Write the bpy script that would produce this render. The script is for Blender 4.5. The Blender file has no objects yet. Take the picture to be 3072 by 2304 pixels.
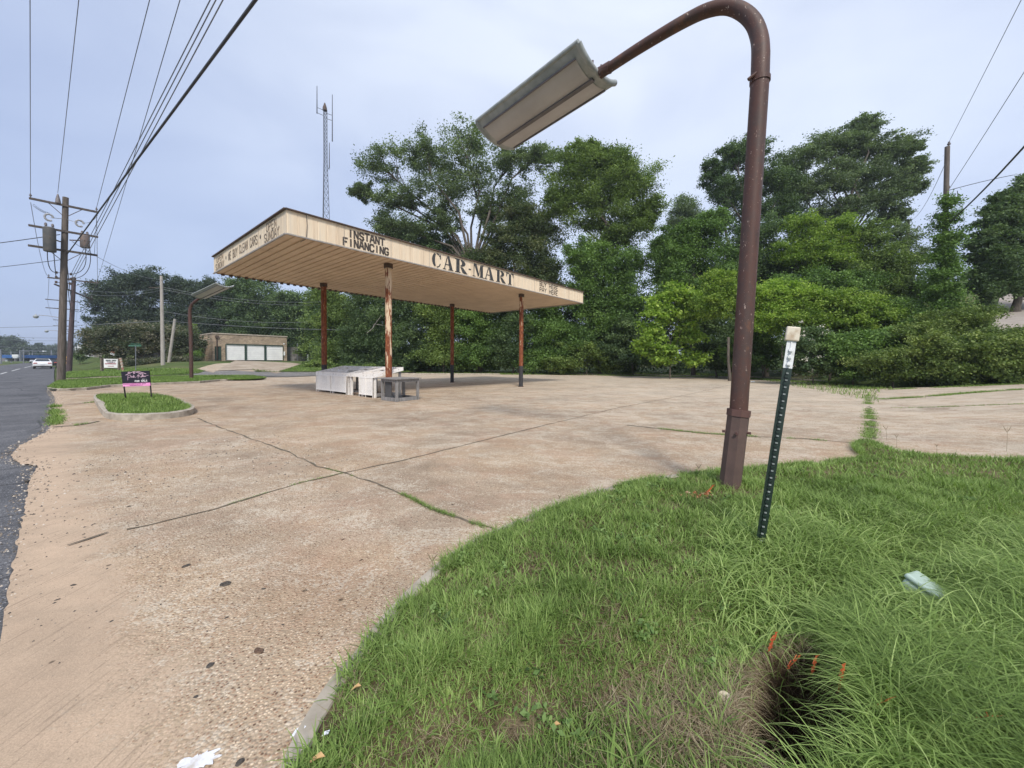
import bpy, math, random
import numpy as np
from mathutils import Vector, Matrix, noise
from mathutils.geometry import delaunay_2d_cdt

# ---------------------------------------------------------------- camera
S = bpy.context.scene
COL = S.collection
F = 1144.0                                   # focal length in pixels of the 3072 px photograph
CAMZ = 1.55
PITCH, ROLL = math.radians(1.5), math.radians(0.3)
cam_d = bpy.data.cameras.new('camera'); cam = bpy.data.objects.new('camera', cam_d); COL.objects.link(cam)
cam_d.sensor_width = 36; cam_d.lens = F/3072*36; cam_d.shift_y = -40/3072
cam_d.clip_start = 0.05; cam_d.clip_end = 4000
CROT = Matrix.Rotation(math.pi/2-PITCH, 3, 'X') @ Matrix.Rotation(ROLL, 3, 'Z')
cam.matrix_world = Matrix.Translation((0, 0, CAMZ)) @ CROT.to_4x4()
S.camera = cam

# ---------------------------------------------------------------- world, sun, exposure
SUN_EL, SUN_AZ = math.radians(46), math.radians(172)     # azimuth clockwise from +Y
w = bpy.data.worlds.new("World"); S.world = w; w.use_nodes = True
nt = w.node_tree; nt.nodes.clear()
def wn(t, **k):
    n = nt.nodes.new(t)
    for a, b in k.items(): setattr(n, a, b)
    return n
wout = wn('ShaderNodeOutputWorld'); bg = wn('ShaderNodeBackground')
sky = wn('ShaderNodeTexSky', sky_type='NISHITA', sun_disc=False, sun_elevation=SUN_EL, sun_rotation=SUN_AZ)
sky.air_density = 1.2; sky.dust_density = 2.0
tc = wn('ShaderNodeTexCoord')
# cloud deck: soft brightness pattern and elevation gradient
mp = wn('ShaderNodeMapping'); mp.inputs['Scale'].default_value = (1.0, 1.0, 2.4)
nz = wn('ShaderNodeTexNoise'); nz.inputs['Scale'].default_value = 2.0; nz.inputs['Distortion'].default_value = 0.5; nz.inputs['Detail'].default_value = 6; nz.inputs['Roughness'].default_value = 0.45
nt.links.new(tc.outputs['Generated'], mp.inputs[0]); nt.links.new(mp.outputs[0], nz.inputs['Vector'])
cr = wn('ShaderNodeValToRGB'); e = cr.color_ramp.elements
e[0].position = 0.34; e[0].color = (4.45, 5.0, 6.75, 1); e[1].position = 0.62; e[1].color = (5.75, 6.25, 7.75, 1)
nt.links.new(nz.outputs['Fac'], cr.inputs[0])
sep = wn('ShaderNodeSeparateXYZ'); nt.links.new(tc.outputs['Generated'], sep.inputs[0])
cr2 = wn('ShaderNodeValToRGB'); e = cr2.color_ramp.elements        # elevation: bluer low, whiter high
e[0].position = 0.0; e[0].color = (0.80, 0.87, 0.95, 1); e[1].position = 0.62; e[1].color = (1.07, 1.07, 1.02, 1)
nt.links.new(sep.outputs['Z'], cr2.inputs[0])
mul = wn('ShaderNodeMix', data_type='RGBA', blend_type='MULTIPLY'); mul.inputs[0].default_value = 1
nt.links.new(cr.outputs[0], mul.inputs[6]); nt.links.new(cr2.outputs[0], mul.inputs[7])
# brighter towards the right and behind (where the sun sits behind the deck)
cr3 = wn('ShaderNodeValToRGB'); e = cr3.color_ramp.elements
e[0].position = 0.0; e[0].color = (0.68, 0.73, 0.82, 1); e[1].position = 0.62; e[1].color = (1.1, 1.09, 1.05, 1)
mr = wn('ShaderNodeMapRange'); mr.inputs[1].default_value = -1; mr.inputs[2].default_value = 1
nt.links.new(sep.outputs['X'], mr.inputs[0]); nt.links.new(mr.outputs[0], cr3.inputs[0])
mul2 = wn('ShaderNodeMix', data_type='RGBA', blend_type='MULTIPLY'); mul2.inputs[0].default_value = 1
nt.links.new(mul.outputs[2], mul2.inputs[6]); nt.links.new(cr3.outputs[0], mul2.inputs[7])
mixs = wn('ShaderNodeMix', data_type='RGBA'); mixs.inputs[0].default_value = 0.9
nt.links.new(sky.outputs[0], mixs.inputs[6]); nt.links.new(mul2.outputs[2], mixs.inputs[7])
bg.inputs['Strength'].default_value = 0.097
nt.links.new(mixs.outputs[2], bg.inputs['Color']); nt.links.new(bg.outputs[0], wout.inputs[0])

sd = bpy.data.lights.new('sun', 'SUN'); sun = bpy.data.objects.new('sun', sd); COL.objects.link(sun)
sd.energy = 2.3; sd.angle = math.radians(10); sd.color = (1.0, 0.94, 0.85)
sun.rotation_euler = (math.pi/2-SUN_EL, 0, -SUN_AZ+math.pi)
sun.location = (0, -20, 60)
S.view_settings.view_transform = 'Standard'; S.view_settings.look = 'None'
S.view_settings.gamma = 1; S.view_settings.exposure = 0.58
S.view_settings.use_curve_mapping = False
S.cycles.max_bounces = 6; S.cycles.diffuse_bounces = 3; S.cycles.transparent_max_bounces = 8
S.cycles.use_denoising = True

# ---------------------------------------------------------------- picture <-> place
U = Vector((-0.769, 0.640, 0)); V = Vector((0.640, 0.769, 0))      # along the road / across it
EYE = Vector((0, 0, CAMZ))
def ray(px, py):
    return CROT @ Vector(((px-1536)/F, (1112-py)/F, -1))
def PY(px, py, Y):
    d = ray(px, py); return EYE + d*(Y/d.y)
def PZ(px, py, z):
    d = ray(px, py)
    if z < CAMZ and d.z > -1e-4: d.z = -1e-4
    return EYE + d*((z-CAMZ)/d.z)
CINV = CROT.transposed()
def proj(p):
    q = CINV @ (Vector(p)-EYE)
    return 1536+F*q.x/-q.z, 1112-F*q.y/-q.z
def st(x, y): return x*U.x+y*U.y, x*V.x+y*V.y
def XY(s, t): return U*s+V*t
def sm(x):
    x = min(1, max(0, x)); return x*x*(3-2*x)
def terr(x, y):
    s, t = st(x, y)
    z = 0.085*max(0, -s-1.4)*sm((t-3)/16)*(1-sm((t-34)/8))
    z += (4.4*sm((t-33)/9)+0.18*min(33, max(0, t-42)))*sm((2-s)/9)
    z += 1.35*sm((s-34)/34)*sm((t-2.5)/9)
    z += 3.2*sm((s-88)/36)*sm((t-1.5)/8)*(1-sm((t-30)/30)) 
    z += 2.5*sm((t-46)/40)*sm((50-s)/30)
    return z
def G(px, py, maxd=400):
    z = 0.0
    for i in range(30):
        p = PZ(px, py, z)
        if p.y > maxd or p.y < 0: p = PY(px, py, maxd)
        z = z*0.5+0.5*min(terr(p.x, p.y), 1.5)
    return Vector((p.x, p.y, terr(p.x, p.y)))

# ---------------------------------------------------------------- tagging
def tag(o, label=None, cat=None, group=None, kind=None):
    if label: o['label'] = label
    if cat: o['category'] = cat
    if group: o['group'] = group
    if kind: o['kind'] = kind
    return o
def thing(name, label, cat, loc, group=None):
    o = bpy.data.objects.new(name, None); COL.objects.link(o)
    o.location = loc; o.empty_display_size = 0.2
    return tag(o, label, cat, group)

# ---------------------------------------------------------------- mesh builder (world coordinates)
class MB:
    def __init__(s): s.v = []; s.f = []
    def add(s, vs, fs):
        n = len(s.v); s.v += [tuple(v) for v in vs]; s.f += [tuple(i+n for i in f) for f in fs]; return s
    def frame_box(s, c, ax, ay, az):
        c = Vector(c); P = []
        for k in (-1, 1):
            for j in (-1, 1):
                for i in (-1, 1): P.append(c+ax*i+ay*j+az*k)
        return s.add(P, [(0,2,3,1),(4,5,7,6),(0,1,5,4),(2,6,7,3),(0,4,6,2),(1,3,7,5)])
    def box(s, c, size, d=Vector((1,0,0))):
        d = Vector(d).normalized(); n = Vector((-d.y, d.x, 0))
        return s.frame_box(c, d*size[0]/2, n*size[1]/2, Vector((0,0,size[2]/2)))
    def beam(s, p0, p1, w, h, up=Vector((0,0,1))):
        p0, p1 = Vector(p0), Vector(p1); d = (p1-p0).normalized(); a = d.cross(up)
        if a.length < 1e-4: a = d.cross(Vector((1,0,0)))
        a.normalize(); b = a.cross(d).normalized()
        return s.frame_box((p0+p1)/2, (p1-p0)/2, a*w/2, b*h/2)
    def tube(s, path, r, n=8, cap=True):
        path = [Vector(p) for p in path]
        if not isinstance(r, (list, tuple)): r = [r]*len(path)
        base = len(s.v); ref = Vector((0.31, 0.87, 0.2)).normalized()
        for i, p in enumerate(path):
            d = (path[min(i+1, len(path)-1)]-path[max(i-1, 0)]).normalized()
            a = d.cross(ref)
            if a.length < 0.05: a = d.cross(Vector((1,0,0.3)))
            a.normalize(); b = d.cross(a)
            for k in range(n):
                t = 2*math.pi*k/n
                s.v.append(tuple(p+(a*math.cos(t)+b*math.sin(t))*r[i]))
        for i in range(len(path)-1):
            for k in range(n):
                s.f.append((base+i*n+k, base+i*n+(k+1) % n, base+(i+1)*n+(k+1) % n, base+(i+1)*n+k))
        if cap:
            s.f.append(tuple(base+k for k in range(n))[::-1]); s.f.append(tuple(base+(len(path)-1)*n+k for k in range(n)))
        return s
    def cyl(s, c, r, h, n=16, r2=None):
        c = Vector(c); return s.tube([c, c+Vector((0,0,h))], [r, r if r2 is None else r2], n)
    def sphere(s, c, r, nu=12, nv=8, sc=(1,1,1), jit=0, rng=None):
        c = Vector(c); vs = [c+Vector((0,0,-r*sc[2]))]
        for j in range(1, nv):
            ph = -math.pi/2+math.pi*j/nv
            for i in range(nu):
                th = 2*math.pi*i/nu; k = 1+(rng.uniform(-jit, jit) if jit else 0)
                vs.append(c+Vector((r*sc[0]*math.cos(ph)*math.cos(th), r*sc[1]*math.cos(ph)*math.sin(th), r*sc[2]*math.sin(ph)))*k)
        vs.append(c+Vector((0,0,r*sc[2]))); f = []
        for i in range(nu): f.append((0, 1+(i+1) % nu, 1+i))
        for j in range(nv-2):
            for i in range(nu):
                a = 1+j*nu; f.append((a+i, a+(i+1) % nu, a+nu+(i+1) % nu, a+nu+i))
        L = len(vs)-1; a = 1+(nv-2)*nu
        for i in range(nu): f.append((a+i, a+(i+1) % nu, L))
        return s.add(vs, f)
    def extrude(s, poly, d):
        n = len(poly); poly = [Vector(p) for p in poly]; d = Vector(d)
        return s.add(poly+[p+d for p in poly], [tuple(range(n))[::-1], tuple(range(n, 2*n))]+[(i, (i+1) % n, n+(i+1) % n, n+i) for i in range(n)])
    def build(s, name, m, parent=None, smooth=False, bevel=0, fix=True):
        me = bpy.data.meshes.new(name); off = parent_loc(parent)
        me.from_pydata([(x-off.x, y-off.y, z-off.z) for x, y, z in s.v], [], s.f)
        if fix:
            import bmesh
            bm = bmesh.new(); bm.from_mesh(me); bmesh.ops.recalc_face_normals(bm, faces=bm.faces); bm.to_mesh(me); bm.free()
        me.materials.append(m); o = bpy.data.objects.new(name, me); COL.objects.link(o)
        if parent: o.parent = parent
        if smooth:
            me.shade_smooth()
            if smooth == 'auto': me.set_sharp_from_angle(angle=math.radians(40))
        if bevel:
            md = o.modifiers.new('bevel', 'BEVEL'); md.width = bevel; md.segments = 2; md.limit_method = 'ANGLE'
        return o
def parent_loc(p):
    v = Vector((0,0,0))
    while p is not None: v += Vector(p.location); p = p.parent
    return v
def lone(mb, name, m, label, cat, group=None, origin=None, **k):
    """one-mesh thing with its origin at its own base"""
    off = Vector(origin) if origin is not None else Vector(mb.v[0])
    mb.v = [(x-off.x, y-off.y, z-off.z) for x, y, z in mb.v]
    o = mb.build(name, m, **k); o.location = off
    return tag(o, label, cat, group)
def npmesh(name, verts, nper, mat, parent=None, tint=None, faces=None, off=None):
    """verts (N,3); consecutive groups of nper vertices form one face unless faces is given"""
    o3 = parent_loc(parent) if off is None else off
    verts = (verts-np.array([o3.x, o3.y, o3.z])).astype(np.float32)
    if faces is None: faces = np.arange(len(verts), dtype=np.int32).reshape(-1, nper)
    me = bpy.data.meshes.new(name); me.vertices.add(len(verts)); me.vertices.foreach_set('co', verts.ravel())
    me.loops.add(faces.size); me.loops.foreach_set('vertex_index', faces.ravel().astype(np.int32))
    me.polygons.add(len(faces)); me.polygons.foreach_set('loop_start', np.arange(0, faces.size, faces.shape[1], dtype=np.int32))
    if tint is not None:
        a = me.attributes.new('tint', 'FLOAT', 'POINT'); a.data.foreach_set('value', tint.astype(np.float32))
    me.update(calc_edges=True); me.materials.append(mat)
    o = bpy.data.objects.new(name, me); COL.objects.link(o)
    if parent: o.parent = parent
    return o

# ---------------------------------------------------------------- materials
class NM:
    """small node-graph helper"""
    def __init__(s, name):
        s.m = bpy.data.materials.new(name); s.m.use_nodes = True; s.t = s.m.node_tree
        s.b = s.t.nodes['Principled BSDF']; s.out = s.t.nodes['Material Output']
        s.tc = s.t.nodes.new('ShaderNodeTexCoord'); s.co = s.tc.outputs['Object']
    def n(s, t, **k):
        n = s.t.nodes.new(t)
        for a, b in k.items(): setattr(n, a, b)
        return n
    def l(s, a, b): s.t.links.new(a, b)
    def mapc(s, scale=(1,1,1), rot=(0,0,0), src=None):
        m = s.n('ShaderNodeMapping'); m.inputs['Scale'].default_value = scale; m.inputs['Rotation'].default_value = rot
        s.l(src or s.co, m.inputs[0]); return m.outputs[0]
    def noise(s, scale, detail=4, rough=0.6, co=None, dist=0):
        n = s.n('ShaderNodeTexNoise'); n.inputs['Scale'].default_value = scale; n.inputs['Detail'].default_value = detail
        n.inputs['Roughness'].default_value = rough; n.inputs['Distortion'].default_value = dist; s.l(co or s.co, n.inputs['Vector']); return n.outputs['Fac']
    def voro(s, scale, feature='F1', co=None, out='Distance', rnd=1):
        n = s.n('ShaderNodeTexVoronoi', feature=feature); n.inputs['Scale'].default_value = scale; n.inputs['Randomness'].default_value = rnd
        s.l(co or s.co, n.inputs['Vector']); return n.outputs[out]
    def ramp(s, fac, stops, interp='LINEAR'):
        r = s.n('ShaderNodeValToRGB'); r.color_ramp.interpolation = interp; el = r.color_ramp.elements
        while len(el) < len(stops): el.new(0.5)
        for k, (p, c) in enumerate(stops):
            el[k].position = p
            el[k].color = (c, c, c, 1) if isinstance(c, (int, float)) else (*c, 1)
        s.l(fac, r.inputs[0]); return r.outputs[0]
    def mix(s, fac, a, b, mode='MIX'):
        m = s.n('ShaderNodeMix', data_type='RGBA', blend_type=mode)
        for k, sock, v in ((0, m.inputs[0], fac), (6, m.inputs[6], a), (7, m.inputs[7], b)):
            if isinstance(v, (int, float)): sock.default_value = v if k == 0 else (v, v, v, 1)
            elif isinstance(v, tuple): sock.default_value = (*v, 1)
            else: s.l(v, sock)
        return m.outputs[2]
    def math(s, op, a, b=0.0, clamp=False):
        m = s.n('ShaderNodeMath', operation=op, use_clamp=clamp)
        for sock, v in ((m.inputs[0], a), (m.inputs[1], b)):
            if isinstance(v, (int, float)): sock.default_value = v
            else: s.l(v, sock)
        return m.outputs[0]
    def xyz(s, co=None):
        n = s.n('ShaderNodeSeparateXYZ'); s.l(co or s.co, n.inputs[0]); return n.outputs
    def bump(s, h, strength=0.3, dist=0.01):
        b = s.n('ShaderNodeBump'); b.inputs['Strength'].default_value = strength; b.inputs['Distance'].default_value = dist
        s.l(h, b.inputs['Height']); s.l(b.outputs[0], s.b.inputs['Normal'])
    def done(s, color, rough=0.8, metal=0, spec=None):
        if isinstance(color, tuple): s.b.inputs['Base Color'].default_value = (*color, 1)
        else: s.l(color, s.b.inputs['Base Color'])
        if isinstance(rough, (int, float)): s.b.inputs['Roughness'].default_value = rough
        else: s.l(rough, s.b.inputs['Roughness'])
        s.b.inputs['Metallic'].default_value = metal
        if spec is not None: s.b.inputs['Specular IOR Level'].default_value = spec
        return s.m
def simple(name, c1, c2=None, scale=4, rough=0.7, metal=0, bump=0.0, stretch=(1,1,1), detail=5, spec=None, lo=0.35, hi=0.65):
    g = NM(name); c2 = c2 or tuple(x*0.75 for x in c1)
    f = g.noise(scale, detail, 0.6, g.mapc(stretch))
    col = g.ramp(f, [(lo, c1), (hi, c2)])
    if bump: g.bump(f, bump, 0.01)
    return g.done(col, rough, metal, spec)

def concrete_mat():
    g = NM('exposed_aggregate_concrete')
    rot = g.mapc((1,1,1), (0, 0, -math.atan2(V.y, V.x)))            # x: away from the road, y: along it
    X = g.xyz(rot)
    # pebbles
    vc = g.voro(72, out='Color'); vd = g.voro(72)
    sepc = g.n('ShaderNodeSeparateColor'); g.l(vc, sepc.inputs[0])
    peb = g.ramp(sepc.outputs[0], [(0.0, (0.11,0.075,0.055)), (0.25, (0.29,0.195,0.14)), (0.5, (0.36,0.275,0.21)), (0.74, (0.45,0.375,0.295)), (1.0, (0.60,0.52,0.42))])
    mortar = g.mix(g.noise(9, 4), (0.30,0.245,0.185), (0.38,0.32,0.25))
    gap = g.ramp(vd, [(0.34, 0), (0.5, 1)])
    agg = g.mix(gap, peb, mortar)
    # slabs worn to different tones
    big = g.noise(0.42, 5, 0.6, rot)
    tone = g.ramp(big, [(0.33, (0.72,0.67,0.64)), (0.45, (0.98,0.95,0.93)), (0.56, (1.0,0.92,0.84)), (0.68, (1.22,1.20,1.18))])
    agg = g.mix(1.0, agg, tone, 'MULTIPLY')
    pink = g.ramp(g.noise(0.9, 8, 0.7), [(0.48, 0), (0.62, 1)])
    agg = g.mix(g.math('MULTIPLY', pink, 0.28), agg, (0.40,0.25,0.18))
    # the cement-rich skin left in cream patches, more of it away from the road
    skin = g.noise(1.7, 12, 0.80, g.mapc((0.8,1.2,1), (0,0,0.3)), 0.8)
    far = g.math('MULTIPLY', g.math('SUBTRACT', X[0], 3.0), 0.06, True)
    thr = g.math('ADD', g.math('ADD', skin, g.math('MULTIPLY', far, 0.13)), g.math('MULTIPLY', g.math('SUBTRACT', sepc.outputs[1], 0.5), 0.16))
    thr = g.math('ADD', thr, g.math('MULTIPLY', g.math('SUBTRACT', g.noise(14, 8, 0.8), 0.5), 0.35))
    sk = g.ramp(thr, [(0.53, 0), (0.60, 1)])
    skc = g.mix(g.noise(28, 5), (0.42,0.375,0.31), (0.60,0.545,0.46))
    agg = g.mix(g.math('MULTIPLY', sk, 0.62), agg, skc)
    # smooth sandy apron next to the road
    edge = g.math('ADD', g.math('MULTIPLY', g.noise(2.2, 6, 0.65), 0.9), -0.45)
    d = g.math('ADD', g.math('ADD', X[0], g.math('MULTIPLY', g.math('SUBTRACT', X[1], 5.0, True), 0.06)), edge)
    sand = g.ramp(g.math('ADD', d, g.math('MULTIPLY', g.math('SUBTRACT', sepc.outputs[2], 0.5), 0.22)), [(0.14, 1), (0.36, 0)])
    sc = g.mix(g.noise(2.0, 7, 0.7, g.mapc((1,3,1), (0,0,-0.2))), (0.38,0.295,0.215), (0.57,0.42,0.30))
    fine = g.noise(170, 3, 0.7)
    sc = g.mix(1.0, sc, g.ramp(fine, [(0.3, 0.78), (0.7, 1.15)]), 'MULTIPLY')
    scr = g.ramp(g.noise(60, 3, 0.6, g.mapc((1,0.05,1), (0,0,0.5))), [(0.58, 1.0), (0.68, 0.72)])
    sc = g.mix(1.0, sc, scr, 'MULTIPLY')
    agg = g.mix(1.0, agg, (1.15,1.13,1.09), 'MULTIPLY')
    brown = g.ramp(g.noise(0.33, 10, 0.78, g.mapc((1,1.7,1), (0,0,1.1)), 1.2), [(0.40, 1), (0.53, 0)])
    agg = g.mix(g.math('MULTIPLY', brown, 0.38), agg, g.mix(1.0, agg, (0.60,0.56,0.53), 'MULTIPLY'))
    col = g.mix(sand, agg, sc)
    # dark stains and drips
    stain = g.ramp(g.noise(0.55, 9, 0.75, None, 0.8), [(0.34, 1.08), (0.5, 1.0), (0.66, 0.82)])
    col = g.mix(1.0, col, stain, 'MULTIPLY')
    spots = g.ramp(g.voro(3.1), [(0.035, 0.35), (0.055, 1.0)])
    col = g.mix(1.0, col, spots, 'MULTIPLY')
    hh = g.mix(sand, g.math('SUBTRACT', 1.0, vd), g.math('MULTIPLY', fine, 0.3))
    g.bump(hh, 0.9, 0.008)
    return g.done(col, 0.88, 0, 0.25)
def asphalt_mat(name, a=(0.085,0.085,0.09), b=(0.14,0.14,0.145)):
    g = NM(name)
    c = g.mix(g.ramp(g.noise(0.6, 9, 0.72, None, 0.8), [(0.35, 0), (0.65, 1)]), a, b)
    c = g.mix(1.0, c, g.ramp(g.voro(0.55, 'DISTANCE_TO_EDGE', g.mapc((1,1,1))), [(0.006, 0.55), (0.014, 1.0)]), 'MULTIPLY')
    f = g.voro(110, out='Color'); sp = g.n('ShaderNodeSeparateColor'); g.l(f, sp.inputs[0])
    c = g.mix(1.0, c, g.ramp(sp.outputs[0], [(0.0, 0.55), (0.75, 1.05), (0.93, 1.4), (1.0, 2.6)]), 'MULTIPLY')
    g.bump(g.voro(110), 0.5, 0.005)
    return g.done(c, 0.85, 0, 0.3)
def turf_mat(name, a, b, c, scale=1.4):
    g = NM(name)
    f = g.noise(scale, 8, 0.7)
    col = g.ramp(f, [(0.32, a), (0.5, b), (0.66, c)])
    col = g.mix(1.0, col, g.ramp(g.noise(38, 4, 0.7), [(0.3, 0.6), (0.7, 1.4)]), 'MULTIPLY')
    g.bump(g.noise(30, 5, 0.7), 0.8, 0.04)
    return g.done(col, 0.95, 0, 0.1)
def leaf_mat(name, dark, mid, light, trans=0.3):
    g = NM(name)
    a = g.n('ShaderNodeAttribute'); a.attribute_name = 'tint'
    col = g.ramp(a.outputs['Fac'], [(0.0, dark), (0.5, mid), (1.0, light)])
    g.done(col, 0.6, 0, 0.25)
    tr = g.n('ShaderNodeBsdfTranslucent'); g.l(g.mix(1.0, col, (1.1,1.25,0.6), 'MULTIPLY'), tr.inputs[0])
    mx = g.n('ShaderNodeMixShader'); mx.inputs[0].default_value = trans
    g.l(g.b.outputs[0], mx.inputs[1]); g.l(tr.outputs[0], mx.inputs[2]); g.l(mx.outputs[0], g.out.inputs[0])
    return g.m
def rust_post_mat(name, cream=0.5, seed=0, dark_top=1.35, blotch=0):
    """old cream paint peeling off a rusty steel post with a dark painted foot"""
    g = NM(name); X = g.xyz()
    co = g.mapc((1,1,0.22)); 
    off = g.n('ShaderNodeVectorMath', operation='ADD'); g.l(co, off.inputs[0]); off.inputs[1].default_value = (seed*3.1, seed*1.7, seed)
    f = g.noise(7, 6, 0.65, off.outputs[0])
    f2 = g.noise(22, 6, 0.7, off.outputs[0])
    rust = g.ramp(f2, [(0.3, (0.07,0.022,0.014)), (0.5, (0.20,0.060,0.028)), (0.66, (0.38,0.15,0.06)), (0.78, (0.55,0.33,0.18))])
    paint = g.mix(f2, (0.62,0.47,0.32), (0.70,0.56,0.40))
    up = g.math('MULTIPLY', g.math('SUBTRACT', X[2], 2.0), 0.035)
    m = g.ramp(g.math('ADD', f, up), [(cream, 0), (cream+0.05, 1)])
    col = g.mix(m, rust, paint)
    foot = g.mix(g.ramp(g.noise(26, 5, 0.7), [(0.52, 0), (0.6, 1)]) if blotch else 0.0, (0.045,0.045,0.048), (0.70,0.58,0.44))
    k = g.ramp(g.math('ADD', X[2], g.math('MULTIPLY', f2, 0.12)), [(0.0, 1), (1.0, 1)])
    st_ = g.math('LESS_THAN', g.math('ADD', X[2], g.math('MULTIPLY', f2, 0.15)), dark_top+0.07)
    col = g.mix(st_, col, foot)
    g.bump(f2, 0.5, 0.01)
    return g.done(col, 0.75, 0, 0.3)

M = {}
M['concrete'] = concrete_mat()
M['asphalt'] = asphalt_mat('worn_asphalt', (0.075,0.077,0.085), (0.15,0.15,0.158))
M['drive_asphalt'] = asphalt_mat('old_pale_asphalt', (0.16,0.155,0.15), (0.24,0.225,0.21))
M['turf'] = turf_mat('rough_turf', (0.050,0.060,0.022), (0.075,0.115,0.035), (0.15,0.14,0.065))
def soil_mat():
    g = NM('thatch_over_shade_painted_soil'); f = g.noise(5, 8, 0.7); f2 = g.noise(34, 6, 0.7)
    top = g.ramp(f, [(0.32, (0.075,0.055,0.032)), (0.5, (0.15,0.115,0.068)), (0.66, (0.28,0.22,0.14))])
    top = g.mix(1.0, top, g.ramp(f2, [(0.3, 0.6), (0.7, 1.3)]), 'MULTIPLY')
    deep = g.ramp(f2, [(0.3, (0.06,0.042,0.028)), (0.6, (0.15,0.105,0.07)), (0.75, (0.26,0.19,0.13))])  # darker soil low in the hole: its shade is painted into the colour
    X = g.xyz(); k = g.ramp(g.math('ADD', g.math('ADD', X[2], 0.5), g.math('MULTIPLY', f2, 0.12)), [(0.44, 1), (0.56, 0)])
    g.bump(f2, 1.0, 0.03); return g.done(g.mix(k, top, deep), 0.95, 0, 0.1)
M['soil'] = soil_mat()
M['dirt'] = turf_mat('pale_dirt', (0.25,0.20,0.15), (0.38,0.31,0.24), (0.46,0.40,0.32), 0.8)
M['field'] = turf_mat('far_field', (0.05,0.075,0.025), (0.085,0.12,0.04), (0.17,0.155,0.08), 0.12)
M['kerb'] = simple('weathered_kerb_concrete', (0.46,0.41,0.34), (0.27,0.235,0.19), 4, 0.9, bump=0.7, detail=9)
M['joint'] = simple('joint_filled_with_dirt', (0.09,0.075,0.05), (0.17,0.14,0.10), 9, 0.95)
M['white_line'] = simple('worn_white_road_paint', (0.62,0.62,0.60), (0.35,0.35,0.35), 3, 0.7, lo=0.45)
M['wood_pole'] = simple('weathered_pole_wood', (0.085,0.070,0.060), (0.16,0.135,0.118), 3, 0.9, bump=0.6, stretch=(6,6,0.5))
M['wood_pole_pale'] = simple('grey_pole_wood', (0.30,0.27,0.24), (0.42,0.39,0.36), 3, 0.9, bump=0.6, stretch=(6,6,0.5))
M['pole_dark'] = simple('creosoted_pole_wood', (0.05,0.035,0.04), (0.11,0.08,0.085), 3, 0.9, bump=0.4, stretch=(6,6,0.5))
M['arm_wood'] = simple('crossarm_wood', (0.06,0.05,0.045), (0.12,0.10,0.09), 5, 0.9)
M['wire'] = simple('dark_cable_sheath', (0.035,0.037,0.045), (0.06,0.06,0.07), 2, 0.6)
M['wire_pale'] = simple('bare_aluminium_wire', (0.30,0.31,0.34), (0.22,0.23,0.26), 2, 0.45, 0.6)
M['transformer'] = simple('grey_transformer_paint', (0.07,0.075,0.08), (0.12,0.11,0.10), 3, 0.6)
M['transformer_rust'] = simple('rust_stained_transformer_paint', (0.17,0.12,0.10), (0.10,0.09,0.09), 5, 0.7)
M['porcelain'] = simple('brown_porcelain', (0.10,0.08,0.08), (0.2,0.18,0.18), 6, 0.3)
M['white_steel'] = simple('galvanised_tower_steel', (0.15,0.16,0.19), (0.10,0.11,0.13), 4, 0.5, 0.5)
M['bark'] = simple('tree_bark', (0.075,0.062,0.050), (0.14,0.12,0.10), 5, 0.95, bump=0.8, stretch=(3,3,0.6))
# ================================================================ THE SETTING
def smooth_poly(pts, closed=False, k=4):
    out = []; n = len(pts)
    for i in range(n if closed else n-1):
        p0, p1, p2, p3 = (pts[(i-1) % n] if closed or i > 0 else pts[0]), pts[i], pts[(i+1) % n], (pts[(i+2) % n] if closed or i+2 < n else pts[-1])
        for j in range(k):
            t = j/k; t2, t3 = t*t, t*t*t
            out.append(tuple(0.5*((2*p1[a])+(-p0[a]+p2[a])*t+(2*p0[a]-5*p1[a]+4*p2[a]-p3[a])*t2+(-p0[a]+3*p1[a]-3*p2[a]+p3[a])*t3) for a in (0, 1)))
    if not closed: out.append(tuple(pts[-1][:2]))
    return out
def inside(poly, x, y):
    c = False; j = len(poly)-1
    for i in range(len(poly)):
        xi, yi = poly[i][0], poly[i][1]; xj, yj = poly[j][0], poly[j][1]
        if (yi > y) != (yj > y) and x < (xj-xi)*(y-yi)/(yj-yi)+xi: c = not c
        j = i
    return c
def edge_dist(poly, X, Y):
    d = np.full(X.shape, 1e9); n = len(poly)
    for i in range(n):
        ax, ay = poly[i][0], poly[i][1]; bx, by = poly[(i+1) % n][0], poly[(i+1) % n][1]
        dx, dy = bx-ax, by-ay; L = dx*dx+dy*dy+1e-12
        t = np.clip(((X-ax)*dx+(Y-ay)*dy)/L, 0, 1)
        d = np.minimum(d, np.hypot(X-ax-t*dx, Y-ay-t*dy))
    return d
def np_inside(poly, X, Y):
    c = np.zeros(X.shape, bool); j = len(poly)-1
    for i in range(len(poly)):
        xi, yi = poly[i][0], poly[i][1]; xj, yj = poly[j][0], poly[j][1]
        if abs(yj-yi) > 1e-12:
            c ^= ((yi > Y) != (yj > Y)) & (X < (xj-xi)*(Y-yi)/(yj-yi)+xi)
        j = i
    return c
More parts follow.
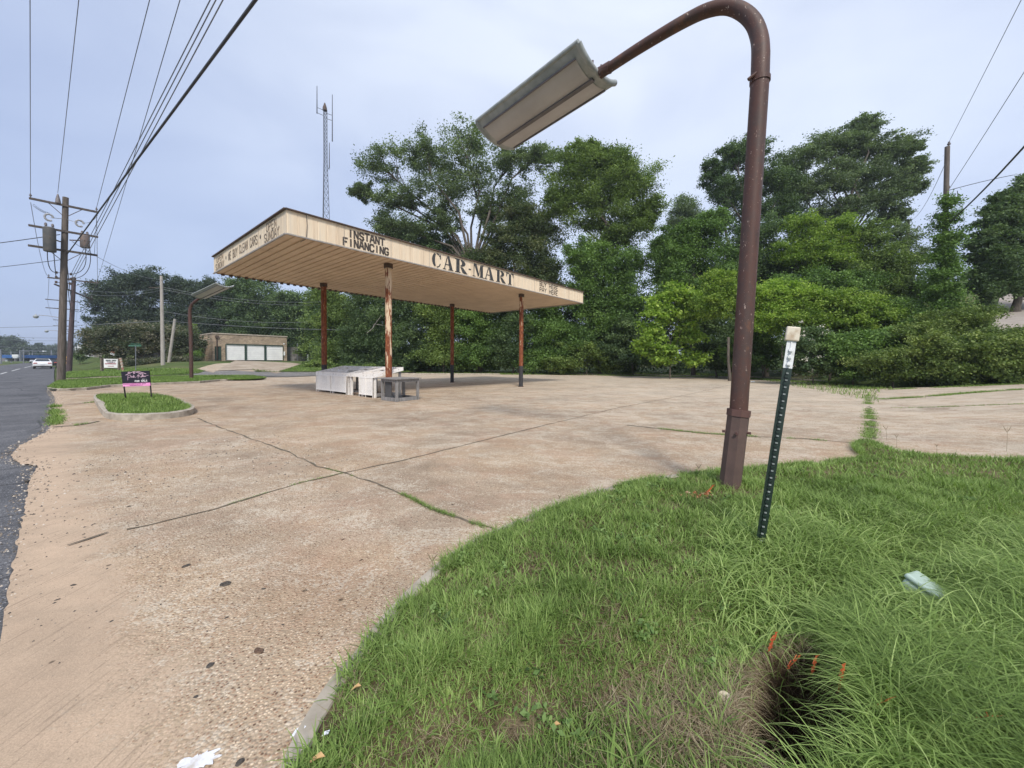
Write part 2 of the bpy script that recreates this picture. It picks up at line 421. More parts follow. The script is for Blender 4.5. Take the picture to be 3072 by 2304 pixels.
def sheet(name, poly, step, zf, m, kind='structure', parent=None, near=None, fine=None):
    """a surface over a polygon, triangulated over its outline and a grid of inner points, lying at height zf(x, y)"""
    P = [(p[0], p[1]) for p in poly]
    xs = [p[0] for p in P]; ys = [p[1] for p in P]
    gx, gy = np.meshgrid(np.arange(min(xs), max(xs), step), np.arange(min(ys), max(ys), step))
    gx = gx.ravel(); gy = gy.ravel()
    if near:
        fx, fy = np.meshgrid(np.arange(*near[0], near[2]), np.arange(*near[1], near[2]))
        gx = np.concatenate([gx, fx.ravel()+.013]); gy = np.concatenate([gy, fy.ravel()+.017])
    if fine:
        fx, fy = np.meshgrid(np.arange(*fine[0], fine[2]), np.arange(*fine[1], fine[2]))
        gx = np.concatenate([gx, fx.ravel()+.003]); gy = np.concatenate([gy, fy.ravel()+.005])
    k = np_inside(P, gx, gy) & (edge_dist(P, gx, gy) > (step if not near else near[2])*0.35)
    # resample outline
    o = []
    for i in range(len(P)):
        a, b = Vector(P[i]), Vector(P[(i+1) % len(P)]); m_ = max(1, int((b-a).length/(step*1.2)))
        for j in range(m_): o.append(a+(b-a)*(j/m_))
    vs = o+[Vector((x, y)) for x, y in zip(gx[k], gy[k])]
    ed = [(i, (i+1) % len(o)) for i in range(len(o))]
    v2, e2, f2, *_ = delaunay_2d_cdt(vs, ed, [], 1, 1e-5)
    me = bpy.data.meshes.new(name)
    me.from_pydata([(v.x, v.y, zf(v.x, v.y)) for v in v2], [], [tuple(f) for f in f2 if len(f) > 2])
    me.materials.append(m); me.shade_smooth()
    ob = bpy.data.objects.new(name, me); COL.objects.link(ob)
    me.update()
    if sum(p.normal.z for p in me.polygons) < 0: me.flip_normals()
    if parent: ob.parent = parent
    if kind: ob['kind'] = kind
    return ob

# kerb line of the near grass, followed in the photograph
KP = [(860,2500),(905,2340),(955,2210),(1035,2070),(1105,1985),(1190,1865),(1290,1755),(1390,1670),(1500,1610),(1600,1565),(1700,1525),(1830,1478),(1950,1448),(2100,1428),(2260,1413),(2420,1398),(2520,1388),(2590,1378),(2565,1345),(2600,1325),(2660,1350),(2760,1372),(2900,1382),(3072,1385),(3500,1388)]
KW = smooth_poly([tuple(G(*p)[:2]) for p in KP], k=4)
VERGE = KW+[(24, 8.0), tuple(XY(-30, 8)[:2]), tuple(XY(-30, 0.03)[:2]), tuple(XY(-0.6, 0.03)[:2])]
HOLE = Vector((1.27, 1.62, 0)); HA = Vector((0.684, 0.730)); HP = Vector((0.730, -0.684)); HLU, HLV = 0.52, 0.23
def verge_z(x, y):
    d = float(edge_dist(KW, np.array([x]), np.array([y]))[0]) if (x*x+y*y) < 400 else 1
    z = terr(x, y)+0.02+0.10*sm(d/0.45)+0.05*sm((d-0.5)/2.5)
    z += 0.03*noise.noise(Vector((x*1.7, y*1.7, 0)))+0.012*noise.noise(Vector((x*7, y*7, 3)))
    h = Vector((x-HOLE.x, y-HOLE.y)); q = (h.dot(HA)/HLU)**2+(h.dot(HP)/HLV)**2
    q += 0.25*noise.noise(Vector((x*6, y*6, 9)))
    return z-0.95*(1-sm((q-0.55)/0.45))
LOT = [tuple(XY(-0.6, -0.22)[:2])]
lot_road = [(0.5, -0.22), (1.3, -0.2)]
for s, t in lot_road: LOT.append(tuple(XY(s, t)[:2]))
RE_ = [(10,1880),(14,1830),(30,1740),(38,1700),(52,1640),(58,1600),(72,1540),(78,1500),(90,1450),(97,1424),(112,1400),(86,1392),(64,1394),(40,1378),(34,1366),(48,1348),(60,1336),(88,1322),(110,1312),(132,1300),(144,1290),(150,1284),(156,1262),(158,1240),(164,1215),(166,1195),(150,1172)]
RW_ = []
for i in range(len(RE_)-1):
    p0, p1 = PZ(*RE_[i], 0), PZ(*RE_[i+1], 0); m_ = max(1, int((p1-p0).length/0.07))
    for j in range(m_):
        q_ = p0.lerp(p1, j/m_); j_ = 0.018*noise.noise(Vector((q_.x*9, q_.y*9, 0)))+0.015*noise.noise(Vector((q_.x*30, q_.y*30, 2))); q_ = q_+V*j_*(1+q_.y*.06); RW_.append(q_); LOT.append((q_.x, q_.y))
LOT += [tuple(PZ(*p, 0)[:2]) for p in [(150,1160),(420,1140),(650,1116),(760,1112),(960,1118),(1250,1120.5),(1536,1121),(1800,1122),(2050,1125),(2200,1129),(2400,1140)]]
LOT += [tuple(G(*p)[:2]) for p in [(2620,1166),(2820,1161),(3072,1150)]]
LOT += [tuple((G(3072,1150)+V*10-U*6)[:2]), (30, 8.0)]+[tuple(p) for p in KW[::-1]]
lot = sheet('parking_lot', LOT, 1.0, lambda x, y: terr(x, y)+0.004, M['concrete'])
ROAD_W = 7.6
def road_shift(s): return 0.00009*max(0, s-60)**2
rp = [(s, -0.0+0.12*math.sin(s*0.9)*(s < 25)+road_shift(s)) for s in list(range(-60, 30, 1))+list(range(30, 420, 10))]
rq = [(s, -ROAD_W+road_shift(s)) for s in range(410, -61, -10)]
ROADP = [tuple(XY(*p)[:2]) for p in rp+rq]
road = sheet('road', ROADP, 6.0, lambda x, y: terr(x, y)-0.018, M['asphalt'])
lm = MB()
for (s0, s1, t) in [(14, 17, -3.5), (26, 29, -3.4), (38, 41.5, -3.4), (50, 53.5, -3.4), (62, 70, -3.35), (76, 92, -3.3), (100, 140, -3.2)]:
    for k in range(8):
        a, b = s0+(s1-s0)*k/8, s0+(s1-s0)*(k+1)/8
        lm.add([XY(a, t-.07+road_shift(a))+Vector((0,0,-.012)), XY(b, t-.07+road_shift(b))+Vector((0,0,-.012)), XY(b, t+.07+road_shift(b))+Vector((0,0,-.012)), XY(a, t+.07+road_shift(a))+Vector((0,0,-.012))], [(0,1,2,3)])
lane = lm.build('road_marking', M['white_line']); lane['kind'] = 'structure'
# terrain out to the horizon; it dips under the paved sheets near the camera
gv = []; gf = []
rings = [0, 4, 8, 12, 16, 20, 24, 28, 32, 36, 40, 44, 48, 53, 58, 64, 70, 78, 86, 95, 105, 118, 132, 150, 175, 210, 260, 340, 460, 700, 1200, 2000, 3000]
NA = 120
def ground_z(x, y):
    r = math.hypot(x, y); s, t = st(x, y)
    z = terr(x, y)-0.07-1.0*(1-sm((r-14)/6))
    if -9 < t < 1.5 and s < 430: z -= 0.06
    if r > 250: z -= 0
    return z
for r in rings[1:]:
    for k in range(NA):
        a = 2*math.pi*k/NA; x, y = r*math.cos(a), r*math.sin(a); gv.append((x, y, ground_z(x, y)))
gv.append((0, 0, ground_z(0, 0))); c0 = len(gv)-1
for k in range(NA): gf.append((c0, k, (k+1) % NA))
for i in range(len(rings)-2):
    for k in range(NA): gf.append((i*NA+k, (i+1)*NA+k, (i+1)*NA+(k+1) % NA, i*NA+(k+1) % NA))
me = bpy.data.meshes.new('ground'); me.from_pydata(gv, [], gf); me.materials.append(M['field']); me.shade_smooth()
gr = bpy.data.objects.new('ground', me); COL.objects.link(gr); gr['kind'] = 'structure'
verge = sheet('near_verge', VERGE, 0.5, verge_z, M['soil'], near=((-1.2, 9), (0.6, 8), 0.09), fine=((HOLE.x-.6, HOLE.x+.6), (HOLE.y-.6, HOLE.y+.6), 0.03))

def ribbon(path, wdt, h, zf, side=1, base=-0.06):
    """kerb of width wdt beside a path: solid strip with a top at zf+h"""
    mb = MB(); n = len(path); L = []; R = []
    for i, p in enumerate(path):
        a = Vector(path[max(0, i-1)][:2]); b = Vector(path[min(n-1, i+1)][:2]); d = (b-a)
        if d.length < 1e-6: d = Vector((1, 0))
        d.normalize(); nn = Vector((-d.y, d.x))*side
        L.append(Vector(p[:2])); R.append(Vector(p[:2])+nn*wdt)
    vs = []
    for a, b in zip(L, R):
        z = zf(a.x, a.y); vs += [(a.x, a.y, z+base), (a.x, a.y, z+h-.012), (a.x+(b.x-a.x)*.1, a.y+(b.y-a.y)*.1, z+h), (b.x, b.y, z+h), (b.x, b.y, z+base)]
    fs = []
    for i in range(n-1):
        for k in range(4): fs.append((i*5+k, i*5+k+1, i*5+6+k, i*5+5+k))
    fs += [(0,4,3,2,1), tuple((n-1)*5+k for k in range(5))]
    return mb.add(vs, fs)
kb = ribbon(KW[:60], 0.085, 0.03, lambda x, y: terr(x, y)+0.0, side=1).build('verge_kerb', M['kerb'], smooth=False); kb['kind'] = 'structure'

# joints in the concrete, opened up and filled with dirt
def strip(path, wdt, lift, rng):
    vs = []; fs = []
    path = [Vector(p[:2]) for p in path]
    pts = []
    for i in range(len(path)-1):
        n = max(2, int((path[i+1]-path[i]).length/0.18))
        for j in range(n): pts.append(path[i].lerp(path[i+1], j/n))
    pts.append(path[-1])
    for i, p in enumerate(pts):
        d = (pts[min(i+1, len(pts)-1)]-pts[max(i-1, 0)]).normalized(); n = Vector((-d.y, d.x))
        ww = wdt*(0.35+rng.random()); o = (rng.random()-.5)*wdt*1.2
        for sgn in (-1, 1):
            q = p+n*(sgn*ww/2+o); vs.append((q.x, q.y, terr(q.x, q.y)+lift))
    for i in range(len(pts)-1): fs.append((2*i, 2*i+1, 2*i+3, 2*i+2))
    return vs, fs
rng = random.Random(5)
JOINTS = [([(590,1255),(700,1298),(850,1350),(950,1400),(1030,1420),(1180,1470),(1300,1530),(1420,1572),(1500,1595)], .035),
          ([(1030,1420),(900,1450),(760,1492),(640,1530),(500,1565),(380,1590)], .028),
          ([(1030,1420),(1200,1385),(1420,1330),(1640,1275),(1850,1225),(2060,1185),(2190,1155)], .03),
          ([(1880,1276),(2100,1300),(2260,1310),(2420,1318),(2560,1330)], .05),
          ([(2608,1315),(2612,1265),(2606,1220),(2604,1180)], .12),
          ([(2660,1225),(2800,1222),(2960,1216),(3072,1212)], .04),
          ([(2610,1200),(2760,1192),(2900,1180),(3072,1168)], .06),
          ([(320,1600),(200,1640)], .03),
          ([(165,1218),(240,1212),(290,1206)], .10),
          ([(165,1283),(230,1277),(300,1265)], .08),
          ([(600,1200),(800,1192),(980,1182)], .03),
          ([(1280,1212),(1500,1208),(1750,1190)], .02),
          ([(1900,1210),(2200,1208),(2600,1205)], .03)]
vs = []; fs = []; JW = []
for k, (pp, wd) in enumerate(JOINTS):
    path = [G(*p) for p in pp]; JW.append(path)
    v_, f_ = strip(path, wd, 0.008+0.001*k, rng); n = len(vs); vs += v_; fs += [tuple(i+n for i in f) for f in f_]
jm = MB(); jm.add(vs, fs); jo = jm.build('pavement_joint', M['joint']); jo['kind'] = 'structure'

# grass island by the road with its raised kerb
IP = [(281,1199),(292,1222),(306,1245),(330,1259),(400,1263),(480,1259),(560,1249),(584,1237),(572,1224),(530,1206),(490,1194),(430,1189),(350,1190),(300,1193)]
IW = smooth_poly([tuple(PZ(*p, 0)[:2]) for p in IP], closed=True, k=3)
cx = sum(p[0] for p in IW)/len(IW); cy = sum(p[1] for p in IW)/len(IW)
def shrink(poly, k):
    c = Vector((sum(p[0] for p in poly)/len(poly), sum(p[1] for p in poly)/len(poly)))
    return [tuple(c+(Vector(p[:2])-c)*(1-k/max(0.3, (Vector(p[:2])-c).length))) for p in poly]
ik = MB(); n = len(IW); inn = shrink(IW, 0.2)
vv = []
for a, b in zip(IW, inn):
    rz = 0.015*noise.noise(Vector((a[0]*3, a[1]*3, 0)))
    vv += [(a[0], a[1], -.02), (a[0], a[1], .15+rz), (b[0], b[1], .165+rz), (b[0], b[1], .0)]
ff = []
for i in range(n):
    j = (i+1) % n
    for k in range(3): ff.append((i*4+k, i*4+k+1, j*4+k+1, j*4+k))
ik.add(vv, ff); io = ik.build('island_kerb', M['kerb']); io['kind'] = 'structure'
ISL = shrink(IW, 0.16)
isl = sheet('island_turf', ISL, 0.4, lambda x, y: 0.12+0.10*sm(1-math.hypot(x-cx, y-cy)/2.2)+0.02*noise.noise(Vector((x*3, y*3, 0))), M['turf'])

# kerbed grass strip beyond the lot entrance, footpath, grass, drive
def pxpoly(pts, f=G): return [tuple(f(*p)[:2]) for p in pts]
STRIP = pxpoly([(142,1170),(175,1174),(260,1170),(330,1161),(460,1155),(600,1149),(660,1143),(760,1142),(800,1137),(760,1131),(640,1131),(500,1133),(400,1137),(300,1140),(178,1147)])
strip_g = sheet('grass_strip', smooth_poly(STRIP, True, 2), 0.9, lambda x, y: terr(x, y)+0.10+0.03*noise.noise(Vector((x, y, 0))), M['turf'])
sk = ribbon(pxpoly([(142,1170),(175,1174.5),(260,1170.5),(330,1161.5),(460,1155.5),(600,1149.5),(660,1143.5),(700,1142)]), 0.16, 0.13, terr, side=1).build('strip_kerb', M['kerb']); sk['kind'] = 'structure'
WALK = pxpoly([(170,1147),(300,1140),(400,1137),(640,1131),(640,1125),(400,1129),(300,1131),(180,1136)])
sheet('footpath', WALK, 1.5, lambda x, y: terr(x, y)+0.03, M['dirt'])
GR2 = pxpoly([(185,1137),(300,1131.5),(400,1129.5),(560,1126),(610,1117),(600,1110),(450,1108),(300,1110),(200,1118)])
sheet('grass_lawn', smooth_poly(GR2, True, 2), 1.5, lambda x, y: terr(x, y)+0.06, M['turf'])
DR = pxpoly([(560,1126),(640,1131),(760,1131),(860,1132),(960,1128),(960,1117),(780,1117),(700,1113),(612,1116)])
sheet('old_asphalt_drive', DR, 1.5, lambda x, y: terr(x, y)+0.05, M['drive_asphalt'])
DIRT = pxpoly([(612,1114),(700,1112),(760,1109),(830,1101),(960,1096),(960,1086),(870,1084),(640,1082),(500,1079),(480,1086),(720,1096),(640,1106)])
sheet('dirt_drive', DIRT, 2.0, lambda x, y: terr(x, y)+0.055, M['dirt'])
GR3 = pxpoly([(750,1110),(830,1102),(960,1097),(1100,1097),(1250,1117),(1100,1118),(960,1117.5),(800,1117)])
sheet('grass_bank', smooth_poly(GR3, True, 2), 1.5, lambda x, y: terr(x, y)+0.09, M['turf'])
# back kerb of the lot, in two broken runs
for nm_, pts in (('back_kerb', [(1660,1123.5),(1900,1126),(2080,1130),(2190,1134)]), ('back_kerb', [(2240,1132),(2330,1137),(2470,1146)]), ('back_kerb', [(960,1121),(1250,1123),(1500,1124)])):
    o = ribbon(pxpoly(pts), 0.18, 0.13, terr, side=1).build(nm_, M['kerb']); o['kind'] = 'structure'
# side street up the hill on the right
def hit_px(px, py, Y): return PY(px, py, Y)
SS = [tuple(PY(px_, 950, Y_)[:2]) for px_, Y_ in ((2950,22),(3250,20),(3400,37),(3000,38))]
M['street'] = simple('pale_side_street', (0.30,0.26,0.23), (0.36,0.32,0.28), 1.5, 0.9)
sheet('side_street', SS, 0.8, lambda x, y: terr(x, y)+0.05, M['street'])
# the lot on the far side of the road
OPP = [tuple(XY(s, t)[:2]) for s, t in ((40,-8.2),(120,-7.9),(125,-24),(60,-26),(44,-14))]
sheet('dirt_verge', OPP, 4, lambda x, y: terr(x, y)-0.03, M['dirt'])

# ================================================================ CANOPY
HS = 5.45; FH = 0.72
A = PZ(859, 699, HS); B = PZ(1749, 909, HS); D = PZ(638, 819, HS)
nd = (B-A).normalized(); nv = Vector((-nd.y, nd.x, 0))          # nd along the front, nv across
LL = (B-A).length; WW = (D-A).dot(nv)
if WW < 0: nv = -nv; WW = -WW
print('canopy', A, B, D, LL, WW, (D-A).dot(nd))
cb = A+nd*LL*0.5+nv*WW*0.5; cb.z = 0
canopy = thing('station_canopy', 'large flat tan canopy of an old filling station standing on four rusty posts', 'canopy', cb)
g = NM('peeling_cream_fascia'); X = g.xyz()
rr = g.mapc((1,1,1), (0,0,-math.atan2(nd.y, nd.x)))
stk = g.noise(5, 5, 0.65, g.mapc((1,1,0.04)))
c = g.ramp(stk, [(0.33, (0.64,0.51,0.37)), (0.45, (0.76,0.62,0.455)), (0.58, (0.79,0.665,0.50)), (0.7, (0.69,0.60,0.48))])
c = g.mix(1.0, c, g.ramp(g.noise(30, 4, 0.7, g.mapc((1,1,0.1))), [(0.3, 0.90), (0.68, 1.0), (0.76, 0.72)]), 'MULTIPLY')
c = g.mix(g.ramp(g.noise(1.3, 5, 0.7), [(0.55, 0.0), (0.7, 0.35)]), c, (0.68,0.60,0.50))
wv = g.n('ShaderNodeTexWave', wave_type='BANDS', bands_direction='X'); wv.inputs['Scale'].default_value = 1.05; g.l(rr, wv.inputs['Vector'])
M['fascia'] = g.done(c, 0.65, 0, 0.3)
M['soffit'] = simple('tan_painted_decking', (0.68,0.53,0.38), (0.58,0.44,0.31), 1.2, 0.7, stretch=(1,1,1), bump=0.1)
M['dark_trim'] = simple('rusted_black_trim', (0.05,0.045,0.042), (0.12,0.07,0.05), 8, 0.7)
M['paint_black'] = simple('faded_black_paint', (0.028,0.030,0.032), (0.07,0.068,0.065), 14, 0.6, lo=0.4, hi=0.7)
M['paint_faded'] = simple('worn_off_brown_paint', (0.13,0.105,0.085), (0.42,0.33,0.24), 22, 0.7, lo=0.42, hi=0.62)
M['paint_brown'] = simple('faded_brown_paint', (0.055,0.045,0.04), (0.16,0.13,0.10), 20, 0.7, lo=0.45, hi=0.75)
z0, z1 = HS, HS+FH
def q(i, j, z): return A+nd*i+nv*j+Vector((0,0,z-A.z))
# fascia: four boards with shallow upright ribs
def fascia_side(p, d, n_out, L):
    mb = MB(); vs = []; fs = []; N = int(L/0.305); 
    prof = []
    for k in range(N+1):
        x = L*k/N
        prof += [(x, 0.0)]
        if k < N: prof += [(x+0.02, -0.012), (x+0.04, 0.0)]
    prof[-1] = (L, 0.0)
    for x, o in prof:
        for z in (z0, z1): vs.append(p+d*x+n_out*o+Vector((0,0,z-p.z)))
        
    for i in range(len(prof)-1): fs.append((2*i, 2*i+2, 2*i+3, 2*i+1))
    m0 = len(vs)
    for x in (0, L):
        for z in (z0, z1): vs.append(p+d*x-n_out*0.05+Vector((0,0,z-p.z)))
    fs += [(m0, m0+1, m0+3, m0+2)]
    return mb.add(vs, fs)
fascia_side(q(0,0,z0), nd, -nv, LL).build('fascia', M['fascia'], canopy)
fl = fascia_side(q(0,WW,z0), -nv, -nd, WW).build('fascia', M['fascia'], canopy)
fascia_side(q(LL,0,z0), nv, nd, WW).build('fascia', M['fascia'], canopy)
fascia_side(q(LL,WW,z0), -nd, nv, LL).build('fascia', M['fascia'], canopy)
# soffit: trapezoid decking running across, open flutes on the far edge
mb = MB(); vs = []; fs = []; N = int(LL/0.305)
prof = []
for k in range(N):
    x = 0.06+(LL-0.12)*k/N; st_ = (LL-0.12)/N
    prof += [(x, .0), (x+st_*.70, .0), (x+st_*.76, .045), (x+st_*.94, .045)]
prof.append((LL-0.06, 0.0))
for x, o in prof:
    vs += [q(x, 0.02, z0+0.03+o), q(x, WW-0.02, z0+0.03+o)]
for i in range(len(prof)-1): fs.append((2*i, 2*i+1, 2*i+3, 2*i+2))
mb.add(vs, fs); mb.build('soffit', M['soffit'], canopy)
mb = MB()
mb.frame_box(q(LL/2, WW/2, z1-0.05), nd*(LL/2-.06), nv*(WW/2-.06), Vector((0,0,.03))); mb.build('roof_deck', M['dark_trim'], canopy)
mb = MB()
e = 0.035
for (a, b) in (((-e,-e),(LL+e,-e)), ((LL+e,-e),(LL+e,WW+e)), ((LL+e,WW+e),(-e,WW+e)), ((-e,WW+e),(-e,-e))):
    p0, p1 = q(*a, z1+0.020), q(*b, z1+0.020); mb.beam(p0, p1, 0.09, 0.034)
mb.build('roof_edge', M['dark_trim'], canopy)
mb = MB()
M['drip'] = simple('grey_drip_edge', (0.27,0.25,0.24), (0.40,0.37,0.34), 6, 0.6)
for (a, b) in (((0,-.02),(LL,-.02)), ((-.02,0),(-.02,WW)), ((LL+.02,0),(LL+.02,WW))):
    mb.beam(q(*a, z0-0.022), q(*b, z0-0.022), 0.06, 0.04)
mb.build('drip_edge', M['drip'], canopy)
mb = MB()                                                      # beams over each pair of posts and crumpled flute ends at the far edge
r2 = random.Random(3)
for k in range(N):
    x = 0.06+(LL-0.12)*(k+.85)/N
    mb.box(q(x, WW-0.02, z0-0.012-r2.random()*.02), (0.13, 0.07, 0.07+r2.random()*.04), nd)
mb.beam(q(0.1, WW-0.005, z0+0.0), q(LL-0.1, WW-0.005, z0+0.0), .02, .03)
mb.build('flute_ends', M['dark_trim'], canopy)
POSTS = [((971, 849.5), 'shaded rusty canopy post at the left behind the white produce stand', .66, 0, .132), ((1165, 791), 'nearest canopy post', .53, 1, .132), ((1356.6, 912), '', .72, 2, .125), ((1564.3, 882), '', .63, 3, .125)]
ptop = []
for k, ((px, py), lab, cream, seed, r) in enumerate(POSTS):
    p = PZ(px, py, HS+0.03); ptop.append(p)
    m = rust_post_mat('rusty_post_paint', cream, seed+1, (1.30, 0.0, 1.25, 1.25)[k], 0)
    b = MB(); c = Vector((p.x, p.y, 0))
    b.tube([c+Vector((0,0,-.02)), c+Vector((0,0,2.7)), c+Vector((0,0,HS+.04))], r, 20)
    po = b.build('post', m, None, smooth='auto'); 
    po.data.transform(Matrix.Translation(-c)); po.parent = canopy; po.location = c-canopy.location
    MB().cyl(c+Vector((0,0,HS-.16)), r+.045, .17, 20).build('post_collar', M['dark_trim'], po, smooth='auto')
    MB().cyl(c+Vector((0,0,-.01)), r+.03, .06, 20).build('base_plate', M['dark_trim'], po, smooth='auto')
for i, j in ((0, 1), (2, 3), ):
    d = (ptop[j]-ptop[i]).normalized()
    MB().beam(ptop[i]-d*1.1+Vector((0,0,.06)), ptop[j]+d*0.6+Vector((0,0,.06)), .16, .10).build('crossbeam', M['soffit'], canopy)

x_ = 0.58
mb = MB(); mb.tube([q(x_, -.022, z1), q(x_+.02, -.03, z1-.35), q(x_-.01, -.022, z0-.02), q(x_+.02, .12, z0-.03), q(x_+.05, .6, z0-.01)], .008, 6); mb.build('loose_cable', M['wire'], canopy)
r2 = random.Random(9)
for k in range(9):                                             # sheet joints in the fascia
    x_ = LL*(k+1)/10; MB().beam(q(x_, -.008, z0), q(x_, -.008, z1), .006, .012, nd).build('fascia_seam', M['drip'], canopy)
# ---- lettering on the fascia (stencil strokes as thin painted plates)
GL = {  # each letter: list of quads/polylines on a 4 x 6 grid; polylines are drawn as bars
 'A': [[(0,0),(1.5,6)],[(2.5,6),(4,0)],[(1.1,2.1),(2.9,2.1)]], 'B': [[(.3,0),(.3,6)],[(1,6),(3.2,6),(3.7,5),(3.2,3.3),(1.2,3.2)],[(1.2,3),(3.5,2.6),(4,1.4),(3.3,0),(1,0)]],
 'C': [[(3.9,4.6),(3.2,6),(.9,6),(.2,4.8),(.2,1.2),(.9,0),(3.2,0),(3.9,1.4)]], 'D': [[(.3,0),(.3,6)],[(1,6),(3,6),(3.9,4.6),(3.9,1.4),(3,0),(1,0)]],
 'E': [[(.4,0),(.4,6)],[(1,6),(3.8,6)],[(1,3.1),(3.2,3.1)],[(1,0),(3.8,0)]], 'F': [[(.4,0),(.4,6)],[(1,6),(3.8,6)],[(1,3.1),(3.2,3.1)]],
 'G': [[(3.8,4.8),(3.2,6),(.9,6),(.2,4.8),(.2,1.2),(.9,0),(3.3,0),(3.8,.7),(3.8,2.6),(2.3,2.6)]], 'H': [[(.3,0),(.3,6)],[(3.7,0),(3.7,6)],[(1,3),(3,3)]],
 'I': [[(2,0.2),(2,5.8)]], 'L': [[(.4,6),(.4,0)],[(1,0),(3.7,0)]], 'N': [[(.3,0),(.3,6)],[(.6,5.8),(3.4,.2)],[(3.7,0),(3.7,6)]],
 'O': [[(1.7,6),(.9,6),(.2,4.8),(.2,1.2),(.9,0),(1.7,0)],[(2.4,6),(3.1,6),(3.8,4.8),(3.8,1.2),(3.1,0),(2.4,0)]], 'P': [[(.3,0),(.3,6)],[(1,6),(3.2,6),(3.8,4.8),(3.2,2.9),(1,2.8)]],
 'R': [[(.3,0),(.3,6)],[(1,6),(3.2,6),(3.8,4.8),(3.2,3),(1,2.9)],[(2.2,2.6),(3.8,0)]], 'S': [[(3.8,4.9),(3.1,6),(.9,6),(.2,4.9),(.5,3.6),(2,3.1)],[(2.1,3),(3.5,2.5),(3.8,1.1),(3.1,0),(.9,0),(.2,1.1)]],
 'T': [[(0,6),(4,6)],[(2,5.4),(2,0)]], 'U': [[(.2,6),(.2,1.2),(.9,0),(1.7,0)],[(2.4,0),(3.1,0),(3.8,1.2),(3.8,6)]], 'W': [[(0,6),(1,0)],[(1.1,.3),(2,4.5)],[(2,4.5),(2.9,.3)],[(3,0),(4,6)]],
 'Y': [[(0,6),(1.9,3)],[(4,6),(2.1,3)],[(2,2.7),(2,0)]], 'M': [[(0,0),(0,6)],[(.3,5.8),(2,1.4)],[(2,1.4),(3.7,5.8)],[(4,0),(4,6)]], ' ': [], '-': [[(1,3),(3,3)]]}
def bar(mb, P, a, b, w, th, nrm):
    """flat bar in a plane; P maps 2-D to the plane"""
    a, b = Vector(a), Vector(b); d = (b-a).normalized(); n = Vector((-d.y, d.x))*w/2; e = d*w*0.32
    c = [a-n-e, b-n+e, b+n+e, a+n-e]; mb.extrude([P(x, y) for x, y in c], nrm*th)
def word(mb, txt, O, dx, x0, x1, zb, zt, nrm, wt=0.16, th=0.006, rng=None):
    n = len(txt); adv = (x1-x0)/(n-0.22); lw = adv*0.78
    for k, ch in enumerate(txt):
        jz = (rng.uniform(-.01, .01) if rng else 0); sh = rng.uniform(-.04, .04) if rng else 0
        def P(x, y, k=k): return O+dx*(x0+adv*k+x/4*lw+sh*y/6*lw)+Vector((0,0,zb+jz+(zt-zb)*y/6))
        def P2(a, b): return P(a, b)
        for pl in GL[ch]:
            for i in range(len(pl)-1):
                p, r_ = pl[i], pl[i+1]
                # bar built directly in metres
                a = Vector((p[0]/4*lw, p[1]/6*(zt-zb))); b_ = Vector((r_[0]/4*lw, r_[1]/6*(zt-zb))); d = (b_-a)
                if d.length < 1e-4: continue
                d.normalize(); w_ = wt*(zt-zb); nn = Vector((-d.y, d.x))*w_/2; ee = d*w_*0.30
                cs = [a-nn-ee, b_-nn+ee, b_+nn+ee, a+nn-ee]
                mb.extrude([O+dx*(x0+adv*k+c_.x)+Vector((0,0,zb+jz+c_.y)) for c_ in cs], nrm*th)
def Lf(px, O, d, zz):
    lo, hi = 0.0, 25.0
    for _ in range(50):
        m = (lo+hi)/2
        if proj(O+d*m+Vector((0,0,zz)))[0] < px: lo = m
        else: hi = m
    return lo
Of = q(0, 0, z0)-nv*0.004; rl = random.Random(8)
zm = FH/2
mb = MB()
for t_, a, b, zb, zt, wt in (('INSTANT', 1045, 1153, .385, .63, .24), ('FINANCING', 1029, 1165, .07, .315, .24)):
    mb = MB(); word(mb, t_, Of, nd, Lf(a, Of, nd, zm), Lf(b, Of, nd, zm), zb, zt, -nv, wt, .006, rl); mb.build('lettering', M['paint_brown'], canopy)
for t_, a, b, zb, zt, wt in (('BUY HERE', 1619, 1673, .40, .63, .17), ('PAY HERE', 1619, 1673, .09, .32, .17)):
    mb = MB(); word(mb, t_, Of, nd, Lf(a, Of, nd, zm), Lf(b, Of, nd, zm), zb, zt, -nv, wt, .006, rl); mb.build('lettering', M['paint_brown'], canopy)
mb = MB(); Ol = q(0, WW, z0)-nd*0.004; dl = -nv
for t_, a, b, zb, zt, wt in (('OPEN', 650, 669, .40, .62, .17), ('SUNDAY', 647, 672, .08, .32, .17), ('WE BUY CLEAN CARS', 685, 772, .20, .50, .16), ('OPEN', 799, 829, .40, .66, .17), ('SUNDAY', 793, 837, .08, .34, .17)):
    mb = MB(); word(mb, t_, Ol, dl, Lf(a, Ol, dl, zm), Lf(b, Ol, dl, zm), zb, zt, -nd, wt*.8, .006, rl); mb.build('lettering', M['paint_faded'], canopy)
for a in (678, 781):
    mb = MB(); c = Ol+dl*Lf(a, Ol, dl, zm)+Vector((0,0,.36)); mb.extrude([c+dl*.05*math.cos(t)+Vector((0,0,.075*math.sin(t))) for t in [k*math.pi/6 for k in range(12)]], -nd*.006); mb.build('painted_dot', M['paint_brown'], canopy)
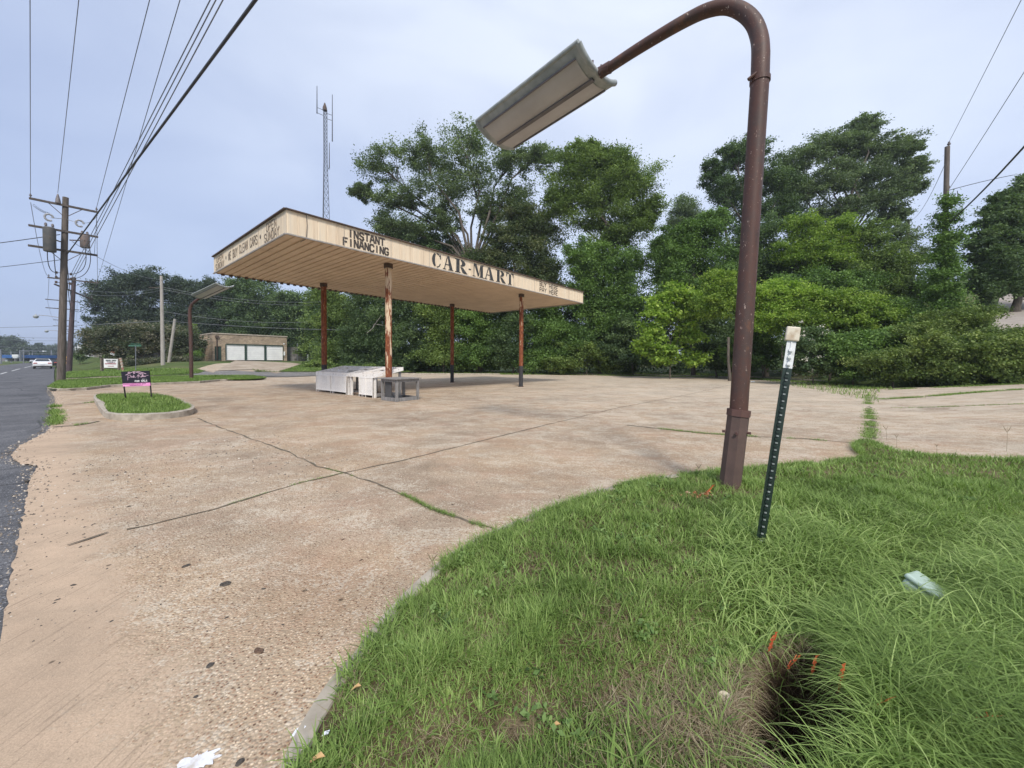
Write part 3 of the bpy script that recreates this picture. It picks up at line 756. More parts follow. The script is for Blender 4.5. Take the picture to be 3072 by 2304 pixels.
# CAR-MART in heavy slab stencil letters: polygons on a unit box
def arc(cx_, cy_, rx, ry, a0, a1, n=8): return [(cx_+rx*math.cos(math.radians(a0+(a1-a0)*k/n)), cy_+ry*math.sin(math.radians(a0+(a1-a0)*k/n))) for k in range(n+1)]
SL = {
 'C': [arc(.42,.5,.42,.5,110,250)+arc(.42,.5,.13,.40,250,110), arc(.5,.5,.40,.5,95,40,5)+arc(.5,.5,.32,.42,40,95,5), [(.80,.66),(.90,.60),(.88,.98),(.80,.86)], arc(.5,.5,.40,.5,-95,-25,6)+arc(.5,.5,.32,.43,-25,-95,6)],
 'A': [[(.10,0.06),(.17,.06),(.43,.86),(.38,.96)], [(.42,1),(.60,1),(.93,.06),(.62,.06)], [(.0,0),(.28,0),(.28,.06),(.0,.06)], [(.52,0),(1,0),(1,.055),(.52,.055)], [(.24,.34),(.62,.34),(.60,.40),(.27,.40)]],
 'R': [[(.10,.06),(.36,.06),(.36,.94),(.10,.94)], [(.0,0),(.44,0),(.44,.055),(.0,.055)], [(0,.945),(.36,.945),(.36,1),(0,1)], arc(.42,.74,.42,.26,80,-85)+arc(.42,.74,.14,.17,-85,80), [(.42,.44),(.62,.44),(.96,.06),(.72,.0),(.60,.06)], [(.72,0),(1,0),(1,.06),(.92,.06)]],
 'M': [[(.08,.06),(.13,.06),(.15,.94),(.08,.94)], [(.10,1),(.32,1),(.56,.20),(.46,.04)], [(.50,.06),(.56,.16),(.72,1),(.66,.90)], [(.66,.06),(.90,.06),(.90,.96),(.66,.90)], [(0,0),(.24,0),(.24,.055),(0,.055)], [(.58,0),(1,0),(1,.055),(.58,.055)], [(.74,.965),(1,.965),(1,1),(.74,1)]],
 'T': [[(.36,.06),(.66,.06),(.66,.90),(.36,.90)], [(.24,0),(.78,0),(.78,.055),(.24,.055)], [(.0,.91),(.34,.91),(.34,1),(.0,1)], [(.68,.91),(1,.91),(1,1),(.68,1)], [(0,.90),(0,.64),(.05,.64),(.14,.90)], [(.86,.90),(.95,.64),(1,.64),(1,.90)]],
 '-': [[(0,.40),(1,.40),(1,.49),(0,.49)]]}
mb = MB()
for ch, a, b in (('C',1296,1326),('A',1329,1360),('R',1365,1402),('-',1406,1413),('M',1418,1452),('A',1453,1482),('R',1488,1517),('T',1519,1540)):
    x0, x1 = Lf(a, Of, nd, zm), Lf(b, Of, nd, zm)
    for po in SL[ch]: mb.extrude([Of+nd*(x0+(x1-x0)*x)+Vector((0,0,.05+.60*y)) for x, y in po], -nv*.007)
mb.build('lettering', M['paint_black'], canopy, fix=True)
# ================================================================ LAMPS
M['rust_brown'] = simple('brown_painted_rusty_steel', (0.075,0.038,0.034), (0.12,0.06,0.05), 2.5, 0.6, bump=0.15)
g = NM('brown_pole_paint_chipped'); f = g.noise(26, 5, 0.75, g.mapc((1,1,0.45))); f2 = g.noise(3.0, 9, 0.72, g.mapc((1,1,0.5)))
c = g.ramp(f2, [(0.3, (0.050,0.033,0.029)), (0.45, (0.092,0.044,0.034)), (0.56, (0.070,0.045,0.040)), (0.66, (0.150,0.070,0.042)), (0.76, (0.21,0.10,0.055))])
chips = g.ramp(f, [(0.64, 0), (0.67, 1)]); c = g.mix(chips, c, (0.52,0.40,0.34)); c = g.mix(g.ramp(g.noise(60, 3, 0.7), [(0.66, 0), (0.7, 0.6)]), c, (0.32,0.20,0.16))
g.bump(f, 0.25, 0.004); M['lamp_pole'] = g.done(c, 0.55, 0, 0.35)
M['lamp_sleeve'] = simple('dull_brown_sleeve', (0.085,0.055,0.048), (0.12,0.075,0.064), 5, 0.65, bump=0.2)
M['lamp_shell'] = simple('chalky_grey_lamp_housing', (0.40,0.42,0.42), (0.26,0.29,0.29), 6, 0.6, bump=0.15)
M['lamp_lens'] = simple('dusty_lamp_diffuser', (0.50,0.49,0.50), (0.43,0.42,0.43), 2, 0.5)
M['lamp_rib'] = simple('dark_lamp_spine', (0.12,0.115,0.125), (0.16,0.15,0.16), 4, 0.6)
def lamp(base, path, r0, r1, f0, f1, wdt, label, group=None, collar=True, roll=0):
    t = thing('lot_lamp', label, 'lamp post', base, group)
    MB().tube(path, [r0]*2+[r0+(r1-r0)*max(0, i-1)/(len(path)-2) for i in range(2, len(path))], 24).build('pole', M['lamp_pole'], t, smooth='auto')
    up = (Vector(path[1])-Vector(path[0])).normalized()
    b0 = Vector(base)
    if collar:
        b = MB(); top = b0+up*0.88
        n6 = 8
        b.tube([b0-up*.1, top], r0+.020, n6)
        sl = b.build('base_sleeve', M['lamp_sleeve'], t)
        b = MB(); b.tube([top, top+up*.075], r0+.030, 8); 
        ax = Vector((.8,-.6,0))
        for k, (a, h) in enumerate(((-.5, .70), (.9, .70), (-1.9, .70))):
            dd = Vector((math.sin(a), -math.cos(a), 0)); MB().tube([b0+up*h+dd*(r0+.01), b0+up*h+dd*(r0+.05)], .016, 8).build('bolt', M['rust_brown'], t)
        b.build('collar', M['rust_brown'], t)
    f0, f1 = Vector(f0), Vector(f1); ax = (f1-f0); L = ax.length; ax.normalize()
    sd_ = ax.cross(Vector((0,0,1))).normalized(); u_ = sd_.cross(ax).normalized(); rr_ = Matrix.Rotation(math.radians(roll), 3, ax); sd_ = rr_ @ sd_; u_ = rr_ @ u_
    # reflector housing: curved gull-wing cross-section swept along the axis
    def sec(off_lo, n=14):
        lo = []; hi = []
        for k in range(n+1):
            x = -1+2*k/n; z = 0.125*abs(x)**2.2*wdt
            lo.append((x*wdt/2, z-0.055*wdt*(1-abs(x)**3)-0.02)); hi.append((x*wdt/2*1.0, z+0.02*wdt*(1-.4*abs(x))+0.012))
        return lo+hi[::-1]
    def P(s, x, z): return f0+ax*s+sd_*x+u_*z
    s_ = sec(0); n = len(s_); b = MB()
    segs = [0, L*.02, L*.98, L]; vs = []
    for i, s0_ in enumerate(segs):
        k = (0.97, 1, 1, .97)[i]; vs += [P(s0_, x*k, z) for x, z in s_]
    fs = [tuple(range(n)), tuple(3*n+j for j in range(n))[::-1]]
    for i in range(3):
        for j in range(n): fs.append((i*n+j, i*n+(j+1) % n, (i+1)*n+(j+1) % n, (i+1)*n+j))
    b.add(vs, fs); b.build('lamp_housing', M['lamp_shell'], t, smooth='auto')
    for sg in (-1, 1):                               # two long diffuser panels, a dark spine between
        b = MB(); xa, xb = sg*wdt*.03, sg*wdt*.385
        def zf(x): return 0.125*abs(x/(wdt/2))**2.2*wdt-0.055*wdt*(1-abs(x/(wdt/2))**3)-0.024
        vs = []; fs = []
        for k in range(7):
            x = xa+(xb-xa)*k/6; vs += [P(L*.05, x, zf(x)-.004), P(L*.955, x, zf(x)-.004)]
        b.add(vs, [(2*k, 2*k+1, 2*k+3, 2*k+2) for k in range(6)]); b.build('diffuser', M['lamp_lens'], t)
        b = MB(); b.beam(P(L*.05, xb*1.06, zf(xb)-.01), P(L*.96, xb*1.06, zf(xb)-.01), .022, .02, u_); b.build('side_rail', M['lamp_rib'], t)
        b = MB(); b.tube([P(L*-.003, sg*wdt/2, .125*wdt+.01), P(L*1.003, sg*wdt/2, .125*wdt+.01)], .036, 10); b.build('rolled_edge', M['lamp_shell'], t, smooth='auto')
    for s0_ in (0, L):
        b = MB(); b.tube([P(s0_, (-1+k/6)*wdt/2*1.0, .125*abs(-1+k/6)**2.2*wdt-.004-.028*(1-abs(-1+k/6)**3)) for k in range(13)], .046, 10); b.build('end_rim', M['lamp_shell'], t, smooth='auto')
    b = MB(); b.beam(P(L*.03, 0, -.055*wdt-.03), P(L*.97, 0, -.055*wdt-.03), .062, .045, u_); b.build('spine', M['lamp_rib'], t)
    for k in range(7):                               # end cap with a row of knockouts, far end
        x = (-.66+.22*k)*wdt/2; z = 0.125*abs(x/(wdt/2))**2.2*wdt-.01
        c = P(L+.048, x, z); MB().extrude([c+sd_*.022*math.cos(a)+u_*.022*math.sin(a) for a in [i*math.pi/5 for i in range(10)]], ax*.008).build('rivet', M['lamp_rib'], t)
    b = MB(); e = Vector(path[-1]); b.tube([e-(e-Vector(path[-2])).normalized()*.16, e+ (P(.12,0,.03)-e)*.6, P(.16, 0, .03)], [r1+.012, r1*.8, r1*.6], 12)
    b.tube([P(.0,.09,.02), P(.0,.09,.16)], .012, 6); b.tube([P(.02,-.09,.02), P(.02,-.09,.12)], .012, 6)
    b.build('arm_bracket', M['rust_brown'], t)
    if not collar: return t
    b = MB(); h = path[2]; b.tube([Vector(h)+Vector((-r0-.05,-.02,-.03)), Vector(h)+Vector((-r0+.02,-.05,.02))], .02, 8)
    b.tube([Vector(h)-Vector((0,0,.05)), Vector(h)+Vector((.0,0,.0))], r0+.009, 24); b.build('pipe_joint', M['lamp_pole'], t)
    return t
def smooth3(P, k=4):
    out = []; n = len(P)
    for i in range(n-1):
        p0, p1, p2, p3 = P[max(0,i-1)], P[i], P[i+1], P[min(n-1,i+2)]
        for j in range(k):
            t = j/k; out.append(0.5*((2*p1)+(-p0+p2)*t+(2*p0-5*p1+4*p2-p3)*t*t+(-p0+3*p1-3*p2+p3)*t*t*t))
    return out+[P[-1]]
bp = PZ(2185, 1478, 0.06); Yb = bp.y
cl = [PY(2187, 1478, Yb), PY(2215, 1245, Yb), PY(2280, 235, Yb+.02), PY(2282, 165, Yb+.02), PY(2279, 118, Yb+.06), PY(2262, 70, Yb+.12), PY(2228, 36, Yb+.20), PY(2180, 20, Yb+.30), PY(2120, 32, Yb+.42), PY(2060, 60, Yb+.56), PY(1980, 106, Yb+.76), PY(1890, 162, Yb+1.02), PY(1800, 222, Yb+1.33)]
cl = cl[:2]+[p for p in [cl[2]]]+[Vector(v) for v in smooth3(cl[3:])]
near_f0 = PY(1792, 214, Yb+1.34); near_f1 = PY(1488, 422, Yb+2.95)
lamp(cl[0], cl, 0.092, 0.066, near_f0, near_f1, 0.93, 'tall brown lamp post in the near grass with a wide winged lamp head overhead', 'curved lot lamps', roll=5)
b2 = G(574.6, 1141); Y2 = b2.y
path = [b2+Vector((0,0,-.1)), PY(572, 1000, Y2), PY(569, 945, Y2), PY(570, 925, Y2), PY(576, 912, Y2), PY(588, 902, Y2-.1), PY(601, 894, Y2-.2)]
lamp(b2, path, .115, .08, PY(601, 893, Y2-.2), PY(676, 859, Y2-1.6), 1.05, 'distant brown lamp post on the kerbed grass strip with an upturned winged head', 'curved lot lamps', collar=False)

# ================================================================ T-POST, BOX, LITTER
M['tpost'] = simple('dark_green_post_paint', (0.007,0.019,0.012), (0.013,0.030,0.020), 8, 0.35, spec=0.6)
M['tpost_white'] = simple('scuffed_white_post_paint', (0.72,0.74,0.74), (0.50,0.52,0.50), 10, 0.5, lo=0.5, hi=0.7)
M['cap'] = simple('dirty_cream_plastic', (0.66,0.60,0.48), (0.36,0.25,0.15), 9, 0.55, lo=0.5, hi=0.68)
tb = PZ(2277, 1652, .1); tt = PY(2381, 985, tb.y+.05)
tp = thing('fence_post', 'leaning dark green steel post with a white top and cream cap', 'post', tb)
axis = (tt-tb); TL = axis.length; axis.normalize()
sx = Vector((.93,-.37,0)); sx = (sx-axis*sx.dot(axis)).normalized(); sy = axis.cross(sx).normalized()
if sy.y > 0: sy = -sy
def tpost(a, b_, m, nm, inset=0.0):
    mb = MB(); p0, p1 = tb+axis*a, tb+axis*b_
    c = (p0+p1)/2; h = (b_-a)/2
    mb.frame_box(c, sx*.030, sy*.003, axis*h)                     # flange
    mb.frame_box(c-sy*.020, sx*.003, sy*.0165, axis*h)            # stem
    mb.frame_box(c+sy*.006-sx*.0, sx*.005, sy*.0025, axis*h)
    k = a+.03
    while k < b_-.02:
        mb.frame_box(tb+axis*k+sy*.010, sx*.012, sy*.006, axis*.008); k += .054
    return mb.build(nm, m, tp)
wz = TL*.82
tpost(-.35, wz, M['tpost'], 'post_body'); tpost(wz+.001, TL-.10, M['tpost_white'], 'post_top')
stud = MB(); k = .03
while k < TL-.14:
    stud.frame_box(tb+axis*k+sy*.018, sx*.008, sy*.003, axis*.005); k += .054
stud.build('studs', simple('worn_stud_edges', (0.30,0.33,0.32), (0.16,0.18,0.17), 9, 0.4), tp)
mb = MB(); c = tb+axis*(TL-.045)
mb.frame_box(c-sx*.002+sy*.004, sx*.045, sy*.016, axis*.055); mb.frame_box(c-sy*.022, sx*.016, sy*.022, axis*.055)
mb.build('cap', M['cap'], tp, bevel=.008)

M['pedestal'] = simple('pale_green_plastic', (0.42,0.52,0.46), (0.35,0.45,0.40), 3, 0.4, spec=0.5)
pc = PZ(2790, 1870, .1)
cc = PY(2780, 1762, 2.42)
pb = thing('utility_box', 'small pale green plastic utility box tilted in the tall grass', 'utility box', Vector((cc.x, cc.y, 0)))
mb = MB(); R = Matrix.Rotation(math.radians(26), 3, 'Z') @ Matrix.Rotation(math.radians(24), 3, 'X') @ Matrix.Rotation(math.radians(12), 3, 'Y')
ex, ey, ez = R @ Vector((1,0,0)), R @ Vector((0,1,0)), R @ Vector((0,0,1))
mb.frame_box(cc-ez*.14, ex*.112, ey*.085, ez*.14); mb.build('box_body', M['pedestal'], pb, bevel=.02)
mb = MB(); mb.frame_box(cc+ez*.016, ex*.122, ey*.095, ez*.016); mb.build('box_lid', M['pedestal'], pb, bevel=.012)

M['paper'] = simple('white_litter', (0.78,0.80,0.84), (0.62,0.64,0.68), 12, 0.7)
M['cut_wood'] = simple('sawn_wood_end', (0.62,0.54,0.40), (0.42,0.36,0.26), 24, 0.8, stretch=(1,5,1))
M['stone_dark'] = simple('dark_slag_stone', (0.035,0.032,0.030), (0.10,0.085,0.07), 40, 0.9, bump=0.8)
M['cone'] = simple('brown_seed_cone', (0.07,0.04,0.028), (0.14,0.09,0.06), 40, 0.9, bump=0.8)
M['lime'] = simple('spilled_white_powder', (0.70,0.71,0.75), (0.42,0.37,0.31), 16, 0.95, lo=0.5, hi=0.75, bump=0.5)
M['leaf_dead'] = simple('dead_tan_leaf', (0.55,0.36,0.17), (0.35,0.22,0.10), 15, 0.8)
# cut branch end set in the straw bank
cp = PZ(2175, 2092, .10); mb = MB()
dirn = (EYE-cp).normalized()*0.7+Vector((0,0,.75)); dirn.normalize()
mb.tube([cp-dirn*.10, cp-dirn*.005, cp], [.026, .028, .025], 16)
lone(mb, 'cut_branch', M['cut_wood'], 'round pale sawn branch end sticking out of the straw bank', 'branch', smooth='auto')
# paper scrap
pp_ = PZ(895, 2197, .02); mb = MB()
mb.extrude([pp_+Vector(v) for v in ((-.02,-.022,.0),(.012,-.012,.004),(.024,.015,.010),(.008,.024,.006),(-.016,.010,.002))], (0,0,.002))
lone(mb, 'paper_scrap', M['paper'], 'crumpled white paper scrap on the concrete by the grass edge', 'litter')
pp_ = PZ(1040, 1995, .02)
for px, py, lab in ((978,2202,'small torn white wrapper lying in the grass edge'),):
    pp_ = PZ(px, py, .05); mb = MB(); mb.extrude([pp_+Vector(v) for v in ((-.012,-.01,0),(.012,-.006,.006),(.01,.012,.004),(-.010,.010,0))], (0,0,.002))
    lone(mb, 'wrapper', M['paper'], lab, 'litter')
for px, py, sc_, lab in ((950,2278,1.0,'curled tan dead leaf at the bottom edge of the grass'), (1067,2065,.8,'pale dead leaf beside the grass kerb'), (1665,2180,.7,'dry leaf lying among the short grass blades')):
    pp_ = PZ(px, py, .07); mb = MB()
    pr = [(-.03,0),( -.015,.012),(.01,.013),(.032,0),(.01,-.013),(-.015,-.012)]
    mb.add([pp_+Vector((x*sc_, y*sc_, .012*math.sin(x*60)+abs(y)*.8)) for x, y in pr]+[pp_], [(0,1,6),(1,2,6),(2,3,6),(3,4,6),(4,5,6),(5,0,6)])
    lone(mb, 'dead_leaf', M['leaf_dead'], lab, 'leaf', origin=pp_)
# white spill at the bottom edge
sp = PZ(590, 2290, 0); rs = random.Random(2); pts = []
for k in range(70):
    a = 2*math.pi*k/70; r = .050*(1+.35*math.sin(2*a+.6))*(0.95+.55*noise.noise(Vector((3*math.cos(a), 3*math.sin(a), 0)))+.3*noise.noise(Vector((11*math.cos(a), 11*math.sin(a), 5)))); pts.append((sp.x+r*math.cos(a)*1.1, sp.y+r*math.sin(a)*.9))
o = sheet('white_powder_spill', pts, .02, lambda x, y: .0075+.006*noise.noise(Vector((x*40, y*40, 0))), M['lime'], kind=None)
tag(o, 'white powdery spill on the sandy concrete at the bottom of the view', 'spill', kind='stuff')
STN = [((558,1700),.030,'flat dark stone in the middle of the near concrete'),((678,1755),.038,'largest flat dark stone on the near concrete'),((220,1757),.020,'small dark stone on the sandy strip by the road'),((172,1801),.016,'small dark stone left of the others on the sandy strip'),((776,1957),.034,'fuzzy dark brown clod on the near pebbly concrete'),((631,1998),.022,'dark stone with pale spots on the near pebbly concrete'),((679,1855),.015,'small grey stone between the near dark stones'),((588,2093),.014,'small dark twiggy clod near the bottom concrete'),((1029,1620),.018,'brown seed cone on the concrete short of the grassy joint'),((1083,1682),.018,'brown seed cone close to the grass kerb'),((1356,1676),.030,'rounded black stone resting against the grass kerb'),((848,1876),.012,'tiny dark stone right of centre on near concrete'),((387,1521),.024,'flat dark stone on the patched concrete near the crack'),((790,1768),.018,'slim grey stone beside the largest flat stone'),((335,1865),.014,'dark stone at the edge of the smooth sandy strip'),((870,1972),.009,'tiny black stone right of the fuzzy clod'),((720,2290),.020,'dark stone at the bottom edge beside the white spill'),((630,1365),.022,'small dark lump on the middle concrete'),((80,1445),.05,'dark chunk of asphalt lying on the road edge'),((906,2128),.009,'tiny black stone above the white paper scrap')]
rs = random.Random(11)
for (px, py), r, lab in STN:
    p = G(px, py); mb = MB(); r *= .85; mb.sphere(p+Vector((0,0,r*.22)), r, 12, 8, (1.0, .5+.3*rs.random(), .30+.12*rs.random()), .26, rs); mb.v = [tuple((Matrix.Rotation(px*.7, 3, 'Z') @ (Vector(v_)-p))+p) for v_ in mb.v]
    lone(mb, 'seed_cone' if 'cone' in lab else 'stone', M['cone' if ('cone' in lab or 'brown' in lab) else 'stone_dark'], lab, 'seed cone' if 'cone' in lab else 'stone', 'dark stones and clods on the concrete', origin=p)
# scraps of orange barrier netting
M['net'] = simple('faded_orange_plastic', (0.72,0.16,0.06), (0.55,0.12,0.05), 10, 0.5, spec=0.5)
def netting(px, py, z, L, wv_, lab, seed, tilt=0.0):
    p = PZ(px, py, z); r = random.Random(seed); mb = MB(); n = 5
    prev = None; vs = []; fs = []
    for k in range(n*2+1):
        u = k/(n*2); wd = wv_*(0.35 if k % 2 else 1.0)*(0.7+.5*r.random())
        c = p+Vector((L*(u-.5)*math.sin(tilt)+r.uniform(-.004,.004), -.3*L*(u-.5), L*(u-.5)*math.cos(tilt)))
        vs += [c+Vector((-wd, -.2*wd, 0)), c+Vector((wd, .2*wd, r.uniform(-.003,.003)))]
    for k in range(n*2): fs.append((2*k, 2*k+1, 2*k+3, 2*k+2))
    mb.add(vs, fs)
    for k in (2, 6): mb.tube([vs[2*k], vs[2*k]+Vector((.06, .06, -.02))], .002, 4)
    lone(mb, 'netting_scrap', M['net'], lab, 'netting', 'scraps of orange barrier netting', origin=p)
netting(2318, 1925, .16, .13, .012, 'orange netting scrap at the left edge of the grassy hole', 1, .1)
netting(2382, 1985, .12, .10, .010, 'bent orange netting scrap just right of the hole edge', 2, .4)
netting(2442, 1995, .16, .12, .012, 'orange netting scrap hanging in grass above the hole', 3, -.05)
netting(2525, 2035, .19, .17, .012, 'longest bright orange netting scrap in the tall grass', 4, -.15)
netting(2640, 2110, .20, .11, .012, 'orange netting scrap half covered, between hole and right edge', 5, .7)
netting(2965, 2150, .22, .08, .010, 'small orange netting scrap low in the grass at far right', 6, 1.2)
netting(2128, 1470, .17, .14, .02, 'upright orange netting strip beside the lamp post foot', 8, .5)

# ================================================================ PRODUCE STANDS AND TABLE
g = NM('flaking_white_wood'); f = g.noise(9, 6, 0.7, g.mapc((1,1,1))); 
M['white_wood'] = g.done(g.ramp(f, [(0.34, (0.50,0.46,0.42)), (0.44, (0.84,0.81,0.77)), (0.7, (0.91,0.89,0.86))]), 0.8, 0, 0.3)
M['lattice'] = simple('white_vinyl_lattice', (0.93,0.91,0.88), (0.86,0.84,0.81), 3, 0.5)
M['tray_wood'] = simple('bare_weathered_tray_boards', (0.34,0.25,0.19), (0.17,0.12,0.09), 3, 0.9, stretch=(1,4,1))
M['grey_wood'] = simple('silvered_grey_lumber', (0.28,0.27,0.265), (0.17,0.165,0.16), 8, 0.9, stretch=(2,2,.5), bump=0.4)
M['dark_panel'] = simple('dark_grey_panel', (0.055,0.055,0.06), (0.08,0.08,0.082), 4, 0.8)
F0 = PZ(953, 1174, 0); F1 = PZ(1122, 1194.5, 0); fd = (F1-F0); FL = fd.length; fd.normalize(); fb = Vector((-fd.y, fd.x, 0))
if fb.y < 0: fb = -fb
def stand(a0, a1, lat0, label, gap_legs=()):
    o = F0+fd*a0; L = a1-a0; Dp = 1.30
    t = thing('produce_stand', label, 'produce stand', o+fd*L/2+fb*Dp/2, 'white lattice produce stands')
    def P(x, y, z): return o+fd*x+fb*y+Vector((0,0,z))
    def topz(y): return .90+.27*y/Dp
    for i, (x, y) in enumerate(((.05,.06),(L-.05,.06),(.05,Dp-.06),(L-.05,Dp-.06),(L*.5,.06),(L*.5,Dp-.06))):
        mb = MB(); mb.frame_box(P(x, y, topz(y)/2-.05), fd*.042, fb*.042, Vector((0,0,topz(y)/2-.05))); mb.build('leg', M['white_wood'] if y < .5 else M['grey_wood'], t)
    # rim boards
    mb = MB()
    mb.beam(P(-.06,-.03,.90), P(L+.06,-.03,.90), .028, .15); mb.beam(P(-.06,Dp+.03,1.17), P(L+.06,Dp+.03,1.17), .028, .15)
    for x in (-.055, L+.055): mb.beam(P(x,-.014,.90), P(x,Dp+.014,1.17), .028, .15)
    mb.build('rim', M['white_wood'], t)
    mb = MB()
    mb.add([P(0,0,.86), P(L,0,.86), P(L,Dp,1.13), P(0,Dp,1.13), P(0,0,.84), P(L,0,.84), P(L,Dp,1.11), P(0,Dp,1.11)], [(0,1,2,3),(4,5,6,7),(0,1,5,4),(1,2,6,5),(2,3,7,6),(3,0,4,7)])
    mb.build('tray_board', M['tray_wood'], t)
    n = max(2, int(L/.6))
    for k in range(1, n):
        x = L*k/n; mb = MB(); mb.beam(P(x,.0,.91), P(x,Dp,1.18), .045, .11); mb.build('divider', M['white_wood'], t)
    mb = MB(); mb.beam(P(.02,Dp*.5,1.04), P(L-.02,Dp*.5,1.04), .025, .08); mb.build('divider', M['white_wood'], t)
    # lattice front: crossed strips in a frame
    x0, x1, zb, zt = lat0, L-.02, .13, .83
    mb = MB(); stp = .078; wd = .030; H = zt-zb
    def clip(xa, xb, za, zb2): return xa, xb, za, zb2
    k = -H
    while k < (x1-x0):
        for sg in (1, -1):
            # line x = k + u, z = zb + u (or mirrored); clip to the panel
            ua = max(0, -k); ub = min(H, (x1-x0)-k)
            if ub-ua > .02:
                xa, xb = x0+k+ua, x0+k+ub; za, zz = (zb+ua, zb+ub) if sg > 0 else (zt-ua, zt-ub)
                off = -.050 if sg > 0 else -.056
                mb.beam(P(xa, off, za), P(xb, off, zz), .005, wd, fb) if False else mb.frame_box((P(xa,off,za)+P(xb,off,zz))/2, (P(xb,off,zz)-P(xa,off,za))/2, fb*.0025, ((P(xb,off,zz)-P(xa,off,za)).cross(fb)).normalized()*wd/2)
        k += stp
    mb.build('lattice_panel', M['lattice'], t, fix=False)
    mb = MB(); mb.beam(P(x0,-.064,zt-.01), P(x1,-.064,zt-.01), .01, .05); mb.beam(P(x0,-.064,zb), P(x1,-.064,zb), .01, .05)
    for x in (x0, (x0+x1)/2, x1): mb.beam(P(x,-.064,.0 if x != x0 else .02), P(x,-.064,zt), .05, .01)
    mb.build('lattice_frame', M['lattice'], t)
    mb = MB(); mb.beam(P(L-.01,.1,.12), P(L-.01,Dp-.1,.12), .03, .14); mb.build('side_rail', M['grey_wood'], t)
    mb = MB(); mb.frame_box(P(L/2, Dp/2, .10), fd*(L/2-.08), fb*(Dp/2-.08), Vector((0,0,.012))); mb.build('bottom_shelf', M['tray_wood'], t)
    return t
stand(0.0, 2.95, 0.0, 'white wooden produce stand with full lattice front, the left of the pair')
stand(3.12, FL+.02, .90, 'white wooden produce stand with partly open front, between its twin and the grey table')
# loose boards lying on the stands
for a, bb, lab in ((2.2, 3.7, 'loose white board lying across both produce stands'), (4.0, 4.9, 'loose pale board lying on the right produce stand')):
    mb = MB(); mb.beam(F0+fd*a+fb*.45+Vector((0,0,1.065)), F0+fd*bb+fb*.95+Vector((0,0,1.215)), .14, .022)
    lone(mb, 'loose_board', M['white_wood'], lab, 'board')
# grey table
T1 = PZ(1148, 1201, 0); T2 = PZ(1190, 1206, 0); T3 = PZ(1253, 1199, 0)
ta = (T2-T1); tc_ = (T3-T2)
T1, T2, T3 = T1, T2, T3; T4 = T1+tc_
tab = thing('work_table', 'weathered grey wooden table with an open frame beside the white stands', 'table', (T1+T3)/2)
up1 = Vector((0,0,1))
for p in (T1, T2, T3, T4):
    mb = MB(); mb.box(p+up1*.41, (.085,.085,.82), ta); mb.build('leg', M['grey_wood'], tab)
mb = MB(); ce = (T1+T3)/2; na = ta.normalized(); nb = tc_.normalized()
for p, r_ in ((T1,T2),(T2,T3),(T3,T4),(T4,T1)): 
    dd = (r_-p).normalized(); mb.beam(p-dd*.05+up1*.075, r_+dd*.05+up1*.075, .045, .13)
mb.build('lower_rail', M['grey_wood'], tab)
mb = MB()
for p, r_ in ((T1,T2),(T2,T3),(T3,T4),(T4,T1)): 
    dd = (r_-p).normalized(); mb.beam(p-dd*.03+up1*.775, r_+dd*.03+up1*.775, .05, .10)
mb.build('upper_rail', M['grey_wood'], tab)
mb = MB(); a_, b_, c_, d_ = T1-na*.35-nb*.12, T2+na*.10-nb*.12, T3+na*.10+nb*.12, T4-na*.35+nb*.12
mb.extrude([a_+up1*.83, b_+up1*.83, c_+up1*.83, d_+up1*.83], up1*.03); mb.build('tabletop', M['grey_wood'], tab)
mb = MB(); mb.beam(T1+na*.10+nb*.05+up1*.42, T1+na*.52+nb*.05+up1*.42, .02, .68); mb.build('side_panel', M['dark_panel'], tab)
# ================================================================ FOR SALE SIGN
M['sign_black'] = simple('sign_black', (0.012,0.012,0.020), (0.016,0.014,0.024), 3, 0.35, spec=0.4)
M['sign_pink'] = simple('sign_pink', (0.78,0.24,0.55), (0.80,0.32,0.60), 5, 0.45)
M['ink_white'] = simple('white_print', (0.80,0.80,0.80), (0.76,0.76,0.76), 5, 0.5)
M['ink_rose'] = simple('pale_rose_print', (0.62,0.42,0.52), (0.55,0.38,0.48), 5, 0.5)
M['ink_dark'] = simple('dark_print', (0.05,0.02,0.05), (0.07,0.03,0.06), 5, 0.5)
M['black_metal'] = simple('black_sign_stake', (0.018,0.015,0.016), (0.03,0.025,0.025), 6, 0.5)
SB0 = PZ(377.5, 1199, .2); SB1 = PZ(455, 1197, .2)
sp0 = PY(366, 1115, SB0.y); sp1 = PY(447, 1112, SB1.y)
sg_ = thing('for_sale_sign', 'black and pink for sale sign on two stakes in the kerbed grass island', 'sign', ((SB0.x+SB1.x)/2, (SB0.y+SB1.y)/2, .2))
for b0_, t0_ in ((SB0, sp0), (SB1, sp1)):
    mb = MB(); dd = (t0_-b0_).normalized(); mb.beam(b0_-dd*.2, t0_, .035, .02); mb.build('stake', M['black_metal'], sg_)
bl = SB0.lerp(sp0, .47); br = SB1.lerp(sp1, .47); tl = sp0; tr = sp1
e1 = (br-bl); e1.z = e1.z; nn_ = e1.cross(tl-bl).normalized()
if nn_.y > 0: nn_ = -nn_
def SP(u, v, o=0.0): return bl.lerp(br, -.02+1.04*u).lerp(tl.lerp(tr, -.02+1.04*u), v)+nn_*(.03+o)
mb = MB(); mb.extrude([SP(0,.21), SP(1,.21), SP(1,1), SP(0,1)], -nn_*.012); mb.build('sign_panel', M['sign_black'], sg_)
mb = MB(); mb.extrude([SP(0,0), SP(1,0), SP(1,.205), SP(0,.205)], -nn_*.012); mb.build('name_rider', M['sign_pink'], sg_)
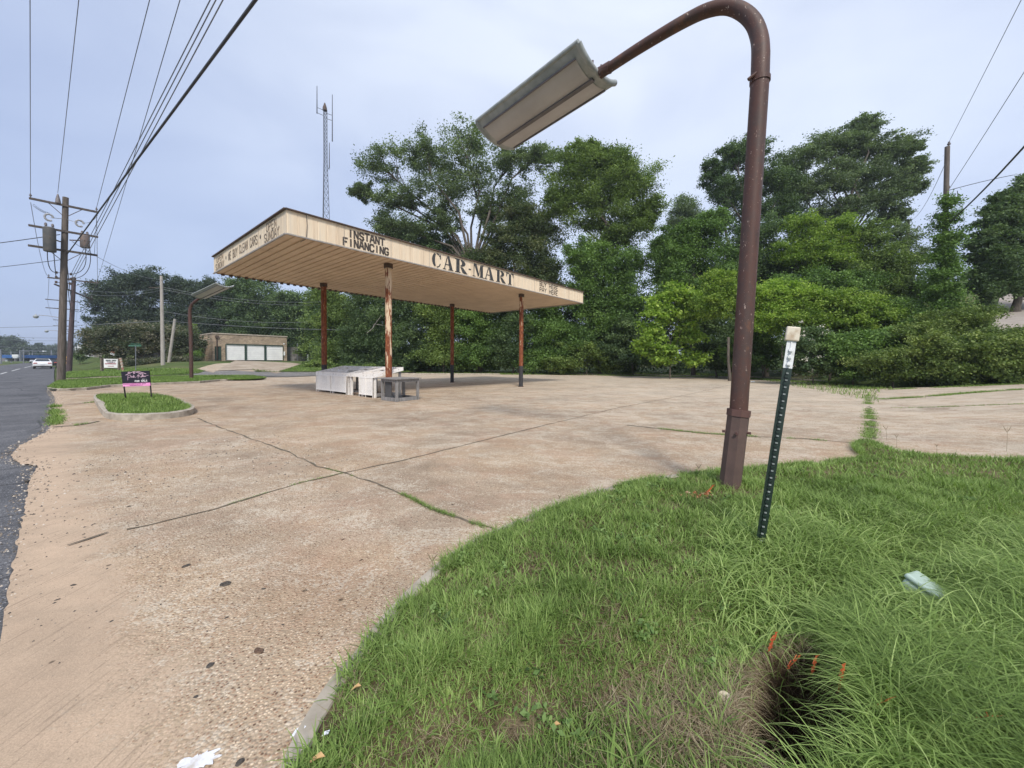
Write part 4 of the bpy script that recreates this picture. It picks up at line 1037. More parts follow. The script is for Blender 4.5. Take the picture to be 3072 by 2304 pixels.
def pl(mb, pts, w_, close=False):
    for i in range(len(pts)-1):
        a, b_ = SP(*pts[i], .002), SP(*pts[i+1], .002); d = (b_-a)
        if d.length < 1e-5: continue
        s_ = d.normalized().cross(nn_)*w_/2; ee = d.normalized()*w_*.3; mb.extrude([a-s_-ee, b_-s_+ee, b_+s_+ee, a+s_-ee], nn_*.002)
mb = MB()
pl(mb, [(.15,.76),(.45,.98),(.76,.80)], .016); pl(mb, [(.56,.97),(.62,1-.03),(.88,.80)], .016); pl(mb, [(.25,.86),(.25,.95),(.31,.95),(.31,.88)], .014)
pl(mb, [(.43,.86),(.48,.90),(.44,.93),(.43,.86),(.49,.84)], .012)
# script: P i n k   R i b b o n
pl(mb, [(.20,.42),(.23,.72),(.30,.76),(.34,.70),(.31,.62),(.24,.58)], .010)
for pts in ([(.34,.60),(.355,.67),(.36,.59),(.38,.60)], [(.38,.59),(.385,.66),(.40,.66),(.41,.59)], [(.42,.58),(.43,.76),(.43,.58)], [(.435,.65),(.46,.69),(.44,.63),(.47,.57),(.50,.60)],
            [(.58,.52),(.60,.80),(.66,.84),(.68,.76),(.60,.68),(.66,.62),(.70,.56)], [(.54,.62),(.57,.72),(.61,.66)], [(.70,.60),(.71,.68),(.715,.60)], [(.73,.60),(.735,.80),(.75,.64),(.73,.60)], [(.76,.60),(.765,.80),(.78,.64),(.76,.60)], [(.79,.62),(.805,.67),(.82,.62),(.80,.60),(.84,.66),(.84,.60),(.86,.66),(.96,.70)]):
    pl(mb, pts, .009)
mb.build('logo', M['ink_rose'], sg_)
def signword(mb, txt, x0, x1, y0, y1, P3, nrm, wt=.2):
    n = len(txt); adv = (x1-x0)/(n-.22); lw = adv*.78
    for k, ch in enumerate(txt):
        for po in GL[ch]:
            for i in range(len(po)-1):
                a = P3(x0+adv*k+po[i][0]/4*lw, y0+(y1-y0)*po[i][1]/6); b_ = P3(x0+adv*k+po[i+1][0]/4*lw, y0+(y1-y0)*po[i+1][1]/6)
                d = b_-a
                if d.length < 1e-5: continue
                w_ = wt*(P3(x0, y1)-P3(x0, y0)).length; s_ = d.normalized().cross(nrm)*w_/2; ee = d.normalized()*w_*.3
                mb.extrude([a-s_-ee, b_-s_+ee, b_+s_+ee, a+s_-ee], nrm*.002)
mb = MB(); signword(mb, 'FOR SALE', .45, .90, .29, .38, lambda u, v: SP(u, v, .002), nn_, .24); signword(mb, 'REALTY', .72, .89, .425, .465, lambda u, v: SP(u, v, .002), nn_, .14)
mb.build('sale_lettering', M['ink_white'], sg_)
mb = MB(); r_ = random.Random(4)
for y, x0_, x1_ in ((.145,.03,.84), (.05,.26,.78)):              # name and telephone line, too blurred to read: letter-like ticks
    x = x0_
    while x < x1_:
        if r_.random() < .14: x += .03; continue
        w_ = r_.uniform(.018, .028)
        pl(mb, [(x, y-.02), (x, y+.03), (x+w_*.6, y+(.03 if r_.random() < .5 else 0))], .009); 
        x += w_+.018
mb.build('rider_lettering', M['ink_dark'], sg_)
# ================================================================ UTILITY POLES AND WIRES
def pole_at(bpx, tpx, Y=None):
    b = G(*bpx) if Y is None else PY(bpx[0], bpx[1], Y)
    if Y is not None: b.z = terr(b.x, b.y)
    return b, PY(tpx[0], tpx[1], b.y)
def on(b, t, z): k = (z-b.z)/(t.z-b.z); return b+(t-b)*k
def insul(th_, p, s=1.0):
    MB().tube([p, p+Vector((0,0,.06*s)), p+Vector((0,0,.07*s)), p+Vector((0,0,.12*s)), p+Vector((0,0,.13*s)), p+Vector((0,0,.18*s))], [.018*s,.02*s,.05*s,.05*s,.03*s,.03*s], 8).build('insulator', M['porcelain'], th_, smooth='auto')
def pole_base(b, t, r0, r1, mat, label, cat='utility pole', group='utility poles along the road', name='utility_pole'):
    th = thing(name, label, cat, b, group)
    n = 8; path = [b-(t-b).normalized()*.4+(t-b)*0]+[b.lerp(t, k/n) for k in range(n+1)]
    MB().tube(path, [r0*1.03]+[r0+(r1-r0)*k/n for k in range(n+1)], 16).build('pole', mat, th, smooth='auto')
    return th
W = {}   # wire attachment points
# --- the near pole with transformers
b, t = pole_at((183,1148), (197,592)); Y0 = b.y
pa = pole_base(b, t, .195, .135, M['wood_pole'], 'tall wooden utility pole with two transformers at the near end of the roadside row')
def cross(pt, half, z, th, offs=(0,0,0), w_=.10, h_=.12, br=True, pole=None, d=V):
    c = on(pole[0], pole[1], z)-U*.14
    a, e = c-d*half, c+d*half
    mb = MB(); mb.beam(a, e, w_, h_); mb.build('crossarm', M['arm_wood'], th)
    if br:
        mb = MB()
        for sg in (-1, 1): mb.beam(c+d*sg*half*.48-Vector((0,0,.05)), on(pole[0], pole[1], z-.72)-U*.08, .03, .03)
        mb.build('arm_brace', M['dark_trim'], th)
    return a, e, c
zt_ = t.z; PA = (b, t)
a1, e1_, c1 = cross(None, 1.42, zt_-.55, pa, pole=PA)
a2, e2_, c2 = cross(None, 1.42, zt_-2.15, pa, pole=PA, br=False)
a3, e3_, c3 = cross(None, 1.42, zt_-3.35, pa, pole=PA)
for p in (a1+V*.06, c1-V*.30, e1_-V*.10): insul(pa, p+Vector((0,0,.06)), 1.2)
insul(pa, e1_-V*.10-Vector((0,0,.30)), 1.0)
mb = MB(); mb.tube([c1-V*.30+Vector((0,0,.05)), c1-V*.30+Vector((0,0,.30)), c1-V*.30+Vector((0,0,.62))], [.13,.10,.03], 10)
mb.build('insulator', M['porcelain'], pa, smooth='auto')
def transformer(c, r, h, m, th):
    mb = MB(); mb.tube([c, c+Vector((0,0,.04)), c+Vector((0,0,h)), c+Vector((0,0,h+.06))], [r*.92, r, r, r*.8], 20); o = mb.build('transformer', m, th, smooth='auto')
    k = MB()
    for dx, dy in ((-.5, 0), (.5, .1)):
        p = c+V*dx*r+U*dy*r+Vector((0,0,h+.05)); k.tube([p, p+Vector((0,0,.08)), p+Vector((0,0,.10)), p+Vector((0,0,.16)), p+Vector((0,0,.18)), p+Vector((0,0,.26))], [.04,.04,.075,.05,.07,.03], 10)
    k.build('bushing', M['porcelain'], o, smooth='auto')
    k = MB(); k.beam(c+Vector((0,0,h*.55))-U*r, c+Vector((0,0,h*.55))+(on(*PA, c.z+h*.55)-c)*Vector((1,1,0))*.75, .06, .06); k.build('mounting_bracket', M['dark_trim'], o)
    return o
tc1 = c2-V*.62-U*.36; tc1.z = zt_-3.62; transformer(tc1, .27, 1.42, M['transformer'], pa)
tc2 = c2+V*.82-U*.36; tc2.z = zt_-3.05; transformer(tc2, .22, .74, M['transformer_rust'], pa)
mb = MB()
def ring(mb, c, r, tr, ax=U):
    pts = [c+V*r*math.cos(a)+Vector((0,0,r*1.15*math.sin(a))) for a in [k*2*math.pi/14 for k in range(13)]]; mb.tube(pts, tr, 8)
ring(mb, c2-V*.62+Vector((0,0,.62))-U*.3, .17, .055); ring(mb, c2+V*.62+Vector((0,0,.60))-U*.3, .17, .055)
mb.beam(on(*PA, zt_-1.35), c2-V*.55+Vector((0,0,.62))-U*.3, .03, .03); mb.beam(on(*PA, zt_-1.35), c2+V*.55+Vector((0,0,.62))-U*.3, .03, .03)
mb.build('cutout_switch', simple('pale_porcelain_switch', (0.42,0.43,0.45), (0.2,0.2,0.22), 9, 0.4), pa, smooth='auto')
for z in (zt_-4.75, zt_-5.05, zt_-5.35):
    p = on(*PA, z)
    for sg in (-1, 1): q_ = p+V*sg*.30; MB().beam(p, q_, .03, .03).tube([q_-Vector((0,0,.07)), q_+Vector((0,0,.07))], .055, 10).build('spool_bracket', M['dark_trim'], pa)
def curve(p0, p1, sag, n=10, side=Vector((0,0,0))):
    return [Vector(p0).lerp(Vector(p1), k/n)-Vector((0,0,1))*sag*4*(k/n)*(1-k/n)+side*4*(k/n)*(1-k/n) for k in range(n+1)]
mb = MB()
mb.tube(curve(tc1+V*-.1, on(*PA, zt_-4.75)-V*.3, .35, 10, -V*.1), .020, 6); mb.tube(curve(tc1+V*.15, on(*PA, zt_-5.05)-V*.3, .2), .020, 6)
mb.tube(curve(tc2+V*0, on(*PA, zt_-4.75)+V*.3, .35, 10, V*.25), .018, 6); mb.tube(curve(tc2+V*.2, on(*PA, zt_-5.05)+V*.3, .4, 10, V*.3), .018, 6)
mb.tube(curve(e1_-V*.1-Vector((0,0,.3)), c2+V*.62+Vector((0,0,.75))-U*.3, .25), .012, 5)
mb.tube(curve(e1_-V*.1-Vector((0,0,.3)), e3_-V*.15+Vector((0,0,.0)), .0), .010, 5)
sp_ = []                                                          # coiled jumper
p0, p1 = a1+V*.16-Vector((0,0,.35)), c2-V*.62+Vector((0,0,.85))-U*.3
for k in range(60):
    u = k/59; sp_.append(p0.lerp(p1, u)+V*.05*math.cos(k*.9)+Vector((0,0,.06*math.sin(k*.9)-.3*u*(1-u))))
mb.tube(sp_, .009, 5); mb.build('jumper_wire', M['wire'], pa)
# wires from the near pole towards the viewer
def wire(p0, p1, r, sag, label, cat='wire', mat='wire_pale', grp='overhead lines above the road', n=20, name='overhead_wire'):
    p0, p1 = Vector(p0), Vector(p1); mb = MB(); mb.tube(curve(p0, p1, sag, n), r, 6)
    return lone(mb, name, M[mat], label, cat, grp, origin=p0, smooth='auto')
def toward(p0, px, h, k=2.4, py=0):
    q_ = PZ2(px, py, h); return Vector(p0)+(q_-Vector(p0))*k
def PZ2(px, py, z):
    d = ray(px, py); return EYE+d*((z-CAMZ)/d.z)
i1, i2, i3 = a1+V*.06+Vector((0,0,.27)), c1-V*.30+Vector((0,0,.68)), e1_-V*.10+Vector((0,0,.27))
wire(i1, toward(i1, 90, 13.6), .012, .03, 'leftmost thin overhead wire running up from the left tip of the top crossarm')
wire(i2, toward(i2, 236, 13.9), .012, .03, 'second thin overhead wire from the left, rising off the dark pin near the pole top')
wire(i3, toward(i3, 448, 13.0), .012, .03, 'thin overhead wire rising from the right tip of the top crossarm')
# secondary conductors (three close together) and the heavy telephone cable
s0 = on(*PA, zt_-4.75)+V*.3
for k, (px, dz) in enumerate(((629,0),(646,-.3),(667,-.6))):
    p0 = s0+Vector((0,0,dz)); p1 = toward(p0, px, 9.6-.25*k)
    wire(p0, p1, .012, .02, ('leftmost','middle','rightmost')[k]+' of the three close parallel wires rising from the near pole rack')
p0 = on(*PA, 8.15)+V*.12; wire(p0, toward(p0, 766, 7.6), .027, .0, 'thick black telephone cable sweeping up from the near utility pole', 'cable', 'wire', name='telephone_cable')
# --- second pole down the road
b, t = pole_at((207,1116), (222,832)); PB = (b, t)
pb_ = pole_base(b, t, .24, .17, M['pole_dark'], 'second utility pole down the road, reddish dark and slightly leaning right')
a4, e4, c4 = cross(None, 1.9, t.z-.35, pb_, pole=PB, w_=.11, h_=.13)
dd = (V*.8+U*.6).normalized()
mb = MB(); c_ = on(*PB, t.z-1.6); mb.beam(c_-dd*1.7+Vector((0,0,.5)), c_+dd*1.9-Vector((0,0,.6)), .12, .14); mb.build('crossarm', M['arm_wood'], pb_)
for p in (a4+V*.1, c4+Vector((0,0,.05)), e4-V*.1, c_+dd*1.8-Vector((0,0,.5)), c_+dd*1.2-Vector((0,0,.3)), c_-dd*1.0+Vector((0,0,.35))): insul(pb_, p+Vector((0,0,.05)), 1.6)
mb = MB(); mb.tube(curve(c_+dd*1.8-Vector((0,0,.5)), on(*PB, t.z-3.6), .8), .03, 5); mb.tube(curve(c_+dd*1.0, c_+dd*2.0-Vector((0,0,.9)), .3), .02, 5); mb.build('jumper_wire', M['wire'], pb_)
wire(i1-Vector((0,0,.5)), a4+V*.1+Vector((0,0,.2)), .014, 1.2, 'thin wire drooping from the near pole to the left arm end of the second pole')
wire(i3-Vector((0,0,.5)), e4-V*.1+Vector((0,0,.2)), .014, 1.0, 'thin wire drooping from the near pole to the right arm end of the second pole')
p1 = e4-V*.1+Vector((0,0,.25)); wire(p1, toward(p1, 539, 13.2, 2.0), .013, .03, 'long thin wire passing the near pole from the second pole and leaving at the top')
for k, dz in enumerate((0, .8)):
    wire(on(*PA, 7.9-dz)+V*.1, on(*PB, 8.0-dz*1.5), .022, .9, ('upper','lower')[k]+' dark cable strung between the first and second utility poles low down', 'cable', 'wire')
# --- poles further down the road
for k, (s, t_, h, lab) in enumerate(((108, 1.0, 12.6, 'third utility pole down the road, just behind the nearest one, with a street light'), (152, 1.3, 11.8, 'fourth utility pole down the road with a small street light'), (200, 2.4, 11.0, 'farthest utility pole of the road row'))):
    bb = XY(s, t_+road_shift(s)); bb.z = terr(bb.x, bb.y); tt_ = bb+Vector((0,0,h))
    pp = pole_base(bb, tt_, .2, .14, M['wood_pole'], lab)
    for z in ((h-.5), (h-2.0)):
        MB().beam(bb+Vector((0,0,z))-V*2.0, bb+Vector((0,0,z))+V*2.0, .13, .14).build('crossarm', M['arm_wood'], pp)
    if k < 2:
        zz = (8.9, 8.3)[k]; d_ = -V
        mb = MB(); mb.tube([bb+Vector((0,0,zz)), bb+d_*1.6+Vector((0,0,zz+.25)), bb+d_*2.9+Vector((0,0,zz+.3))], .05, 6); mb.build('lamp_arm', M['drip'], pp)
        mb = MB(); mb.tube([bb+d_*3.1+Vector((0,0,zz+v_)) for v_ in (.40,.22,.10,-.12,-.30)], [.08,.16,.36,.34,.16], 12); mb.build('street_light', M['lamp_shell'], pp, smooth='auto')
    for kk, off in enumerate((-1.8, 1.8)):
        prev = PB[1] if k == 0 else prevt
        wire(prev+V*off-Vector((0,0,.3)), tt_+V*off-Vector((0,0,.4)), .016, 1.0, ('left','right')[kk]+' thin wire between the '+('second and third','third and fourth','fourth and farthest')[k]+' road poles', n=8)
    prevt = tt_
# wires crossing the road on the left
wire(on(*PA, 9.3)-V*.2, PY(-400, 772, 26), .024, .1, 'dark service cable leaving the near pole rack to the left edge', 'cable', 'wire')
wire(on(*PA, 7.75)-V*.12, PY(-400, 838, 30), .018, .1, 'thin cable leaving the near pole to the left edge lower down', 'cable', 'wire')
# --- pole behind the sign, with wires across to the right
b, t = pole_at((489,1098), (484,828), 46); PC = (b, t)
pc_ = pole_base(b, t, .21, .14, M['wood_pole_pale'], 'pale wooden utility pole between the trees left of the brick garage', group='utility poles beyond the lot')
MB().beam(on(*PC, t.z-1.35)-V*1.1-Vector((0,0,.2)), on(*PC, t.z-1.35)+V*.2, .1, .1).build('crossarm', M['arm_wood'], pc_)
wire(on(*PA, 9.0)+V*.3, on(*PC, t.z-.4), .016, .6, 'sagging wire from the near pole to the pale pole by the garage trees')
wire(on(*PC, 6.1), PY(-200, 985, 46)+Vector((0,0,.0)), .022, .2, 'pale wire crossing left from the pale pole low over the shrub', grp='lines beyond the lot')
e_ = PY(1120, 990, 50); wire(on(*PC, 6.15), e_, .022, .3, 'pale wire crossing right from the pale pole above the brick garage', grp='lines beyond the lot')
for k, (za, py) in enumerate(((1.3, 903), (1.55, 912), (4.2, 960))):
    wire(on(*PC, t.z-za), PY(1000, py, 56), .016, .8, ('upper','middle','lower')[k]+' of the thin wires passing behind the distant lot lamp', grp='lines beyond the lot')
for k, (za, py) in enumerate(((1.4, 868), (1.7, 880))):
    wire(on(*PC, t.z-za), PY(250, py, 56), .016, .5, ('upper','lower')[k]+' thin wire crossing the dark tree crowns left of the pale pole', grp='lines beyond the lot')
b, t = pole_at((507,1087), (525,957), 50)
pole_base(b, t, .17, .15, M['wood_pole_pale'], 'short pale pole leaning right beside the brick garage', group='utility poles beyond the lot', name='leaning_pole')
# --- right-hand poles
b = PY(2832, 900, 26); b.z = terr(b.x, b.y); t = PY(2842, 440, 26); PR = (b, t)
pr_ = pole_base(b, t, .16, .13, M['wood_pole'], 'wooden utility pole on the right wrapped in green vine', group='utility poles on the hill')
insul(pr_, t+Vector((.1,0,.0)), 1.8); insul(pr_, on(*PR, t.z-2.8)+Vector((.18,0,0)), 1.2)
wire(t+Vector((.1,0,.3)), toward(t+Vector((.1,0,.3)), 3060, 15.5), .013, .1, 'thin wire rising from the top of the vine wrapped pole', grp='lines over the hill')
p0 = on(*PR, t.z-2.8)+Vector((.2,0,0)); wire(p0, PY(3110, 150, 16)+(PY(3110, 150, 16)-p0)*.6, .014, .1, 'thin wire rising from partway down the vine wrapped pole', grp='lines over the hill')
p0 = on(*PR, 11.0)+Vector((.2,0,0)); q_ = PY(3120, 360, 13); wire(p0, q_+(q_-p0)*.5, .035, .35, 'thick dark cable rising right from the vine wrapped pole', 'cable', 'wire', 'lines over the hill')
p0 = on(*PR, t.z-2.9)+Vector((.15,0,0)); wire(p0, PY(3040, 525, 30), .022, -.05, 'dark cable running level from the vine wrapped pole into the right tree', 'cable', 'wire', 'lines over the hill')
mb = MB(); mb.tube(curve(p0+Vector((.6,0,-.02)), on(*PR, t.z-4.0)+Vector((.15,0,0)), .35, 10, Vector((.25,0,0))), .02, 5); mb.build('drip_loop', M['wire'], pr_)
b2_ = PY(2722, 900, 50); b2_.z = terr(b2_.x, b2_.y); t2_ = PY(2724, 662, 50); PQ = (b2_, t2_)
pq_ = pole_base(b2_, t2_, .2, .17, M['pole_dark'], 'farther dark utility pole left of the vine wrapped pole', group='utility poles on the hill')
mb = MB(); mb.tube([on(*PQ, t2_.z-3.4)+Vector((-.45,0,0)), on(*PQ, t2_.z-4.9)+Vector((-.45,0,0))], .32, 12); mb.build('transformer', M['transformer'], pq_, smooth='auto')
mb = MB(); mb.beam(on(*PQ, t2_.z-1.2), on(*PQ, t2_.z-1.1)+Vector((1.2,0,0)), .05, .05); ringp = [on(*PQ, t2_.z-1.0)+Vector((1.4+.2*math.cos(a), 0, .35*math.sin(a))) for a in [k*.5 for k in range(11)]]; mb.tube(ringp, .05, 6)
mb.beam(on(*PQ, t2_.z-2.9), on(*PQ, t2_.z-2.9)+Vector((1.2,0,0)), .05, .05); mb.build('cutout_switch', M['dark_trim'], pq_)
wire(on(*PR, t.z-1.2)-Vector((.15,0,0)), t2_+Vector((0,0,0)), .016, 1.0, 'sagging wire between the two poles on the right', grp='lines over the hill')
for k, z in enumerate((5.4, 6.4)):
    wire(on(*PR, t.z-z), on(*PQ, t2_.z-3.0-k*.6)+Vector((.8,0,0)), .014, .6, ('upper','lower')[k]+' faint low wire between the two poles on the right', grp='lines over the hill')
# ================================================================ RADIO TOWER
Yt = 62.0
tb_ = PY(978, 1085, Yt); tb_.z = terr(tb_.x, tb_.y); tt_ = PY(974.5, 328, Yt)
tw = thing('radio_tower', 'slim steel lattice radio tower with whip antennas beyond the canopy', 'radio tower', tb_)
mb = MB(); H = tt_.z-tb_.z; n = 42
def wd_(u): return (2.6*(1-u)+.0*u)*(u < .0)+ (lambda u: 2.3+( .55-2.3)*min(1, u/.80))(u)
def leg(k, u):
    a = k*2*math.pi/3+.35; w__ = wd_(u)/1.732; return tb_.lerp(tt_, u)+Vector((w__*math.cos(a), w__*math.sin(a), 0))
for k in range(3):
    mb.tube([leg(k, j/10) for j in range(11)], .045, 5)
u = 0; lv = [0]
while lv[-1] < 1: lv.append(min(1, lv[-1]+(wd_(lv[-1])*1.15)/H))
for j in range(len(lv)-1):
    for k in range(3):
        a, b_ = leg(k, lv[j]), leg((k+1) % 3, lv[j+1]); c_, d_ = leg((k+1) % 3, lv[j]), leg(k, lv[j+1])
        mb.beam(a, b_, .03, .03); mb.beam(c_, d_, .03, .03); mb.beam(leg(k, lv[j+1]), leg((k+1) % 3, lv[j+1]), .03, .03)
mb.build('lattice_mast', M['white_steel'], tw)
def whip(x, y0, y1, xb, ya, yb):
    mb = MB(); mb.tube([PY(x+3*(1 if x < 960 else 0)*0, y1, Yt), PY(x, y0, Yt)], [.09, .05], 6); mb.build('antenna', M['white_steel'], tw)
    mb = MB()
    for yy in (ya, yb): mb.beam(PY(x, yy-8 if x < 970 else yy+6, Yt), PY(xb, yy, Yt), .06, .06)
    mb.build('antenna_bracket', M['white_steel'], tw)
whip(951, 258, 340, 969, 330, 346); whip(997, 284, 424, 980, 340, 356); whip(988, 428, 505, 984, 503, 504)
mb = MB(); mb.tube([tt_-Vector((0,0,.2)), tt_+Vector((0,0,.3)), tt_+Vector((0,0,1.0))], [.35,.3,.08], 8); mb.build('beacon', M['dark_trim'], tw)

# ================================================================ BRICK GARAGE
g = NM('tan_brick'); bt = g.n('ShaderNodeTexBrick'); bt.inputs['Scale'].default_value = 1.0; bt.inputs['Brick Width'].default_value = .42; bt.inputs['Row Height'].default_value = .16; bt.inputs['Mortar Size'].default_value = .02
bt.inputs['Color1'].default_value = (.42,.32,.22,1); bt.inputs['Color2'].default_value = (.26,.19,.14,1); bt.inputs['Mortar'].default_value = (.36,.31,.25,1)
X = g.xyz(); cm = g.n('ShaderNodeCombineXYZ'); g.l(g.math('ADD', X[0], X[1]), cm.inputs[0]); g.l(X[2], cm.inputs[1]); g.l(cm.outputs[0], bt.inputs['Vector'])
c = g.mix(1.0, bt.outputs['Color'], g.ramp(g.noise(.8, 6, 0.7), [(.35, .75), (.65, 1.2)]), 'MULTIPLY'); M['brick'] = g.done(c, .9, 0, .2)
M['coping'] = simple('pale_coping', (0.50,0.44,0.36), (0.36,0.31,0.26), 2, .9)
M['garage_white'] = simple('white_garage_door', (0.90,0.90,0.90), (0.80,0.80,0.81), 1.5, .5)
M['green_trim'] = simple('dark_green_trim', (0.020,0.045,0.035), (0.03,0.06,0.045), 4, .6)
BL = PY(638, 1079.4, 60); BR = PY(860.5, 1083, 68.2); zb_ = 1.42
BL.z = BR.z = zb_; bd = (BR-BL); bd.z = 0; BW = bd.length; bd.normalize(); bn = Vector((-bd.y, bd.x, 0)); 
if bn.y < 0: bn = -bn
BH = PY(638, 1001, 60).z-zb_; BD = 9.0
bg_ = thing('brick_garage', 'low tan brick garage with a flat roof and three white doors', 'building', BL+bd*BW/2+bn*BD/2)
def Q(x, y, z): return BL+bd*x+bn*y+Vector((0,0,z))
def panel(mb, x0, x1, y, za, zb2, th=.2): mb.frame_box(Q((x0+x1)/2, y, (za+zb2)/2), bd*(x1-x0)/2, bn*th/2, Vector((0,0,(zb2-za)/2)))
def Lq(px, y=0):
    lo, hi = -20, 60
    for _ in range(50):
        m = (lo+hi)/2
        if proj(Q(m, y, 1))[0] < px: lo = m
        else: hi = m
    return lo
xs_ = [Lq(240+v/2.989) for v in (1310, 1476, 1495, 1652, 1670, 1817)]; dr = [Lq(240+v/2.989) for v in (1207, 1268)]
dh = 2.5; mb = MB()
panel(mb, 0, dr[0], 0, -.3, dh*.86); panel(mb, dr[1], xs_[0], 0, -.3, dh*.86); panel(mb, xs_[5], BW, 0, -.3, dh); panel(mb, 0, xs_[0], 0, dh*.86, dh); panel(mb, 0, BW, 0, dh, BH)
for x in (0.1, BW-.1): mb.frame_box(Q(x, BD/2, BH/2-.15), bd*.1, bn*(BD/2-.1), Vector((0,0,BH/2+.15)))
mb.frame_box(Q(BW/2, BD-.1, BH/2-.15), bd*(BW/2-.2), bn*.1, Vector((0,0,BH/2+.15)))
mb.build('wall', M['brick'], bg_)
for i in range(3):
    x0, x1 = xs_[2*i], xs_[2*i+1]; mb = MB(); n = 8
    for k in range(n): panel(mb, x0, x1, .06, dh*k/n+.01, dh*(k+1)/n-.025, .06)
    panel(mb, x0, x1, .11, 0, dh, .02); mb.build('garage_door', M['garage_white'], bg_)
mb = MB()
for x0, x1 in ((xs_[1], xs_[2]), (xs_[3], xs_[4])): panel(mb, x0, x1, .0, -.1, dh, .2)
panel(mb, xs_[0], xs_[5], -.11, dh, dh+.14, .04); panel(mb, xs_[0]-.12, xs_[0]-.002, -.115, -.1, dh, .05); panel(mb, xs_[5]+.002, xs_[5]+.12, -.115, -.1, dh, .05); mb.build('door_frame', M['green_trim'], bg_)
mb = MB(); panel(mb, dr[0]+.02, dr[1]-.02, .05, 0, dh*.86-.02, .08); mb.build('door', M['green_trim'], bg_)
mb = MB(); panel(mb, -.08, BW+.08, -.02, BH, BH+.16, .36)
for x in (0.1, BW-.1): mb.frame_box(Q(x, BD/2, BH+.08), bd*.18, bn*(BD/2-.17), Vector((0,0,.08)))
mb.build('coping', M['coping'], bg_)
mb = MB(); mb.frame_box(Q(BW/2, BD/2, BH-.3), bd*(BW/2-.2), bn*(BD/2-.2), Vector((0,0,.06))); mb.build('roof', M['drip'], bg_)
mb = MB(); mb.beam(Q(.55,-.16,.1), Q(.55,-.16,BH-.3), .12, .12); mb.frame_box(Q(.55,-.2,BH-.45), bd*.22, bn*.12, Vector((0,0,.2))); mb.build('downpipe', M['dark_trim'], bg_)
mb = MB(); mb.frame_box(Q(BW-.5,-.13,2.9), bd*.1, bn*.05, Vector((0,0,.1))); mb.frame_box(Q(BW-.45,-.13,1.2), bd*.12, bn*.04, Vector((0,0,.35))); mb.build('meter_box', M['garage_white'], bg_)
# low wing at its left, grey block wall at its right
wg = thing('garage_wing', 'low brick wing with a white post left of the brick garage', 'building', Q(-2.4, 6, -.2))
mb = MB(); mb.frame_box(Q(-2.4, 7.2, 1.4), bd*2.2, bn*1.4, Vector((0,0,1.7))); mb.build('wall', M['brick'], wg)
mb = MB(); mb.frame_box(Q(-2.4, 6.0, 3.25), bd*2.5, bn*3.0, Vector((0,0,.08))); mb.build('roof', M['coping'], wg)
mb = MB(); mb.beam(Q(-1.6, 3.4, -.2), Q(-1.6, 3.4, 3.15), .14, .14); mb.build('porch_post', M['garage_white'], wg)
mb = MB(); mb.frame_box(Q(-2.6, 5.75, 1.9), bd*.7, bn*.03, Vector((0,0,.8))); mb.build('window', M['green_trim'], wg)
M['block'] = simple('stained_grey_block_wall', (0.25,0.24,0.235), (0.13,0.125,0.12), .7, .95, stretch=(1,1,2))
e0, e1w = Q(BW+.2, 1.5, -.3), PY(1075, 1085, 78); e1w.z = e0.z
mb = MB(); n = 6
for k in range(n):
    a, b_ = e0.lerp(e1w, k/n), e0.lerp(e1w, (k+1)/n); mb.beam(a+Vector((0,0,1.35-.08*k)), b_+Vector((0,0,1.35-.08*k)), .2, 2.7)
lone(mb, 'block_wall', M['block'], 'stained grey block wall running right from the brick garage', 'wall', origin=e0)
pf = PY(892.5, 1082, 69); pf.z = 1.3; mb = MB(); mb.tube([pf, pf+Vector((0,0,3.2))], .07, 6); lone(mb, 'metal_post', M['wire_pale'], 'thin pale metal post standing before the grey block wall', 'post', origin=pf)
pf = PY(924, 1083, 68); pf.z = 1.3; mb = MB(); mb.tube([pf, pf+Vector((0,0,.9)), pf+Vector((0,0,1.0)), pf+Vector((0,0,1.15))], [.13,.13,.2,.08], 8); lone(mb, 'standpipe', M['wire_pale'], 'short grey standpipe in front of the block wall', 'standpipe', origin=pf)
